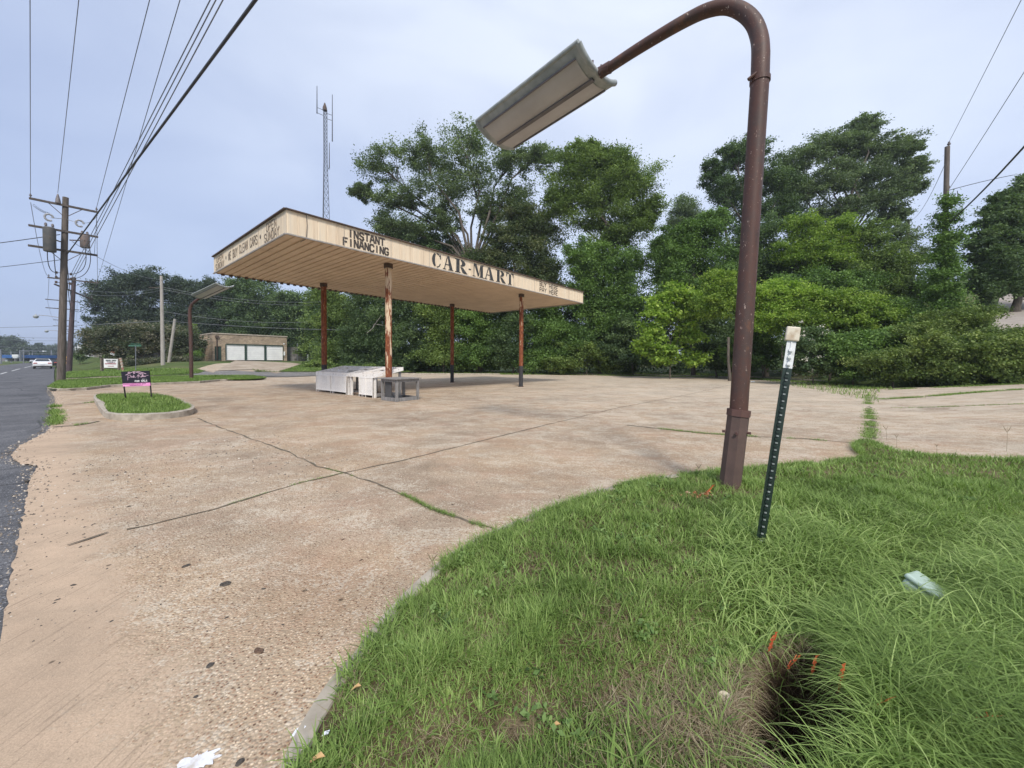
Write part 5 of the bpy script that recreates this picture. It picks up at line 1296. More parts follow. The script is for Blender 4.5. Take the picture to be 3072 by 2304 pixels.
# ================================================================ ROADSIDE SIGNS
M['post_wood'] = simple('sign_post_timber', (0.10,0.08,0.06), (0.26,0.22,0.17), 5, .9)
M['rust_post'] = simple('rusty_white_post', (0.30,0.14,0.10), (0.50,0.45,0.38), 4, .8, lo=.45, hi=.55)
sb = G(352, 1113); Ys = sb.y
def board_sign():
    th = thing('banner_sign', 'white rectangular roadside sign reading TODAY on two timber posts', 'sign', G(332, 1112))
    c = [PY(312.5, 1103, Ys), PY(353, 1103.5, Ys), PY(354, 1077, Ys), PY(312, 1076.5, Ys)]
    o_ = (PY(312, 1076, Ys-.05)-PY(312, 1076, Ys)).normalized(); nn = Vector((0,-1,0))
    mb = MB(); mb.extrude(c, nn*.03); mb.build('sign_face', M['ink_white'], th)
    for x, m, wdt in ((306, M['post_wood'], .26), (357, M['post_wood'], .22)):
        p = PY(x, 1112, Ys+.1); p.z = terr(p.x, p.y)-.2; q2 = PY(x, 1074, Ys+.1); MB().beam(p, q2, wdt, .14).build('post', m, th)
    mb = MB(); mb.beam(PY(300, 1076, Ys+.12), PY(364, 1078, Ys+.12), .06, .06); mb.beam(PY(303, 1105.5, Ys+.12), PY(364, 1105.5, Ys+.12), .06, .06); mb.build('rail', M['post_wood'], th)
    def P3(u, v): return c[0].lerp(c[1], u).lerp(c[3].lerp(c[2], u), v)+nn*.034
    mb = MB(); signword(mb, 'TODAY', .20, .84, .54, .72, P3, nn, .26); mb.build('sign_lettering', M['ink_dark'], th)
    mb = MB(); r = random.Random(6); x = .16
    while x < .90:
        if not .50 < x < .58: mb.beam(P3(x, .79), P3(x+r.uniform(-.01, .02), .90), .035, .035)
        x += .036
    mb.build('sign_lettering', M['green_trim'], th)
    mb = MB(); r = random.Random(3)
    for y in (.40, .16):
        x = .10 if y > .3 else .30
        while x < (.90 if y > .3 else .72):
            a = P3(x, y); b_ = P3(x+.03, y+(.12 if y > .3 else .05)); mb.beam(a, b_, .05, .05); x += .045
    mb.build('sign_lettering', simple('faded_red_print', (0.42,0.20,0.22), (0.5,0.3,0.3), 5, .6), th)
board_sign()
p0 = PY(370, 1110, Ys-1.5); p0.z = terr(p0.x, p0.y); mb = MB(); mb.tube([p0-Vector((0,0,.2)), PY(366, 1095, Ys-1.5), PY(361, 1074, Ys-1.5)], [.10,.10,.11], 8)
lone(mb, 'leaning_post', M['rust_post'], 'leaning rusty and white post just right of the white sign', 'post', origin=p0)
def small_sign(px, pybase, pytop, label, build, name='street_sign', cat='sign', r=.04, Y=None):
    b = G(px, pybase) if Y is None else PY(px, pybase, Y)
    if Y is not None: b.z = terr(b.x, b.y)
    t = PY(px, pytop, b.y); th = thing(name, label, cat, b); mb = MB(); mb.tube([b-Vector((0,0,.2)), t], r, 8); mb.build('post', M['wire_pale'], th); build(th, t); return th
M['sign_green'] = simple('street_sign_green', (0.04,0.13,0.09), (0.07,0.17,0.12), 5, .4)
def gsign(th, t):
    MB().beam(t+Vector((-.75,0,.0)), t+Vector((.6,0,.0)), .03, .15).build('name_blade', M['sign_green'], th); MB().beam(t+Vector((.0,-.5,.18)), t+Vector((.05,.5,.18)), .03, .13).build('name_blade', M['sign_green'], th)
small_sign(407, 1108, 1037, 'thin post with green street name blades before the pink flowering shrub', gsign, Y=40)
M['sign_yellow'] = simple('warning_sign_amber', (0.70,0.38,0.06), (0.62,0.32,0.06), 4, .4)
def ysign(th, t):
    c = t-Vector((0,0,.55)); ex_ = V
    def P(u, v): return c+ex_*u+Vector((0,0,v))-U*.06
    pts = [(-.55,-.62),(.55,-.62),(.55,.35),(.32,.62),(-.32,.62),(-.55,.35)]
    MB().extrude([P(*p) for p in pts], U*.02).build('sign_face', M['sign_yellow'], th)
    mb = MB()
    for a in range(10):
        pass
    mb.extrude([P(.27*math.cos(k*.628), .08+.30*math.sin(k*.628))-U*.012 for k in range(10)], U*.008); mb.build('symbol', M['ink_dark'], th)
    mb = MB(); mb.extrude([P(.12*math.cos(k*.628), .16+.10*math.sin(k*.628))-U*.022 for k in range(10)], U*.008); mb.build('symbol', M['sign_yellow'], th)
small_sign(198.5, 1096, 1071, 'amber warning sign with a dark round symbol between the two near poles', ysign, Y=62)
# ================================================================ FAR END OF THE ROAD
def bx(px0, px1, py0, py1, Y, depth, m, parent, name, rise=True):
    a, b_ = PY(px0, py1, Y), PY(px1, py1, Y); h = PY(px0, py0, Y).z-a.z
    c = (a+b_)/2+Vector((0, depth/2, h/2)); mb = MB(); mb.frame_box(c, Vector(((b_.x-a.x)/2,0,0)), Vector((0,depth/2,0)), Vector((0,0,h/2))); return mb.build(name, m, parent)
def far_thing(name, label, cat, px, py, Y, group=None):
    p = PY(px, py, Y); p.z = terr(p.x, p.y); return thing(name, label, cat, p, group)
M['far_white'] = simple('far_white_paint', (0.70,0.72,0.74), (0.58,0.60,0.63), .6, .6); M['far_blue'] = simple('far_blue_roof', (0.03,0.10,0.30), (0.04,0.13,0.36), .6, .6)
M['far_red'] = simple('far_red_paint', (0.50,0.08,0.07), (0.42,0.09,0.08), .6, .6); M['far_grey'] = simple('far_grey_wall', (0.22,0.21,0.22), (0.14,0.14,0.16), .6, .8); M['glass'] = simple('dark_glass', (0.015,0.018,0.022), (0.03,0.035,0.04), 2, .12)
Yf = 120
sh = far_thing('blue_shop', 'distant low shop with a blue roof band at the far left', 'building', 20, 1083, Yf)
bx(6, 34, 1074, 1084, Yf, 12, M['far_grey'], sh, 'wall'); bx(5, 35, 1064.5, 1074, Yf-1, 14, M['far_blue'], sh, 'roof'); bx(16, 22, 1077, 1084, Yf-.2, .3, M['far_white'], sh, 'door'); bx(-20, 4, 1066, 1083, Yf, 10, M['far_white'], sh, 'annex')
s1 = far_thing('shop_sign', 'distant white pylon sign between the blue shop and the traffic signal', 'sign', 44, 1082, 118); bx(35.5, 54, 1063.5, 1071, 118, .4, M['far_white'], s1, 'sign_face'); bx(38, 52, 1071.5, 1074.5, 118, .4, M['far_white'], s1, 'sign_face'); bx(43.5, 46, 1074.6, 1084, 118, .4, M['far_grey'], s1, 'post')
s2 = far_thing('shop_sign', 'distant stacked white sign board above the road by the white shop', 'sign', 127, 1082, 150); bx(121, 137, 1067, 1071.5, 150, .4, M['far_white'], s2, 'sign_face'); bx(119.5, 139, 1072.5, 1079, 150, .4, M['far_white'], s2, 'sign_face'); bx(127, 130, 1079.1, 1084, 150, .5, M['far_grey'], s2, 'post')
rs_ = far_thing('red_roofed_shop', 'distant white shop with a red roof band at the end of the road', 'building', 158, 1084, 140)
bx(137, 176, 1079, 1087, 140, 12, M['far_white'], rs_, 'wall'); bx(139, 176, 1075, 1079, 139.5, 13, M['far_red'], rs_, 'roof'); bx(152, 164, 1083.2, 1086, 139.9, .2, M['glass'], rs_, 'window')
ms = far_thing('traffic_signal', 'distant traffic signal with a long pale arm reaching over the road', 'traffic signal', 59, 1083, 112); bx(58, 61, 1052, 1084, 112, .4, M['wire_pale'], ms, 'post')
a, b_ = PY(59, 1053, 112), PY(131, 1054, 112); MB().tube([a, b_], [.16, .10], 8).build('arm', M['wire_pale'], ms)
for x in (88, 110): bx(x, x+2.6, 1053.5, 1059.5, 111.6, .4, M['green_trim'], ms, 'signal_head')
bx(127, 132, 1052, 1055, 111.5, .6, M['far_white'], ms, 'lamp')
for k, (x, y0, y1, Yp, lab) in enumerate(((70.5, 1047, 1083, 118, 'pale post right of the traffic signal mast'), (88, 1060, 1081, 160, 'shorter far pole over the oncoming car'), (97, 1057, 1081, 170, 'far pale pole above the road middle'), (154, 1050, 1078, 135, 'slim far lamp pole above the red roof'), (3, 1048, 1075, 100, 'leaning pale pole at the left edge'), (33, 1055, 1070, 130, 'far pole beside the blue roof'))):
    p = PY(x, y1, Yp); p.z = terr(p.x, p.y); mb = MB(); mb.tube([p, PY(x-(1.5 if k == 4 else 0), y0, Yp)], .16, 6); lone(mb, 'far_pole', M['wire_pale'], lab, 'pole', 'distant poles at the road end', origin=p)
p = PY(79, 1072.5, 165); mb = MB(); mb.tube([p, PY(150, 1074, 165)], .14, 6)
for x in (80, 120): q_ = PY(x, 1073, 165); mb.tube([q_, Vector((q_.x, q_.y, 0))], .14, 6)
lone(mb, 'signal_gantry', M['wire_pale'], 'second distant signal arm low over the far road', 'gantry', origin=p)
for k, (y0, y1) in enumerate(((1036, 1041), (1053, 1056), (1015, 1018), (1006, 1010))):
    wire(PY(-60, y0, 115), PY(330, y1, 115), .035, .6, ('highest distant wire crossing before the tree line','second distant wire crossing below the tree tops','thin distant wire just above the tree line','faint distant wire against the sky left')[k], grp='distant wires crossing the road', n=6)
# white pavilion and banner up the bank on the right of the road
pv = far_thing('white_pavilion', 'white roofed pavilion half hidden behind the pink flowering shrub', 'building', 250, 1060, 95)
bx(232, 262, 1036, 1045, 95, 8, M['far_white'], pv, 'roof'); bx(233, 262, 1045, 1060, 97, 4, M['far_grey'], pv, 'wall')
for x in (225, 251): bx(x, x+1.8, 1040, 1068, 94.8, .3, M['far_white'], pv, 'porch_post')
bn_ = far_thing('white_banner', 'long white banner sign with black script on the bank behind the second pole', 'banner', 266, 1068, 90)
bx(251, 282, 1061.5, 1069.5, 90, .1, M['far_white'], bn_, 'sign_face')
for x in (252, 261): bx(x, x+1, 1055, 1076, 90.2, .15, M['far_grey'], bn_, 'post')
mb = MB(); Yb_ = 89.9
for pts in ([(266,1067),(270,1063),(272,1064),(268,1067),(274,1066)], [(275,1067),(276,1063),(278,1067),(280,1064)]):
    mb.tube([PY(x, y, Yb_) for x, y in pts], .08, 4)
mb.build('script', M['ink_dark'], bn_)
hs = far_thing('grey_shed', 'small grey shed with a white roof edge under the shrub', 'shed', 445, 1072, 58); bx(432, 461, 1052, 1074, 58, 4, simple('shed_grey', (.36,.35,.38), (.28,.27,.30), 1, .8), hs, 'wall'); bx(431, 462, 1050, 1052, 57.8, 4.5, M['far_white'], hs, 'roof_edge')
bx(424, 428, 1046, 1076, 57.5, .3, M['garage_white'], hs, 'porch_post'); bx(403, 422, 1040, 1076, 60, 3, M['green_trim'], hs, 'dark_door')
fl_ = far_thing('fence', 'grey wooden picket fence at the shrub foot on the bank', 'fence', 290, 1070, 76)
for i, x in enumerate(range(281, 304, 3)): bx(x, x+1.4, 1056+i*1.1, 1072, 76, .1, M['wood_pole_pale'], fl_, 'picket')
bx(281, 304, 1060, 1061.2, 75.9, .08, M['wood_pole_pale'], fl_, 'rail')
fo = far_thing('flag_ornament', 'small red and white round flag ornament above the white sign', 'ornament', 336, 1062, 55)
for (x, y, r_, m) in ((337,1059,.30,M['far_red']), (334.5,1061,.18,M['far_white']), (341,1063.5,.18,M['far_white'])):
    c = PY(x, y, 55-.1*(m is M['far_white'])); mb = MB(); mb.sphere(c, r_, 10, 6, (1,.25,1)); mb.build('flag', m, fo)
mb = MB(); p = PY(337, 1078, 55); mb.tube([p, PY(337, 1060, 55.1)], .03, 5); mb.build('stick', M['post_wood'], fo)
pv2 = far_thing('white_post', 'short white post left of the red flag ornament', 'post', 319, 1072, 57); bx(318, 320.4, 1050, 1064, 57, .2, M['far_white'], pv2, 'post_body'); bx(317.6, 320.8, 1048.8, 1050, 57, .24, M['far_white'], pv2, 'post_cap')
# ================================================================ CARS
def car(px, py, Y, paint, label, name, heading=1, scale=1.0, tail=True):
    p = PY(px, py, Y); p.z = terr(p.x, p.y)-.01
    t = thing(name, label, 'car', p, 'cars on the road')
    f = U*heading; s_ = Vector((f.y, -f.x, 0))
    def P(l, x, z): return p+f*l*scale+s_*x*scale+Vector((0,0,z*scale))
    prof = [(-2.35,.35),(-2.38,.75),(-2.25,1.0),(-1.5,1.06),(1.0,.98),(2.1,.82),(2.35,.62),(2.32,.32)]
    mb = MB(); n = len(prof); sec = [(-.90,.0,.92),( -.93,.0,1),(.93,.0,1),(.90,.0,.92)]
    vs = []
    for x, _, k in ((-.80,0,.93),(-.91,0,1.0),(.91,0,1.0),(.80,0,.93)):
        vs += [P(l*(1 if abs(x) > .85 else .99), x, z if abs(x) > .85 else z*(1.02 if z > .9 else 1)) for l, z in prof]
    # simple lofted hull
    vs = []
    for x, ins in ((-.92,0.0),(-.80,.06),(.80,.06),(.92,0.0)):
        vs += [P(l, x, z+(ins if z > .8 else 0)) for l, z in prof]
    fs = [tuple(range(n)), tuple(3*n+i for i in range(n))[::-1]]
    for i in range(3):
        for j in range(n): fs.append((i*n+j, i*n+(j+1) % n, (i+1)*n+(j+1) % n, (i+1)*n+j))
    mb.add(vs, fs); mb.build('body', paint, t, bevel=.05)
    cab = [(-1.75,1.04),(-1.05,1.42),(.15,1.45),(.95,1.02)]
    mb = MB(); vs = []
    for x, k in ((-.80,0),(-.62,1),(.62,1),(.80,0)):
        pass
    lo = [(-1.78,1.04),(1.0,1.02)]; hi = [(-1.02,1.43),(.12,1.45)]
    vs = [P(lo[0][0],-.80,lo[0][1]),P(lo[0][0],.80,lo[0][1]),P(lo[1][0],.80,lo[1][1]),P(lo[1][0],-.80,lo[1][1]),P(hi[0][0],-.60,hi[0][1]),P(hi[0][0],.60,hi[0][1]),P(hi[1][0],.60,hi[1][1]),P(hi[1][0],-.60,hi[1][1])]
    mb.add(vs, [(0,1,2,3),(4,5,6,7),(0,1,5,4),(1,2,6,5),(2,3,7,6),(3,0,4,7)]); mb.build('windows', M['glass'], t)
    mb = MB(); mb.frame_box(P(-.45,0,1.455), f*.60*scale, s_*.60*scale, Vector((0,0,.02)))
    for a, b_ in ((0,4),(1,5),(2,6),(3,7)): mb.beam(vs[a], vs[b_], .07, .05)
    mb.build('roof', paint, t)
    for l in (-1.45, 1.45):
        for x in (-.80, .80):
            mb = MB(); mb.tube([P(l, x-.1, .33), P(l, x+.1, .33)], .33*scale, 16); w_ = mb.build('wheel', M['paint_black'], t, smooth='auto')
            mb = MB(); mb.tube([P(l, x+.105*(1 if x > 0 else -1), .33), P(l, x+.115*(1 if x > 0 else -1), .33)], .19*scale, 12); mb.build('rim', M['wire_pale'], w_)
    for x in (-.68, .68):
        mb = MB(); mb.frame_box(P(-2.36 if tail else 2.30, x, .84 if tail else .70), f*.04, s_*.18*scale, Vector((0,0,.07))); mb.build('taillight' if tail else 'headlight', M['far_red'] if tail else M['ink_white'], t)
    mb = MB(); mb.frame_box(P(-2.385 if tail else 2.36, 0, .62), f*.015, s_*.22, Vector((0,0,.07))); mb.build('number_plate', M['far_white'], t)
    mb = MB(); mb.frame_box(P(-2.34 if tail else 2.32, 0, .36), f*.06, s_*.86, Vector((0,0,.09))); mb.build('bumper', M['paint_black'], t)
M['car_white'] = simple('white_car_paint', (0.80,0.81,0.84), (0.78,0.79,0.82), 1, .25, spec=.6); M['car_dark'] = simple('dark_car_paint', (0.02,0.02,0.025), (0.03,0.03,0.035), 1, .2, spec=.6); M['car_silver'] = simple('silver_car_paint', (0.55,0.57,0.60), (0.5,0.52,0.55), 1, .25, .3)
car(129, 1108, 58, M['car_white'], 'white sedan driving away along the road', 'white_sedan')
car(149, 1105, 66, M['car_dark'], 'dark car just ahead of and right of the white sedan', 'dark_car')
car(103, 1087, 125, M['car_silver'], 'small silver car coming towards the viewer farther down the road', 'oncoming_car', heading=-1, tail=False)
# ================================================================ TREES AND SHRUBS
LM = {
 'oak':   leaf_mat('oak_leaves', (0.0716, 0.1073, 0.0571), (0.1506, 0.2063, 0.1056), (0.2724, 0.3438, 0.1677)),
 'dark':  leaf_mat('dark_leaves', (0.0478, 0.0829, 0.0414), (0.1013, 0.1602, 0.0724), (0.2013, 0.2789, 0.1162)),
 'mid':   leaf_mat('mid_leaves', (0.0702, 0.1113, 0.036), (0.1543, 0.2277, 0.0656), (0.2806, 0.3669, 0.111)),
 'lime':  leaf_mat('lime_leaves', (0.079, 0.1422, 0.026), (0.1975, 0.3029, 0.054), (0.3818, 0.4945, 0.1091), .35),
 'bright':leaf_mat('bright_leaves', (0.1038, 0.1796, 0.0315), (0.2596, 0.3965, 0.0675), (0.4673, 0.5947, 0.135), .38),
 'bush':  leaf_mat('bush_leaves', (0.0561, 0.0944, 0.0308), (0.1403, 0.203, 0.055), (0.305, 0.3658, 0.1155)),
 'pinkish': leaf_mat('flowering_shrub_leaves', (0.040,0.062,0.034), (0.100,0.125,0.070), (0.30,0.26,0.20)),
 'vine':  leaf_mat('vine_leaves', (0.0533, 0.1019, 0.0333), (0.1291, 0.2213, 0.06), (0.2455, 0.3755, 0.1055)),
 'far':   leaf_mat('far_leaves', (0.037, 0.0596, 0.0437), (0.0688, 0.1018, 0.069), (0.1256, 0.1615, 0.1012), .2),
 'brown': leaf_mat('reddish_leaves', (0.054, 0.0773, 0.0386), (0.108, 0.1518, 0.069), (0.216, 0.2208, 0.1104)),
}
M['bloom'] = simple('white_blossom', (0.72,0.70,0.60), (0.58,0.56,0.46), 9, .7)
LEAVES = [0]
def leaf_cloud(rs, centers, rad, n_each, size, flat=0.75, up=0.5, aspect=0.55, tint_c=None):
    """rhombic leaves scattered round clump centres"""
    C = np.repeat(centers, n_each, axis=0); R = np.repeat(rad, n_each); n = len(C)
    d = rs.normal(size=(n, 3)); d /= np.linalg.norm(d, axis=1, keepdims=True)+1e-9
    rr = rs.random(n)**0.5
    nc = len(centers); q1 = rs.normal(size=(nc, 3)); q1[:, 2] *= .4; q1 /= np.linalg.norm(q1, axis=1, keepdims=True)
    Q1 = np.repeat(q1, n_each, axis=0); gs = rs.normal(size=(n, 3))*.44
    gs += Q1*(np.sum(gs*Q1, axis=1)*.75)[:, None]
    pos = C+gs*R[:, None]*np.array([1, 1, flat])
    nrm = rs.normal(size=(n, 3)); nrm[:, 2] = np.abs(nrm[:, 2])+up; nrm += d*0.6; nrm /= np.linalg.norm(nrm, axis=1, keepdims=True)
    a = np.cross(nrm, rs.normal(size=(n, 3))); a /= np.linalg.norm(a, axis=1, keepdims=True)+1e-9
    b = np.cross(nrm, a)
    s = size*(0.65+0.7*rs.random(n))[:, None]
    a = a*s*0.5; b = b*s*0.5*aspect
    droop = nrm*s*0.12
    v = np.stack([pos-a-droop, pos+b, pos+a-droop, pos-b], axis=1).reshape(-1, 3)
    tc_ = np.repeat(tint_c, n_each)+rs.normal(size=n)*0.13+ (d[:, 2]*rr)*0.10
    LEAVES[0] += n
    return v, np.repeat(np.clip(tc_, 0, 1), 4)
def blobs_to_clumps(rs, blobs, Y, dens, rc_k=0.30, depthk=0.85):
    cen = []; rad = []; bc = []
    for bl_ in blobs:
        cx_, cy_, rx, ry = bl_[:4]; dy = bl_[4] if len(bl_) > 4 else 0
        c = PY(cx_, cy_, Y+dy); k = c.y/F; rx, rz = rx*k, ry*k; ry_ = (rx+rz)/2*depthk
        rc = max(0.40, min(1.7, rc_k*1.35*min(rx, rz))); bc.append((c, rx, ry_, rz))
        n = int(max(6, dens*1.35*(rx*ry_*rz)**(2/3)*3.2/(rc*rc)))
        n = min(n, 110)
        d = rs.normal(size=(n, 3)); d /= np.linalg.norm(d, axis=1, keepdims=True)
        r = rs.random(n)**0.42*(.93+rs.normal(size=n)*0.14)
        p = d*r[:, None]*np.array([rx, ry_, rz])+np.array([c.x, c.y, c.z])
        cen.append(p); rad.append(rc*(0.7+0.6*rs.random(n)))
    return np.concatenate(cen), np.concatenate(rad), bc
def tree(name, label, cat, Y, tpx, blobs, mat, size=0.24, dens=1.0, lai=2.4, group=None, seed=0, tr=None, bark=True, crown='crown', rc_k=0.30, bloom=0, limbs=True, flat=.75, depthk=.85):
    rs = np.random.default_rng(seed+17); rg = random.Random(seed)
    base = PY(tpx, 1100, Y); base.z = terr(base.x, base.y)
    th = thing(name, label, cat, base, group)
    cen, rad, bc = blobs_to_clumps(rs, blobs, Y, dens, rc_k, depthk)
    zmin = base.z+0.15
    gz = np.array([terr(c[0], c[1]) for c in cen]); cen[:, 2] = np.maximum(cen[:, 2], gz+rad*0.5)
    m_rad = float(np.mean(rad)); size *= 1.12; n_each = int(max(14, lai*math.pi*m_rad**2/(size*size*0.28)))
    n_each = min(n_each, 360)
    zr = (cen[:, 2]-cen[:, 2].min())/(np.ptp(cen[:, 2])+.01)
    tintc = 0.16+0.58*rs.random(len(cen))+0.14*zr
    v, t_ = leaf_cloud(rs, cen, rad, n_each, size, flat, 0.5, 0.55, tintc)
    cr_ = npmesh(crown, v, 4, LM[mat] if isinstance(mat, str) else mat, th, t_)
    if bloom:
        k = rs.choice(len(cen), size=min(len(cen), bloom)); v, t_ = leaf_cloud(rs, cen[k]+rs.normal(size=(len(k), 3))*.35, np.full(len(k), .16), 16, .11, .8, .5, .8, np.full(len(k), .5))
        npmesh('blossom', v, 4, M['bloom'], th, t_)
    if bark:
        mb = MB(); H = max(c[0].z for c in bc)-base.z
        r0 = (tr or max(.06, H*0.020))*.72
        lowz = min(c[0].z-c[3]*.2 for c in bc); mc = sum((c[0] for c in bc), Vector((0,0,0)))/len(bc)
        fz = max(base.z+H*.18, min(lowz, base.z+H*.45))
        fork = base.lerp(mc, .25); fork.z = fz
        mid = base.lerp(fork, .5)+Vector((rg.uniform(-.2, .2), 0, 0))
        mb.tube([base-Vector((0,0,.3)), base+Vector((0,0,.3)), mid, fork], [r0*1.4, r0*1.05, r0*.9, r0*.8], 10)
        if limbs:
            for (c, rx, ry_, rz) in bc:
                d_ = (c-fork); 
                if d_.length < .3: continue
                p1 = fork+d_*.35+Vector((rg.uniform(-.1,.1), rg.uniform(-.1,.1), .12))*d_.length
                p2 = fork+d_*.7+Vector((rg.uniform(-.06,.06), rg.uniform(-.06,.06), .08))*d_.length
                mb.tube([fork-Vector((0,0,.1)), p1, p2, c], [r0*.55, r0*.38, r0*.26, r0*.16], 7, False)
                dist = np.linalg.norm((cen-np.array(c)), axis=1); idx = np.argsort(dist)
                nb_ = 0
                for i in idx:
                    if dist[i] > max(rx, rz)*1.15 or nb_ > 13: break
                    if rg.random() < .62:
                        e_ = Vector(cen[i]); st0 = p2.lerp(c, rg.random()); m2 = st0.lerp(e_, .5)+Vector((0,0,.06*(e_-st0).length))
                        mb.tube([st0, m2, e_], [r0*.16, r0*.11, r0*.045], 5, False); nb_ += 1
        mb.build('trunk', M['bark'], th, smooth=True, fix=False)
    return th
BH_ = 'trees behind the lot'
# --- the two large oaks and their neighbours
tree('oak_tree', 'largest airy oak behind the canopy with branches showing against the sky', 'tree', 47, 1440,
     [(1090,575,42,26),(1150,500,72,62),(1200,600,90,50),(1280,470,95,55),(1400,430,75,62),(1430,520,120,70),(1330,570,95,70),(1540,480,85,55),(1620,470,60,45),(1230,690,62,60),(1330,660,60,40),(1540,590,70,60),(1150,680,40,40),(1465,640,60,45)],
     'oak', size=.20, dens=.70, lai=1.65, group=BH_, seed=1, tr=.50, rc_k=.24)
tree('oak_tree', 'broad rounded oak right of centre beside the lamp head', 'tree', 44, 1830,
     [(1720,520,85,80),(1830,500,90,62),(1900,560,85,72),(1800,600,120,80),(1950,640,50,50),(1690,610,60,60),(1860,690,95,60),(1760,470,70,40)],
     'mid', size=.19, dens=.95, lai=2.1, group=BH_, seed=2, tr=.40, rc_k=.24)
tree('vine_covered_tree', 'tall vine covered trunk column under the broad oak', 'tree', 43, 1800,
     [(1745,780,50,60),(1800,790,90,75),(1870,820,75,80),(1760,880,75,70),(1850,930,95,80),(1790,1010,110,70),(1700,1030,70,60)], 'vine', size=.20, dens=1.0, lai=2.5, group=BH_, seed=3, rc_k=.24)
tree('vine_covered_tree', 'dark vine draped tree between the two big oaks with reddish patches', 'tree', 45, 1560,
     [(1560,640,55,50),(1540,710,75,60),(1620,700,60,70),(1580,790,85,60),(1640,830,55,60),(1500,770,50,45),(1440,800,55,50)], 'brown', size=.20, dens=1.0, lai=2.4, group=BH_, seed=4, rc_k=.25)
tree('dark_tree', 'dark leafy tree filling in behind the CAR-MART lettering', 'tree', 49, 1290,
     [(1200,700,60,45),(1280,740,70,45),(1380,760,60,40),(1180,760,55,40),(1450,830,90,60),(1550,880,90,50)], 'dark', size=.22, dens=1.0, group=BH_, seed=5)
tree('small_far_tree', 'small greyish tree showing in the gap right of the broad oak', 'tree', 62, 2055,
     [(2050,620,40,42),(2080,660,42,40),(2030,680,35,35)], 'oak', size=.22, dens=.9, lai=1.8, group=BH_, seed=6)
tree('medium_tree', 'medium green tree between the broad oak and the lamp post', 'tree', 40, 2080,
     [(2140,665,48,42),(2065,700,48,42),(2060,760,60,60),(2120,720,62,70),(2010,820,55,60),(2150,820,80,70),(2060,880,80,60),(1990,740,40,45)], 'vine', size=.19, group=BH_, seed=7)
# --- right group
tree('dark_tree', 'dark open tree directly behind the brown lamp post', 'tree', 48, 2200,
     [(2345,560,55,55),(2340,640,60,55),(2140,520,38,48),(2180,580,62,55),(2200,470,52,40),(2260,450,55,40),(2290,530,80,60),(2240,640,80,60)], 'dark', size=.20, dens=.85, lai=2.0, group=BH_, seed=8, rc_k=.25)
tree('wind_blown_tree', 'tallest tree on the right leaning its crown to the right', 'tree', 50, 2480,
     [(2590,385,45,34),(2560,440,80,45),(2480,440,70,50),(2400,480,70,55),(2660,450,72,48),(2730,440,48,26),(2740,500,50,30),(2620,520,90,60),(2500,540,110,60),(2720,560,60,36),(2400,580,80,55),(2640,600,80,50),(2680,650,50,26),(2520,640,90,50)],
     'oak', size=.21, dens=1.0, lai=2.2, group=BH_, seed=9, tr=.45, rc_k=.24, flat=.55)
tree('dark_tree', 'dark low filler tree between the lamp post and the lime trees', 'tree', 40, 2300,
     [(2280,700,60,60),(2300,790,70,70),(2220,760,55,60),(2200,850,80,60),(2320,850,70,60)], 'dark', size=.19, group=BH_, seed=10)
tree('lime_tree', 'lime green tree in the middle of the right hillside', 'tree', 37, 2450,
     [(2405,680,48,45),(2440,730,70,50),(2500,690,52,45),(2540,750,62,50),(2470,790,90,45),(2370,760,48,40)], 'lime', size=.17, lai=2.0, group=BH_, seed=11)
tree('medium_tree', 'feathery green tree right of the lime tree with pointed shoots', 'tree', 36, 2620,
     [(2620,700,40,40),(2650,760,60,50),(2600,800,80,50),(2690,810,60,50),(2640,860,90,45),(2720,870,60,45)], 'mid', size=.17, lai=2.0, group=BH_, seed=12)
tree('medium_tree', 'shadowed green tree low between the lime tree and the bright shrubs', 'tree', 35, 2480,
     [(2440,850,90,50),(2550,860,90,45),(2350,860,50,50),(2520,910,110,40),(2660,920,90,40)], 'vine', size=.17, group=BH_, seed=13)
tree('wispy_tree', 'thin wispy tree with sky showing through left of the vine wrapped pole', 'tree', 44, 2730,
     [(2720,720,50,34),(2760,770,40,30),(2690,690,40,30),(2750,850,60,50)], 'oak', size=.18, dens=.7, lai=1.4, group=BH_, seed=14)
tree('large_dark_tree', 'large dark tree cut off by the right edge of the view', 'tree', 30, 3040,
     [(3095,560,50,50),(3030,600,45,42),(2990,650,45,42),(3070,680,90,70),(2975,740,62,62),(3040,790,110,90),(2965,840,55,60),(3000,850,90,40),(3160,700,110,140),(3170,830,110,70)],
     'dark', size=.17, dens=1.0, lai=2.2, group=BH_, seed=15, rc_k=.22, tr=.35)
# vine on the right pole
tree('pole_vine', 'thick green vine climbing the wooden pole on the right', 'vine', 25.8, 2836,
     [(2836,615,15,26),(2838,660,22,30),(2846,715,34,34),(2828,755,32,36),(2842,800,34,38),(2824,850,42,44),(2842,900,50,46),(2830,960,74,50),(2880,1000,66,44),(2770,990,60,44)], 'vine', size=.13, dens=1.2, lai=2.4, seed=16, bark=False, rc_k=.3, depthk=.8)
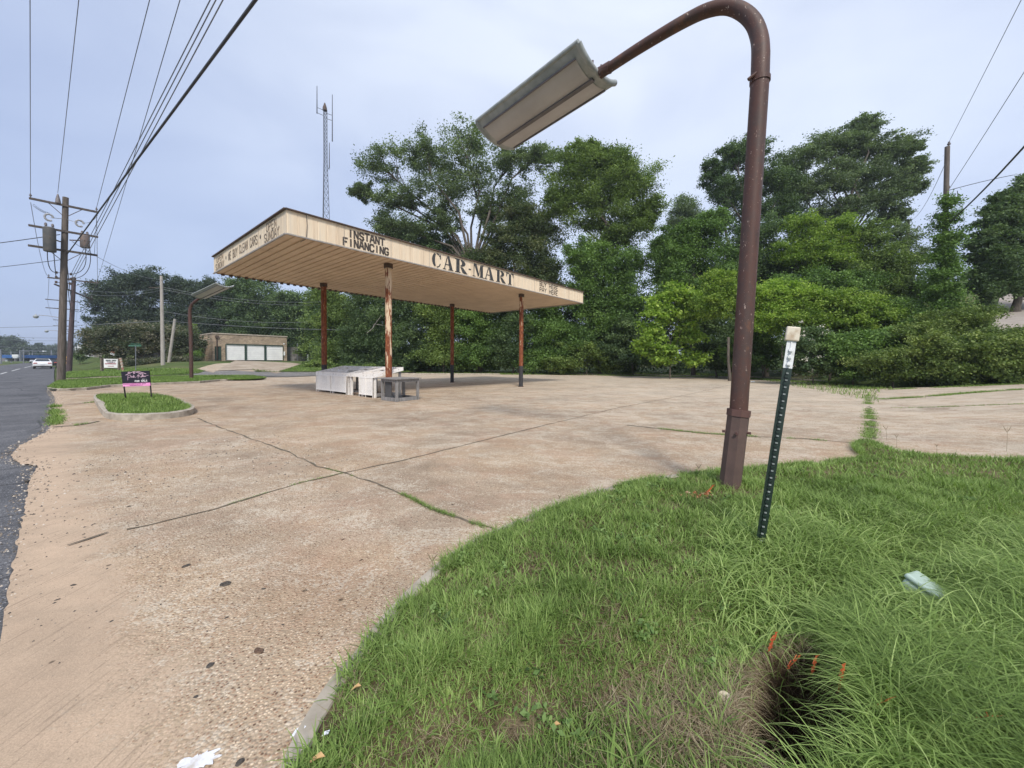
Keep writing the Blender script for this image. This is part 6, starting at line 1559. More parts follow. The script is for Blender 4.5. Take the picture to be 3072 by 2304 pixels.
# --- hedge wall behind the lot, left to right
hedge = [
 (52, 1010, [(1000,880,45,50),(1040,930,60,60),(990,960,40,50),(1060,1000,70,60),(1000,1060,50,50)], 'mid', 'leafy mid green shrub at the left end of the hedge by the shaded post'),
 (50, 1100, [(1090,900,60,50),(1130,960,80,60),(1100,1030,90,60),(1080,1090,70,30)], 'dark', 'dark shrub behind the white produce stands'),
 (48, 1230, [(1220,900,70,50),(1250,970,80,60),(1230,1040,90,60),(1220,1090,80,28)], 'dark', 'dark shrub between the two middle canopy posts'),
 (46, 1330, [(1310,940,60,50),(1350,1000,70,60),(1330,1070,90,45)], 'mid', 'mid green shrub left of the third canopy post'),
 (46, 1430, [(1410,930,70,50),(1450,990,80,60),(1430,1060,90,50)], 'vine', 'green tangled shrub right of the third canopy post'),
 (45, 1540, [(1520,920,70,45),(1560,990,80,60),(1540,1060,90,50)], 'dark', 'dark tangled shrub behind the farthest right canopy post'),
 (44, 1650, [(1640,930,60,50),(1660,1000,80,60),(1640,1070,90,45)], 'vine', 'green shrub just beyond the right end of the canopy'),
 (42, 1760, [(1750,1060,80,45),(1690,1090,70,28),(1830,1080,60,36)], 'mid', 'low green shrub at the foot of the vine covered column'),
 (41, 1900, [(1880,1000,60,60),(1900,1070,90,42),(1840,1040,50,40)], 'dark', 'dark shrub behind the bright yellow green sapling'),
 (37, 2150, [(2130,1000,70,60),(2170,1070,80,42),(2120,940,60,50),(2220,1010,60,60)], 'dark', 'dark shrub between the sapling and the brown lamp post'),
 (34, 2290, [(2280,1000,70,50),(2320,1060,70,45),(2230,1070,60,40)], 'vine', 'shadowed shrub right of the brown lamp post'),
 (47, 970, [(960,1095,60,16),(1100,1108,90,14)], 'mid', 'low weeds at the left foot of the hedge'),
]
for k, (Y, tx, bl_, m_, lab) in enumerate(hedge):
    tree('hedge_shrub', lab, 'shrub', Y, tx, bl_, m_, size=.19, dens=1.05, lai=2.3, group='overgrown shrubs along the back of the lot', seed=30+k, crown='foliage', rc_k=.27, limbs=False)
# bare branch leaning out of the hedge
p0 = PY(1150, 1020, 47); mb = MB(); mb.tube([PY(1100,1000,47.5), PY(1118,985,47), PY(1130,965,46.5), PY(1145,945,46.2)], [.06,.05,.035,.02], 6); mb.tube([PY(1118,985,47), PY(1122,972,46.8), PY(1150,976,46.5)], [.04,.03,.015], 6)
lone(mb, 'bare_branch', M['wood_pole_pale'], 'pale bare forked branch leaning in front of the dark shrub', 'branch', origin=p0)
# yellow-green catalpa sapling
tree('sapling', 'bright yellow green large leaved sapling at the back of the lot', 'sapling', 34, 2010,
     [(2030,880,50,36),(2080,900,42,34),(1970,930,44,36),(2040,950,70,44),(1960,1000,46,40),(2070,1010,46,36),(2000,1060,62,36),(2080,1075,38,22),(1930,1040,30,26)], 'bright', size=.27, dens=1.15, lai=2.0, seed=50, tr=.07, rc_k=.34, flat=.6)
for k, (Y, tx, bl_, m_, lab, kw) in enumerate([
 (31, 2190, [(2170,850,60,40),(2200,900,75,45),(2140,920,50,45)], 'lime', 'bright lime shrub left of the lamp post at mid height', {}),
 (30, 2350, [(2330,880,70,38),(2390,890,70,42),(2330,950,90,50),(2290,900,45,45)], 'bright', 'brightest yellow green shrub just right of the lamp post', {}),
 (29, 2490, [(2480,910,80,40),(2420,950,80,50),(2510,970,80,50)], 'lime', 'bright green shrub above the leaning steel post', {}),
 (28, 2610, [(2590,920,60,36),(2650,950,80,40),(2560,970,60,45),(2690,990,60,40)], 'lime', 'lime shrub with flat fanned leaves right of the leaning post', {}),
 (26, 2440, [(2420,1030,70,50),(2470,1080,70,45),(2400,1090,50,36)], 'dark', 'dark shrub dotted with white blossom behind the leaning post', {'bloom': 70}),
 (25, 2560, [(2540,1040,80,50),(2620,1030,80,45),(2560,1090,70,45),(2680,1030,60,40)], 'vine', 'rounded green shrub right of the white blossom shrub', {}),
 (22, 2680, [(2660,1090,80,46),(2760,1080,90,50),(2700,1120,90,34)], 'bush', 'left part of the long low bramble on the bank', {}),
 (21, 2860, [(2850,1070,90,56),(2940,1080,90,50),(2860,1120,90,34),(2790,1040,60,40)], 'bush', 'middle of the long low bramble on the bank', {}),
 (20, 3030, [(3020,1060,90,60),(3080,1090,100,50),(3180,1060,120,70),(3010,1120,80,26)], 'bush', 'right end of the long low bramble on the bank at the view edge', {}),
 (24, 2780, [(2760,1000,80,40),(2860,965,90,38),(2940,945,60,26),(2800,1040,70,40)], 'bush', 'arching bramble above the bank below the side street', {}),
 (21, 3040, [(3020,1010,80,26),(3100,1010,80,40),(2960,1020,60,30)], 'bush', 'yellowish bramble beside the pale side street', {}),
]):
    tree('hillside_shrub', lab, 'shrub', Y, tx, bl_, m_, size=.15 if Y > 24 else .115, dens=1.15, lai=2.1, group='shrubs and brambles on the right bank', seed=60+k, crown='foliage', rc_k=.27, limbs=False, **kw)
# --- left background
for k, (Y, tx, bl_, m_, lab, nm) in enumerate([
 (84, 390, [(320,880,45,55),(330,960,45,60),(390,850,60,50),(450,860,40,60),(410,930,70,60),(350,1020,60,40),(450,960,40,55)], 'far', 'big dark tree with a straight left side over the pink flowering shrub', 'dark_tree'),
 (86, 560, [(530,870,40,40),(560,900,60,60),(520,960,45,60),(590,960,55,55),(560,1010,60,40),(610,880,36,45)], 'far', 'dark tree with small sky gaps behind the distant lot lamp', 'dark_tree'),
 (84, 660, [(640,900,45,60),(660,960,60,60),(690,880,36,40),(640,1010,60,36)], 'far', 'dark tree just left of the wooded block behind the garage', 'dark_tree'),
 (80, 760, [(720,870,50,45),(780,900,70,55),(730,950,70,60),(800,960,80,60),(740,1010,80,40),(830,1010,60,45)], 'dark', 'large dark tree directly behind the brick garage', 'dark_tree'),
 (78, 880, [(860,910,60,45),(920,930,60,50),(870,970,70,60),(930,1000,60,50),(880,1040,70,36)], 'dark', 'dark tree right behind the garage corner under the canopy', 'dark_tree'),
 (70, 950, [(950,900,40,45),(960,970,50,60),(930,1040,40,40),(975,1040,36,40)], 'mid', 'lighter green tree peeking past the shaded canopy post', 'medium_tree'),
]):
    tree(nm, lab, 'tree', Y, tx, bl_, m_, size=.34, dens=1.0, lai=2.1, group='dark trees beyond the garage', seed=90+k, rc_k=.26, tr=.3)
tree('flowering_shrub', 'wide low flowering shrub tree with a dull pink crown above the white sign', 'shrub tree', 56, 430,
     [(290,1010,45,30),(350,1000,60,32),(420,995,60,30),(490,1000,60,32),(550,1010,50,36),(280,1040,36,22),(340,1045,60,30),(430,1035,70,26),(560,1045,50,26),(360,1080,40,24)], 'pinkish', size=.24, dens=1.1, lai=2.2, seed=110, rc_k=.4, tr=.16)
tree('round_bush', 'dark round bush against the left side of the brick garage', 'shrub', 55, 585, [(583,1063,16,13),(575,1070,14,10)], 'vine', size=.18, seed=111, crown='foliage', limbs=False, rc_k=.5)
tree('dark_bush', 'dark bush on the grassy bank beyond the second pole', 'shrub', 72, 240, [(238,1068,18,10),(246,1074,16,9)], 'dark', size=.25, seed=112, crown='foliage', limbs=False, rc_k=.5)
tree('conical_shrub', 'small yellow green conical shrub peeking over the garage left wing', 'shrub', 78, 583, [(583,985,8,12),(583,1000,10,14)], 'lime', size=.25, seed=113, crown='foliage', limbs=False, rc_k=.5)
tree('leafy_bank_bush', 'ragged weeds along the low stone bank below the pale poles', 'weeds', 52, 520, [(430,1092,50,8),(500,1094,50,8),(560,1094,50,7),(380,1088,30,10)], 'pinkish', size=.16, seed=114, crown='foliage', limbs=False, rc_k=.9)
for k, (Y, tx, bl_, lab) in enumerate([
 (240, 20, [(-40,1030,50,26),(15,1030,26,20),(30,1050,40,22)], 'dark rounded tree at the far left end of the tree line'),
 (230, 60, [(50,1035,22,22),(70,1055,26,20)], 'second dark tree from the left in the distant tree line'),
 (280, 105, [(95,1050,26,16),(115,1043,12,14),(120,1062,30,16)], 'lower distant tree above the middle of the road'),
 (300, 150, [(140,1052,20,18),(165,1050,24,18),(160,1066,40,12)], 'distant tree above the red roofed shop'),
 (320, 210, [(195,1048,22,20),(218,1042,20,20),(240,1052,30,16),(200,1066,50,12)], 'distant tree between the two near poles'),
 (330, 285, [(270,1050,30,18),(310,1050,30,18)], 'distant tree seen behind the white pavilion'),
]):
    tree('distant_tree', lab, 'tree', Y, tx, bl_, 'far', size=1.0, dens=1.3, lai=2.4, group='distant tree line', seed=120+k, rc_k=.3, limbs=False, flat=.9)
# woods filling what shows between the trees behind the lot
def wood_mass(name, pts, mat, size, n, seed, hk):
    rs = np.random.default_rng(seed); cen = []
    for (px0, px1, pt, pb, Y) in pts:
        for i in range(n):
            px_ = rs.uniform(px0, px1); py_ = pb+(pt-pb)*rs.random()**.8; cen.append(tuple(PY(px_, py_, Y+rs.uniform(-3, 5))))
    cen = np.array(cen); v, t_ = leaf_cloud(rs, cen, np.full(len(cen), hk), 200, size, .8, .4, .6, .15+.35*rs.random(len(cen)))
    o = npmesh(name, v, 4, LM[mat], None, t_, off=Vector((0,0,0))); o['kind'] = 'stuff'; tag(o, 'dark undergrowth filling the wood behind the lot', 'undergrowth'); return o
wood_mass('undergrowth', [(960,1200,930,1110,55),(1150,1460,850,1110,54),(1440,1700,850,1115,52),(1680,1990,900,1115,50),(1980,2250,800,1115,47),(2230,2500,760,1100,44),(2450,2760,840,1050,42),(2740,2960,960,1010,38)], 'dark', .30, 120, 5, 1.4)
wood_mass('far_wood', [(280,640,1000,1068,96),(600,1000,930,1070,92)], 'far', .5, 110, 6, 2.3)
print('LEAVES', LEAVES[0])
# ================================================================ GRASS
GM = {'green': leaf_mat('grass_blades', (0.085,0.136,0.034), (0.215,0.320,0.084), (0.440,0.550,0.205), .32),
      'straw': leaf_mat('straw_blades', (0.16,0.12,0.07), (0.34,0.27,0.17), (0.52,0.44,0.31), .15)}
def blades(rs, x, y, z, h, wd, lean, curl, tint, seg=4, ang=None):
    """arching tapered blades: two vertices per row, seg quads each"""
    n = len(x); th = rs.uniform(0, 2*np.pi, n) if ang is None else ang
    d = np.stack([np.cos(th), np.sin(th)], 1); side = np.stack([-d[:, 1], d[:, 0]], 1)
    rows = []
    for k in range(seg+1):
        u = k/seg
        # angle from vertical grows along the blade
        a = lean+curl*u
        # integrate approx
        hz = h*(u*np.cos(lean+curl*u*.5)); hr = h*(u*np.sin(lean+curl*u*.5))
        w_ = wd*(1-u**1.6)*(0.75+.25*min(1, u*4))+wd*.03
        px_ = x+d[:, 0]*hr; py_ = y+d[:, 1]*hr; pz_ = z+hz
        rows.append(np.stack([px_-side[:, 0]*w_/2, py_-side[:, 1]*w_/2, pz_], 1)); rows.append(np.stack([px_+side[:, 0]*w_/2, py_+side[:, 1]*w_/2, pz_], 1))
    V_ = np.stack(rows, 1)            # n, 2(seg+1), 3
    base = (np.arange(n)*2*(seg+1))[:, None, None]
    q_ = np.array([[2*k, 2*k+1, 2*k+3, 2*k+2] for k in range(seg)])[None]
    return V_.reshape(-1, 3), (base+q_).reshape(-1, 4), np.repeat(np.clip(tint, 0, 1), 2*(seg+1))
def vis(x, y, z=0.1):
    """pixel of a ground point"""
    P = np.stack([x, y, np.full(x.shape, z)-CAMZ], 1) @ np.array(CROT)   # camera space
    d = -P[:, 2]; d = np.where(d < .05, .05, d)
    return 1536+F*P[:, 0]/d, 1112-F*P[:, 1]/d
vn = np.vectorize
def zverge(x, y):
    d = edge_dist(KW, x, y); sm_ = lambda t: (lambda c: c*c*(3-2*c))(np.clip(t, 0, 1))
    z = np.array([terr(a, b)+0.02+0.03*noise.noise(Vector((a*1.7, b*1.7, 0))) for a, b in zip(x, y)])+0.10*sm_(d/.45)+.05*sm_((d-.5)/2.5)
    hx = ((x-HOLE.x)*HA.x+(y-HOLE.y)*HA.y)/HLU; hy = ((x-HOLE.x)*HP.x+(y-HOLE.y)*HP.y)/HLV; q_ = hx*hx+hy*hy+.25*np.array([noise.noise(Vector((a*6, b*6, 9))) for a, b in zip(x, y)])
    return z-.95*(1-sm_((q_-.55)/.45)), d, q_
def nz_(x, y, k, s=0): return np.array([noise.noise(Vector((a*k, b*k, s))) for a, b in zip(x, y)])
rs = np.random.default_rng(77)
def scatter(n, x0, x1, y0, y1, poly):
    x = rs.uniform(x0, x1, n); y = rs.uniform(y0, y1, n); k = np_inside(poly, x, y); px_, py_ = vis(x, y)
    k &= (px_ > -150) & (px_ < 5200) & (py_ < 3000) & ((px_ < 3350) | (rs.random(len(x)) < .55)); return x[k], y[k], px_[k], py_[k]
allv = []; allf = []; allt = []; cnt = 0
def put(res):
    global cnt
    v, f, t_ = res; allv.append(v); allf.append(f+cnt); allt.append(t_); cnt += len(v)
def clump_pts(x, y, r_):  # gather blades into tufts
    return x+rs.normal(size=len(x))*r_, y+rs.normal(size=len(x))*r_
sv = []; sf = []; st__ = []; scn = 0
def putS(res):
    global scn
    v, f, t_ = res; sv.append(v); sf.append(f+scn); st__.append(t_); scn += len(v)
for (n, x0, x1, y0, y1, lod) in ((165000, -1.4, 4.6, .45, 2.4, 0), (125000, -.9, 8.5, 2.4, 4.6, 1), (115000, .2, 18, 4.6, 9.5, 2)):
    x, y, px_, py_ = scatter(n, x0, x1, y0, y1, VERGE)
    z, d, q_ = zverge(x, y)
    # bare, dry places: noise patches on the left half, and the rim of the hole
    patch = nz_(x, y, 2.6, 1)+.45*nz_(x, y, 7, 2)
    dry = np.clip((patch-.22)*2.4, 0, 1)*(px_ < 2300)
    rim = np.exp(-((px_-2120)/190)**2-((py_-2150)/170)**2)*1.6 if lod == 0 else 0
    dry = np.clip(dry+rim, 0, 1)
    polefoot = np.exp(-((px_-2150)/100)**2-((py_-1492)/26)**2); dry = np.clip(dry+polefoot*.8, 0, 1)
    inhole = (q_ < .8)
    keep = rs.random(len(x)) < (1-.80*dry)*np.where(inhole, .02, 1)
    # clear the lamp foot
    keep &= np.hypot(x-bp.x, y-bp.y) > .11; keep &= np.hypot(x-cc.x, (y-cc.y)*1.0) > .08
    rightk = np.clip((px_-2050)/450, 0, 1)*np.clip((py_-1420)/260, 0, 1)*np.where(q_ < 2.4, .7, 1)
    h = (.035+.06*rs.random(len(x))**1.5+.10*np.clip(nz_(x, y, 4.1, 5)+.25, 0, 1)**1.3)*np.clip(.55+d*2.2, .4, 1)
    h = h*(1+.3*np.clip((2.2-y)/1.2, 0, 1))
    h = h+rightk*(.05+.20*rs.random(len(x))*np.clip(nz_(x, y, 1.6, 7)+.75, .25, 1.3))
    h = np.where((q_ < 6.0) & ((x-HOLE.x)*HP.x+(y-HOLE.y)*HP.y < .06), np.minimum(h, .085), h)
    nb = (np.abs(px_-2785) < 110) & (py_ > 1740) & (py_ < 1960); h = np.where(nb, h*.62, h)
    if lod == 2: h = h*.85+.02
    near = np.hypot(x, y); h = h*np.clip(near/2.2, .70, 1.0)
    wd = np.where(rs.random(len(x)) < .30, .0075, .0040)*(1, 1.35, 1.9)[lod]*(1-.15*rightk)
    tint = .42+.20*rs.normal(size=len(x))+.26*nz_(x, y, 1.3, 11)+.22*nz_(x, y, 5, 12)
    lean = np.abs(rs.normal(size=len(x)))*.38+.08; curl = np.abs(rs.normal(size=len(x)))*.7+.35+rightk*1.2
    k = keep; put(blades(rs, x[k], y[k], z[k]-.01, h[k], wd[k], lean[k], curl[k], tint[k], 5 if lod == 0 else 4))
    # straw
    k = (rs.random(len(x)) < (.10+.55*dry)*(1, .5, .22)[lod]) & (rs.random(len(x)) > .5*rightk)
    kk = k & (q_ > 1.05)
    n_ = kk.sum(); putS(blades(rs, x[kk]+rs.normal(size=n_)*.01, y[kk]+rs.normal(size=n_)*.01, z[kk]+.004+.012*rs.random(n_), .035+.06*rs.random(n_), np.full(n_, .0022)*(1,1.3,1.8)[lod], 1.15+.3*rs.random(n_), rs.normal(size=n_)*.5, .35+.25*rs.normal(size=n_), 3))
# broad crabgrass tufts: several wide blades fanning from one crown
nt_ = 1500; x = rs.uniform(-1.2, 5.5, nt_); y = rs.uniform(.8, 5.0, nt_); k = np_inside(VERGE, x, y); x, y = x[k], y[k]; px_, py_ = vis(x, y)
k = (px_ < 3300) & (px_ > 0); x, y = x[k], y[k]; px_, py_ = px_[k], py_[k]
m_ = 9; X_ = np.repeat(x, m_)+rs.normal(size=len(x)*m_)*.008; Y_ = np.repeat(y, m_)+rs.normal(size=len(x)*m_)*.008; z, d, q_ = zverge(X_, Y_); n_ = len(X_)
tl_ = np.repeat(rs.random(len(x)), m_)*.25
put(blades(rs, X_, Y_, z-.008, (.07+.10*rs.random(n_))*np.clip(.5+d*2, .5, 1), .006+.004*rs.random(n_), .35+.5*rs.random(n_), .5+.6*rs.random(n_), .38+tl_+.1*rs.normal(size=n_), 5))
# long arching blades on the right, the ones that stand out in the photograph
n_ = 9000; x, y, px_, py_ = scatter(n_*3, .9, 5.2, 1.05, 4.8, VERGE); k = (px_ > 2150) & (py_ > 1560) & (rs.random(len(x)) < .6); x, y = x[k], y[k]
z, d, q_ = zverge(x, y); k = (q_ > .75) & ~((q_ < 2.2) & (x < HOLE.x)) & ~((np.abs(x-cc.x) < .2) & (y < cc.y+.05) & (y > cc.y-.4)); x, y, z = x[k], y[k], z[k]; n_ = len(x)
put(blades(rs, x, y, z, (.16+.18*rs.random(n_))*np.clip(np.hypot(x, y)/3.0, .6, 1), (.0055+.004*rs.random(n_)), .15+.4*rs.random(n_), 1.5+1.1*rs.random(n_), .66+.18*rs.normal(size=n_), 7))
n_ = 380; a = rs.uniform(.2, 2.9, n_); rr = 1.0+.5*rs.random(n_); u_a, v_a = np.cos(a)*rr*HLU, np.sin(a)*rr*HLV; x = HOLE.x+u_a*HA.x+v_a*HP.x; y = HOLE.y+u_a*HA.y+v_a*HP.y; z, d, q_ = zverge(x, y)
put(blades(rs, x, y, z, .18+.20*rs.random(n_), .0045+.003*rs.random(n_), .2+.4*rs.random(n_), 1.3+1.0*rs.random(n_), .55+.2*rs.normal(size=n_), 7, np.pi+rs.normal(size=n_)*.9))
wx, wy, wp, wq = scatter(800, -1.2, 5.0, .7, 5.5, VERGE); k = nz_(wx, wy, 2.2, 21) > .12; wx, wy = wx[k], wy[k]; wz_, d, q_ = zverge(wx, wy); k = q_ > 1.3
WC = np.stack([wx[k], wy[k], wz_[k]+.045], 1); wv, wt_ = leaf_cloud(rs, WC, np.full(len(WC), .045), 16, .030, .5, .9, .62, .25+.6*rs.random(len(WC)))
LM['weed'] = leaf_mat('weed_leaves', (.05,.09,.03), (.14,.23,.07), (.30,.42,.15), .3)
o = npmesh('weeds', wv, 4, LM['weed'], None, wt_, off=Vector((0,0,0))); o['kind'] = 'stuff'; tag(o, 'small broadleaf weeds among the grass', 'weeds')
# ragged overhang along the kerb
LK = [Vector(p) for p in KW]; xs_k = []; 
for i in range(len(LK)-1):
    l = (LK[i+1]-LK[i]).length
    if l < 1e-5: continue
    nn = Vector(((LK[i+1]-LK[i]).y, -(LK[i+1]-LK[i]).x)).normalized()
    for j in range(int(l*1500)):
        u = rs.random(); p = LK[i].lerp(LK[i+1], u); g_ = noise.noise(Vector((p.x*2.2, p.y*2.2, 4)))+.6*noise.noise(Vector((p.x*8, p.y*8, 1)))
        if rs.random() < .55+g_*1.2:
            o_ = rs.uniform(-.06-.10*max(0, g_), .05); p = p-nn*o_; xs_k.append((p.x, p.y))
xs_k = np.array(xs_k); ins = np_inside(VERGE, xs_k[:, 0], xs_k[:, 1]); nk = len(xs_k); zk = np.array([terr(a_, b_)+.03 for a_, b_ in xs_k])
put(blades(rs, xs_k[:, 0], xs_k[:, 1], zk, .05+.09*rs.random(nk), .0045+.003*rs.random(nk), .3+.7*rs.random(nk), .5+.7*rs.random(nk), .42+.18*rs.normal(size=nk), 4))
# straw fibres hanging over the hole rim and roots
n_ = 1500; a = rs.uniform(-.2, 3.34, n_); rr = .80+.40*rs.random(n_); u_a, v_a = np.cos(a)*rr*HLU, -np.sin(a)*rr*HLV; x = HOLE.x+u_a*HA.x+v_a*HP.x; y = HOLE.y+u_a*HA.y+v_a*HP.y; z, d, q_ = zverge(x, y)
inw = np.arctan2(HOLE.y-y, HOLE.x-x)
putS(blades(rs, x, y, z+.012, .05+.12*rs.random(n_), np.full(n_, .0020), .7+.7*rs.random(n_), .8+1.0*rs.random(n_), .3+.3*rs.normal(size=n_), 4, inw+rs.normal(size=n_)*.5))
def field(poly, n, z0, h0, h1, w_, seed):
    xs = [p[0] for p in poly]; ys = [p[1] for p in poly]; x = rs.uniform(min(xs), max(xs), n); y = rs.uniform(min(ys), max(ys), n); k = np_inside(poly, x, y); x, y = x[k], y[k]; n_ = len(x)
    z = np.array([terr(a, b_)+z0 for a, b_ in zip(x, y)]); put(blades(rs, x, y, z, h0+(h1-h0)*rs.random(n_), np.full(n_, w_), .4*np.abs(rs.normal(size=n_)), .3+.6*rs.random(n_), .38+.18*rs.normal(size=n_)+.25*nz_(x, y, .6, seed), 2))
# tufts in the joints and at the lot edges
def tuft_line(path, dens, hh, spread, gaps=.5, seed=0, w_=.006):
    L = []
    for i in range(len(path)-1):
        a, b_ = path[i], path[i+1]; l = (b_-a).length; n = int(l*dens)
        u = rs.random(n); L.append(np.stack([a.x+(b_.x-a.x)*u, a.y+(b_.y-a.y)*u], 1))
    P = np.concatenate(L); g_ = nz_(P[:, 0], P[:, 1], .9, seed)+.6*nz_(P[:, 0], P[:, 1], 3.0, seed+3); P = P[g_ > gaps-.5]
    n = len(P); x = P[:, 0]+rs.normal(size=n)*spread; y = P[:, 1]+rs.normal(size=n)*spread
    z = np.array([terr(a, b_) for a, b_ in zip(x, y)]); put(blades(rs, x, y, z, hh*(.5+rs.random(n)), np.full(n, w_), .3+.6*rs.random(n), .5+.6*rs.random(n), .40+.2*rs.normal(size=n), 3))
tuft_line(JW[0][2:], 420, .030, .009, .62, 1, .004); tuft_line(JW[0][5:], 1000, .042, .016, .45, 1, .004); tuft_line(JW[1][:4], 480, .028, .010, .55, 2, .004); tuft_line(JW[3], 600, .05, .045, .45, 3, .007)
tuft_line(JW[4], 600, .06, .07, .42, 4, .010); tuft_line(JW[5], 260, .05, .05, .35, 5, .010); tuft_line(JW[6], 700, .09, .10, .35, 6, .012); tuft_line(JW[9], 260, .07, .04, .5, 7, .012); tuft_line(JW[8], 260, .07, .04, .5, 8, .012)
re_ = [PZ(165,1218,0), PZ(168,1250,0), PZ(165,1283,0)]; tuft_line(re_, 420, .11, .07, .35, 9, .012)
bk = [G(1250,1122), G(1660,1124), G(2200,1133), G(2480,1148), G(2640,1168)]; tuft_line(bk, 420, .16, .35, .35, 10, .022); field(pxpoly([(1250,1118),(1250,1123),(1660,1125),(2200,1133),(2480,1148),(2640,1168),(2640,1140),(2200,1120),(1700,1112)]), 40000, .0, .06, .30, .03, 4)
bk = [G(2640,1170), G(2820,1163), G(3072,1152)]; tuft_line(bk, 500, .10, .12, .2, 11, .014)
# island, strip, lawn
x = rs.uniform(cx-4, cx+4, 60000); y = rs.uniform(cy-4, cy+4, 60000); k = np_inside(ISL, x, y); x, y = x[k], y[k]; n_ = len(x)
ed = edge_dist(ISL, x, y); z = np.array([.10+.10*sm(1-math.hypot(a-cx, b_-cy)/2.2) for a, b_ in zip(x, y)]); bare = nz_(x, y, 1.6, 3)
k = rs.random(n_) < np.clip(1.1-1.2*(bare > .30)*(ed < .6), .2, 1); x, y, z = x[k], y[k], z[k]; n_ = len(x)
put(blades(rs, x, y, z, .06+.09*rs.random(n_), np.full(n_, .013), .3*np.abs(rs.normal(size=n_)), .3+.6*rs.random(n_), .45+.2*rs.normal(size=n_)+.15*nz_(x, y, 1.5, 9), 3))
field(STRIP, 90000, .09, .08, .18, .028, 1); field(GR2, 50000, .05, .08, .18, .045, 2); field(GR3, 50000, .08, .08, .20, .05, 3)
v = np.concatenate(allv); f = np.concatenate(allf); t_ = np.concatenate(allt)
o = npmesh('grass', v, 4, GM['green'], None, t_, f, off=Vector((0,0,0))); o['kind'] = 'stuff'; tag(o, 'green grass on the verge, the island and in the pavement joints', 'grass')
o = npmesh('dry_grass', np.concatenate(sv), 4, GM['straw'], None, np.concatenate(st__), np.concatenate(sf), off=Vector((0,0,0))); o['kind'] = 'stuff'; tag(o, 'dry straw and thatch lying between the green blades', 'straw')
print('GRASS faces', len(f))
# heap of faded orange netting by the lamp foot
hp = PZ(2075, 1487, .12); HC_ = np.array([[hp.x+rs.normal()*.10, hp.y+rs.normal()*.035, hp.z+rs.random()*.03] for _ in range(26)])
hv_, ht_ = leaf_cloud(rs, HC_, np.full(26, .022), 9, .034, .6, .6, .45, rs.random(26))
LM['netheap'] = leaf_mat('faded_netting', (.55,.14,.06), (.72,.30,.17), (.80,.55,.42), .1)
hpo = bpy.data.objects.new; o = npmesh('netting_heap', hv_-np.array([hp.x, hp.y, .1]), 4, LM['netheap'], None, ht_, off=Vector((0,0,0))); o.location = (hp.x, hp.y, .1)
tag(o, 'heap of faded orange netting scraps in the grass left of the lamp post foot', 'netting', 'scraps of orange barrier netting')
# loose grit along the road edge and over the sandy apron
GX = []; GY = []
for k in range(5200):
    if k < 2600: q_ = RW_[int(rs.integers(0, len(RW_)-1))]; o_ = abs(rs.normal())*.16-.12; p = q_+V*o_+U*rs.normal()*.05
    else: p = XY(rs.uniform(.3, 9), rs.uniform(-.1, 3.0)**1.0)
    GX.append(p.x); GY.append(p.y)
GX, GY = np.array(GX), np.array(GY); k = ~np_inside(VERGE, GX, GY); GX, GY = GX[k], GY[k]; n_ = len(GX)
dist_ = np.hypot(GX, GY); s_ = (.002+.005*rs.random(n_)**2.5)*np.clip(dist_/2.5, .7, 3)
zg = np.array([terr(a_, b_) for a_, b_ in zip(GX, GY)])+.004
th_ = rs.uniform(0, 6.28, n_); cs, sn = np.cos(th_), np.sin(th_); B_ = []
for (ux, uy, uz) in ((1,0,0),(0,.7,0),(-1,0,0),(0,-.7,0),(.1,.05,.8)):
    B_.append(np.stack([GX+(ux*cs-uy*sn)*s_, GY+(ux*sn+uy*cs)*s_, zg+uz*s_], 1))
B_ = np.stack(B_, 1).reshape(-1, 3); tri = np.array([[0,1,4],[1,2,4],[2,3,4],[3,0,4]])[None]+(np.arange(n_)*5)[:, None, None]
gm = NM('mixed_grit'); ga = gm.n('ShaderNodeAttribute'); ga.attribute_name = 'tint'
M['grit'] = gm.done(gm.ramp(ga.outputs['Fac'], [(0, (.05,.045,.04)), (.4, (.16,.13,.10)), (.75, (.36,.29,.22)), (1, (.62,.56,.48))]), .9)
o = npmesh('loose_grit', B_, 3, M['grit'], None, np.repeat(rs.random(n_), 5), tri.reshape(-1, 3), off=Vector((0,0,0))); o['kind'] = 'stuff'; tag(o, 'loose grit and pebbles scattered over the apron', 'grit')
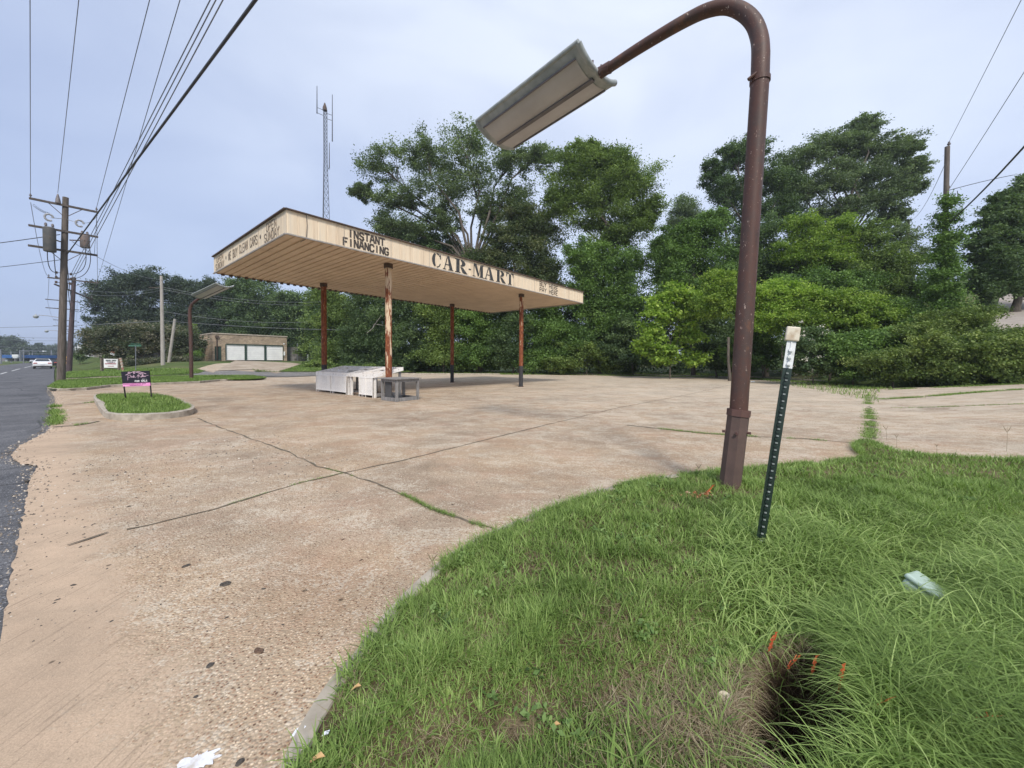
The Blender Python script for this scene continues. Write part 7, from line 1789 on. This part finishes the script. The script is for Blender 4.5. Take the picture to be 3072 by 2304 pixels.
# leaf litter against the back kerb
LX = []
for k in range(2600):
    i = rs.integers(0, 5); P_ = [G(1700,1121), G(1900,1123), G(2100,1128), G(2300,1134), G(2480,1148), G(2640,1166)]; p = P_[i].lerp(P_[i+1], rs.random())+Vector((rs.normal()*.25, rs.normal()*.35, .02)); LX.append((p.x, p.y, terr(p.x, p.y)+.02))
LX = np.array(LX); v, t_ = leaf_cloud(rs, LX, np.full(len(LX), .03), 2, .09, .2, 1.5, .6, rs.random(len(LX)))
LM['litter'] = leaf_mat('leaf_litter', (.06,.04,.025), (.16,.11,.07), (.34,.26,.17), .1)
o = npmesh('leaf_litter', v, 4, LM['litter'], None, t_, off=Vector((0,0,0))); o['kind'] = 'stuff'; tag(o, 'brown leaf litter against the back kerb of the lot', 'leaf litter')
for px_, py_, lab in ((1985,1118,'white litter scrap on the back kerb left of the sapling'), (1572,1115,'white litter scrap beyond the farthest right canopy post'), (2258,1147,'flat white litter scrap between the lamp post and the leaning post'), (1762,1121,'small white litter scrap on the back kerb right of the canopy')):
    p = G(px_, py_); mb = MB(); mb.extrude([p+Vector(v_)*1.3 for v_ in ((-.12,-.05,.02),(.10,-.06,.03),(.13,.05,.06),(-.08,.07,.05))], (0,0,.01)); lone(mb, 'litter_scrap', M['paper'], lab, 'litter', 'white litter along the back kerb', origin=p)
# tall seed-head stalks standing at the pavement edge
M['seed'] = simple('dry_seed_stalk', (0.16,0.13,0.07), (0.24,0.20,0.12), 20, .9)
for px_, py_, hh, lab in ((1290,1760,.22,'thin dry seed stalk standing at the kerb left of the grass'), (2660,1322,.28,'dry seed stalk near the joint on the right pavement'), (2690,1345,.25,'second dry seed stalk right of the pavement joint'), (2810,1362,.16,'short dry seed stalk at the right grass edge'), (3020,1355,.42,'tall forked dry seed stalk near the right edge'), (2098,1445,.22,'thin seed stalk just left of the lamp post'), (1680,1520,.12,'short seed stalk on the grass crest')):
    p = G(px_, py_); mb = MB(); r_ = random.Random(px_); l_ = Vector((r_.uniform(-.12,.12), 0, 1)); tp_ = p+l_*hh
    mb.tube([p, p+l_*hh*.6+Vector((.004,0,0)), tp_], [.0022,.0016,.0012], 5)
    for sgn in (-1, 1): mb.tube([p+l_*hh*.78, p+l_*hh*.9+Vector((sgn*.018*hh/.2, 0, .01)), p+l_*hh*1.06+Vector((sgn*.035*hh/.2, 0, .0))], [.002,.0042,.001], 5)
    lone(mb, 'seed_stalk', M['seed'], lab, 'weed stalk', 'dry seed stalks at the pavement edge', origin=p)

# ================================================================ AIR
hz = MB(); hz.frame_box(Vector((0,0,24)), Vector((3020,0,0)), Vector((0,3020,0)), Vector((0,0,27)))
hm = bpy.data.materials.new('summer_haze'); hm.use_nodes = True; ht = hm.node_tree; ht.nodes.clear()
ho = ht.nodes.new('ShaderNodeOutputMaterial'); hv = ht.nodes.new('ShaderNodeVolumePrincipled')
hv.inputs['Color'].default_value = (0.86, 0.92, 1.0, 1); hv.inputs['Density'].default_value = 0.0005; hv.inputs['Anisotropy'].default_value = 0.3
ht.links.new(hv.outputs[0], ho.inputs['Volume'])
hb = hz.build('haze', hm); hb['kind'] = 'stuff'; tag(hb, 'thin summer haze over the whole place', 'haze')
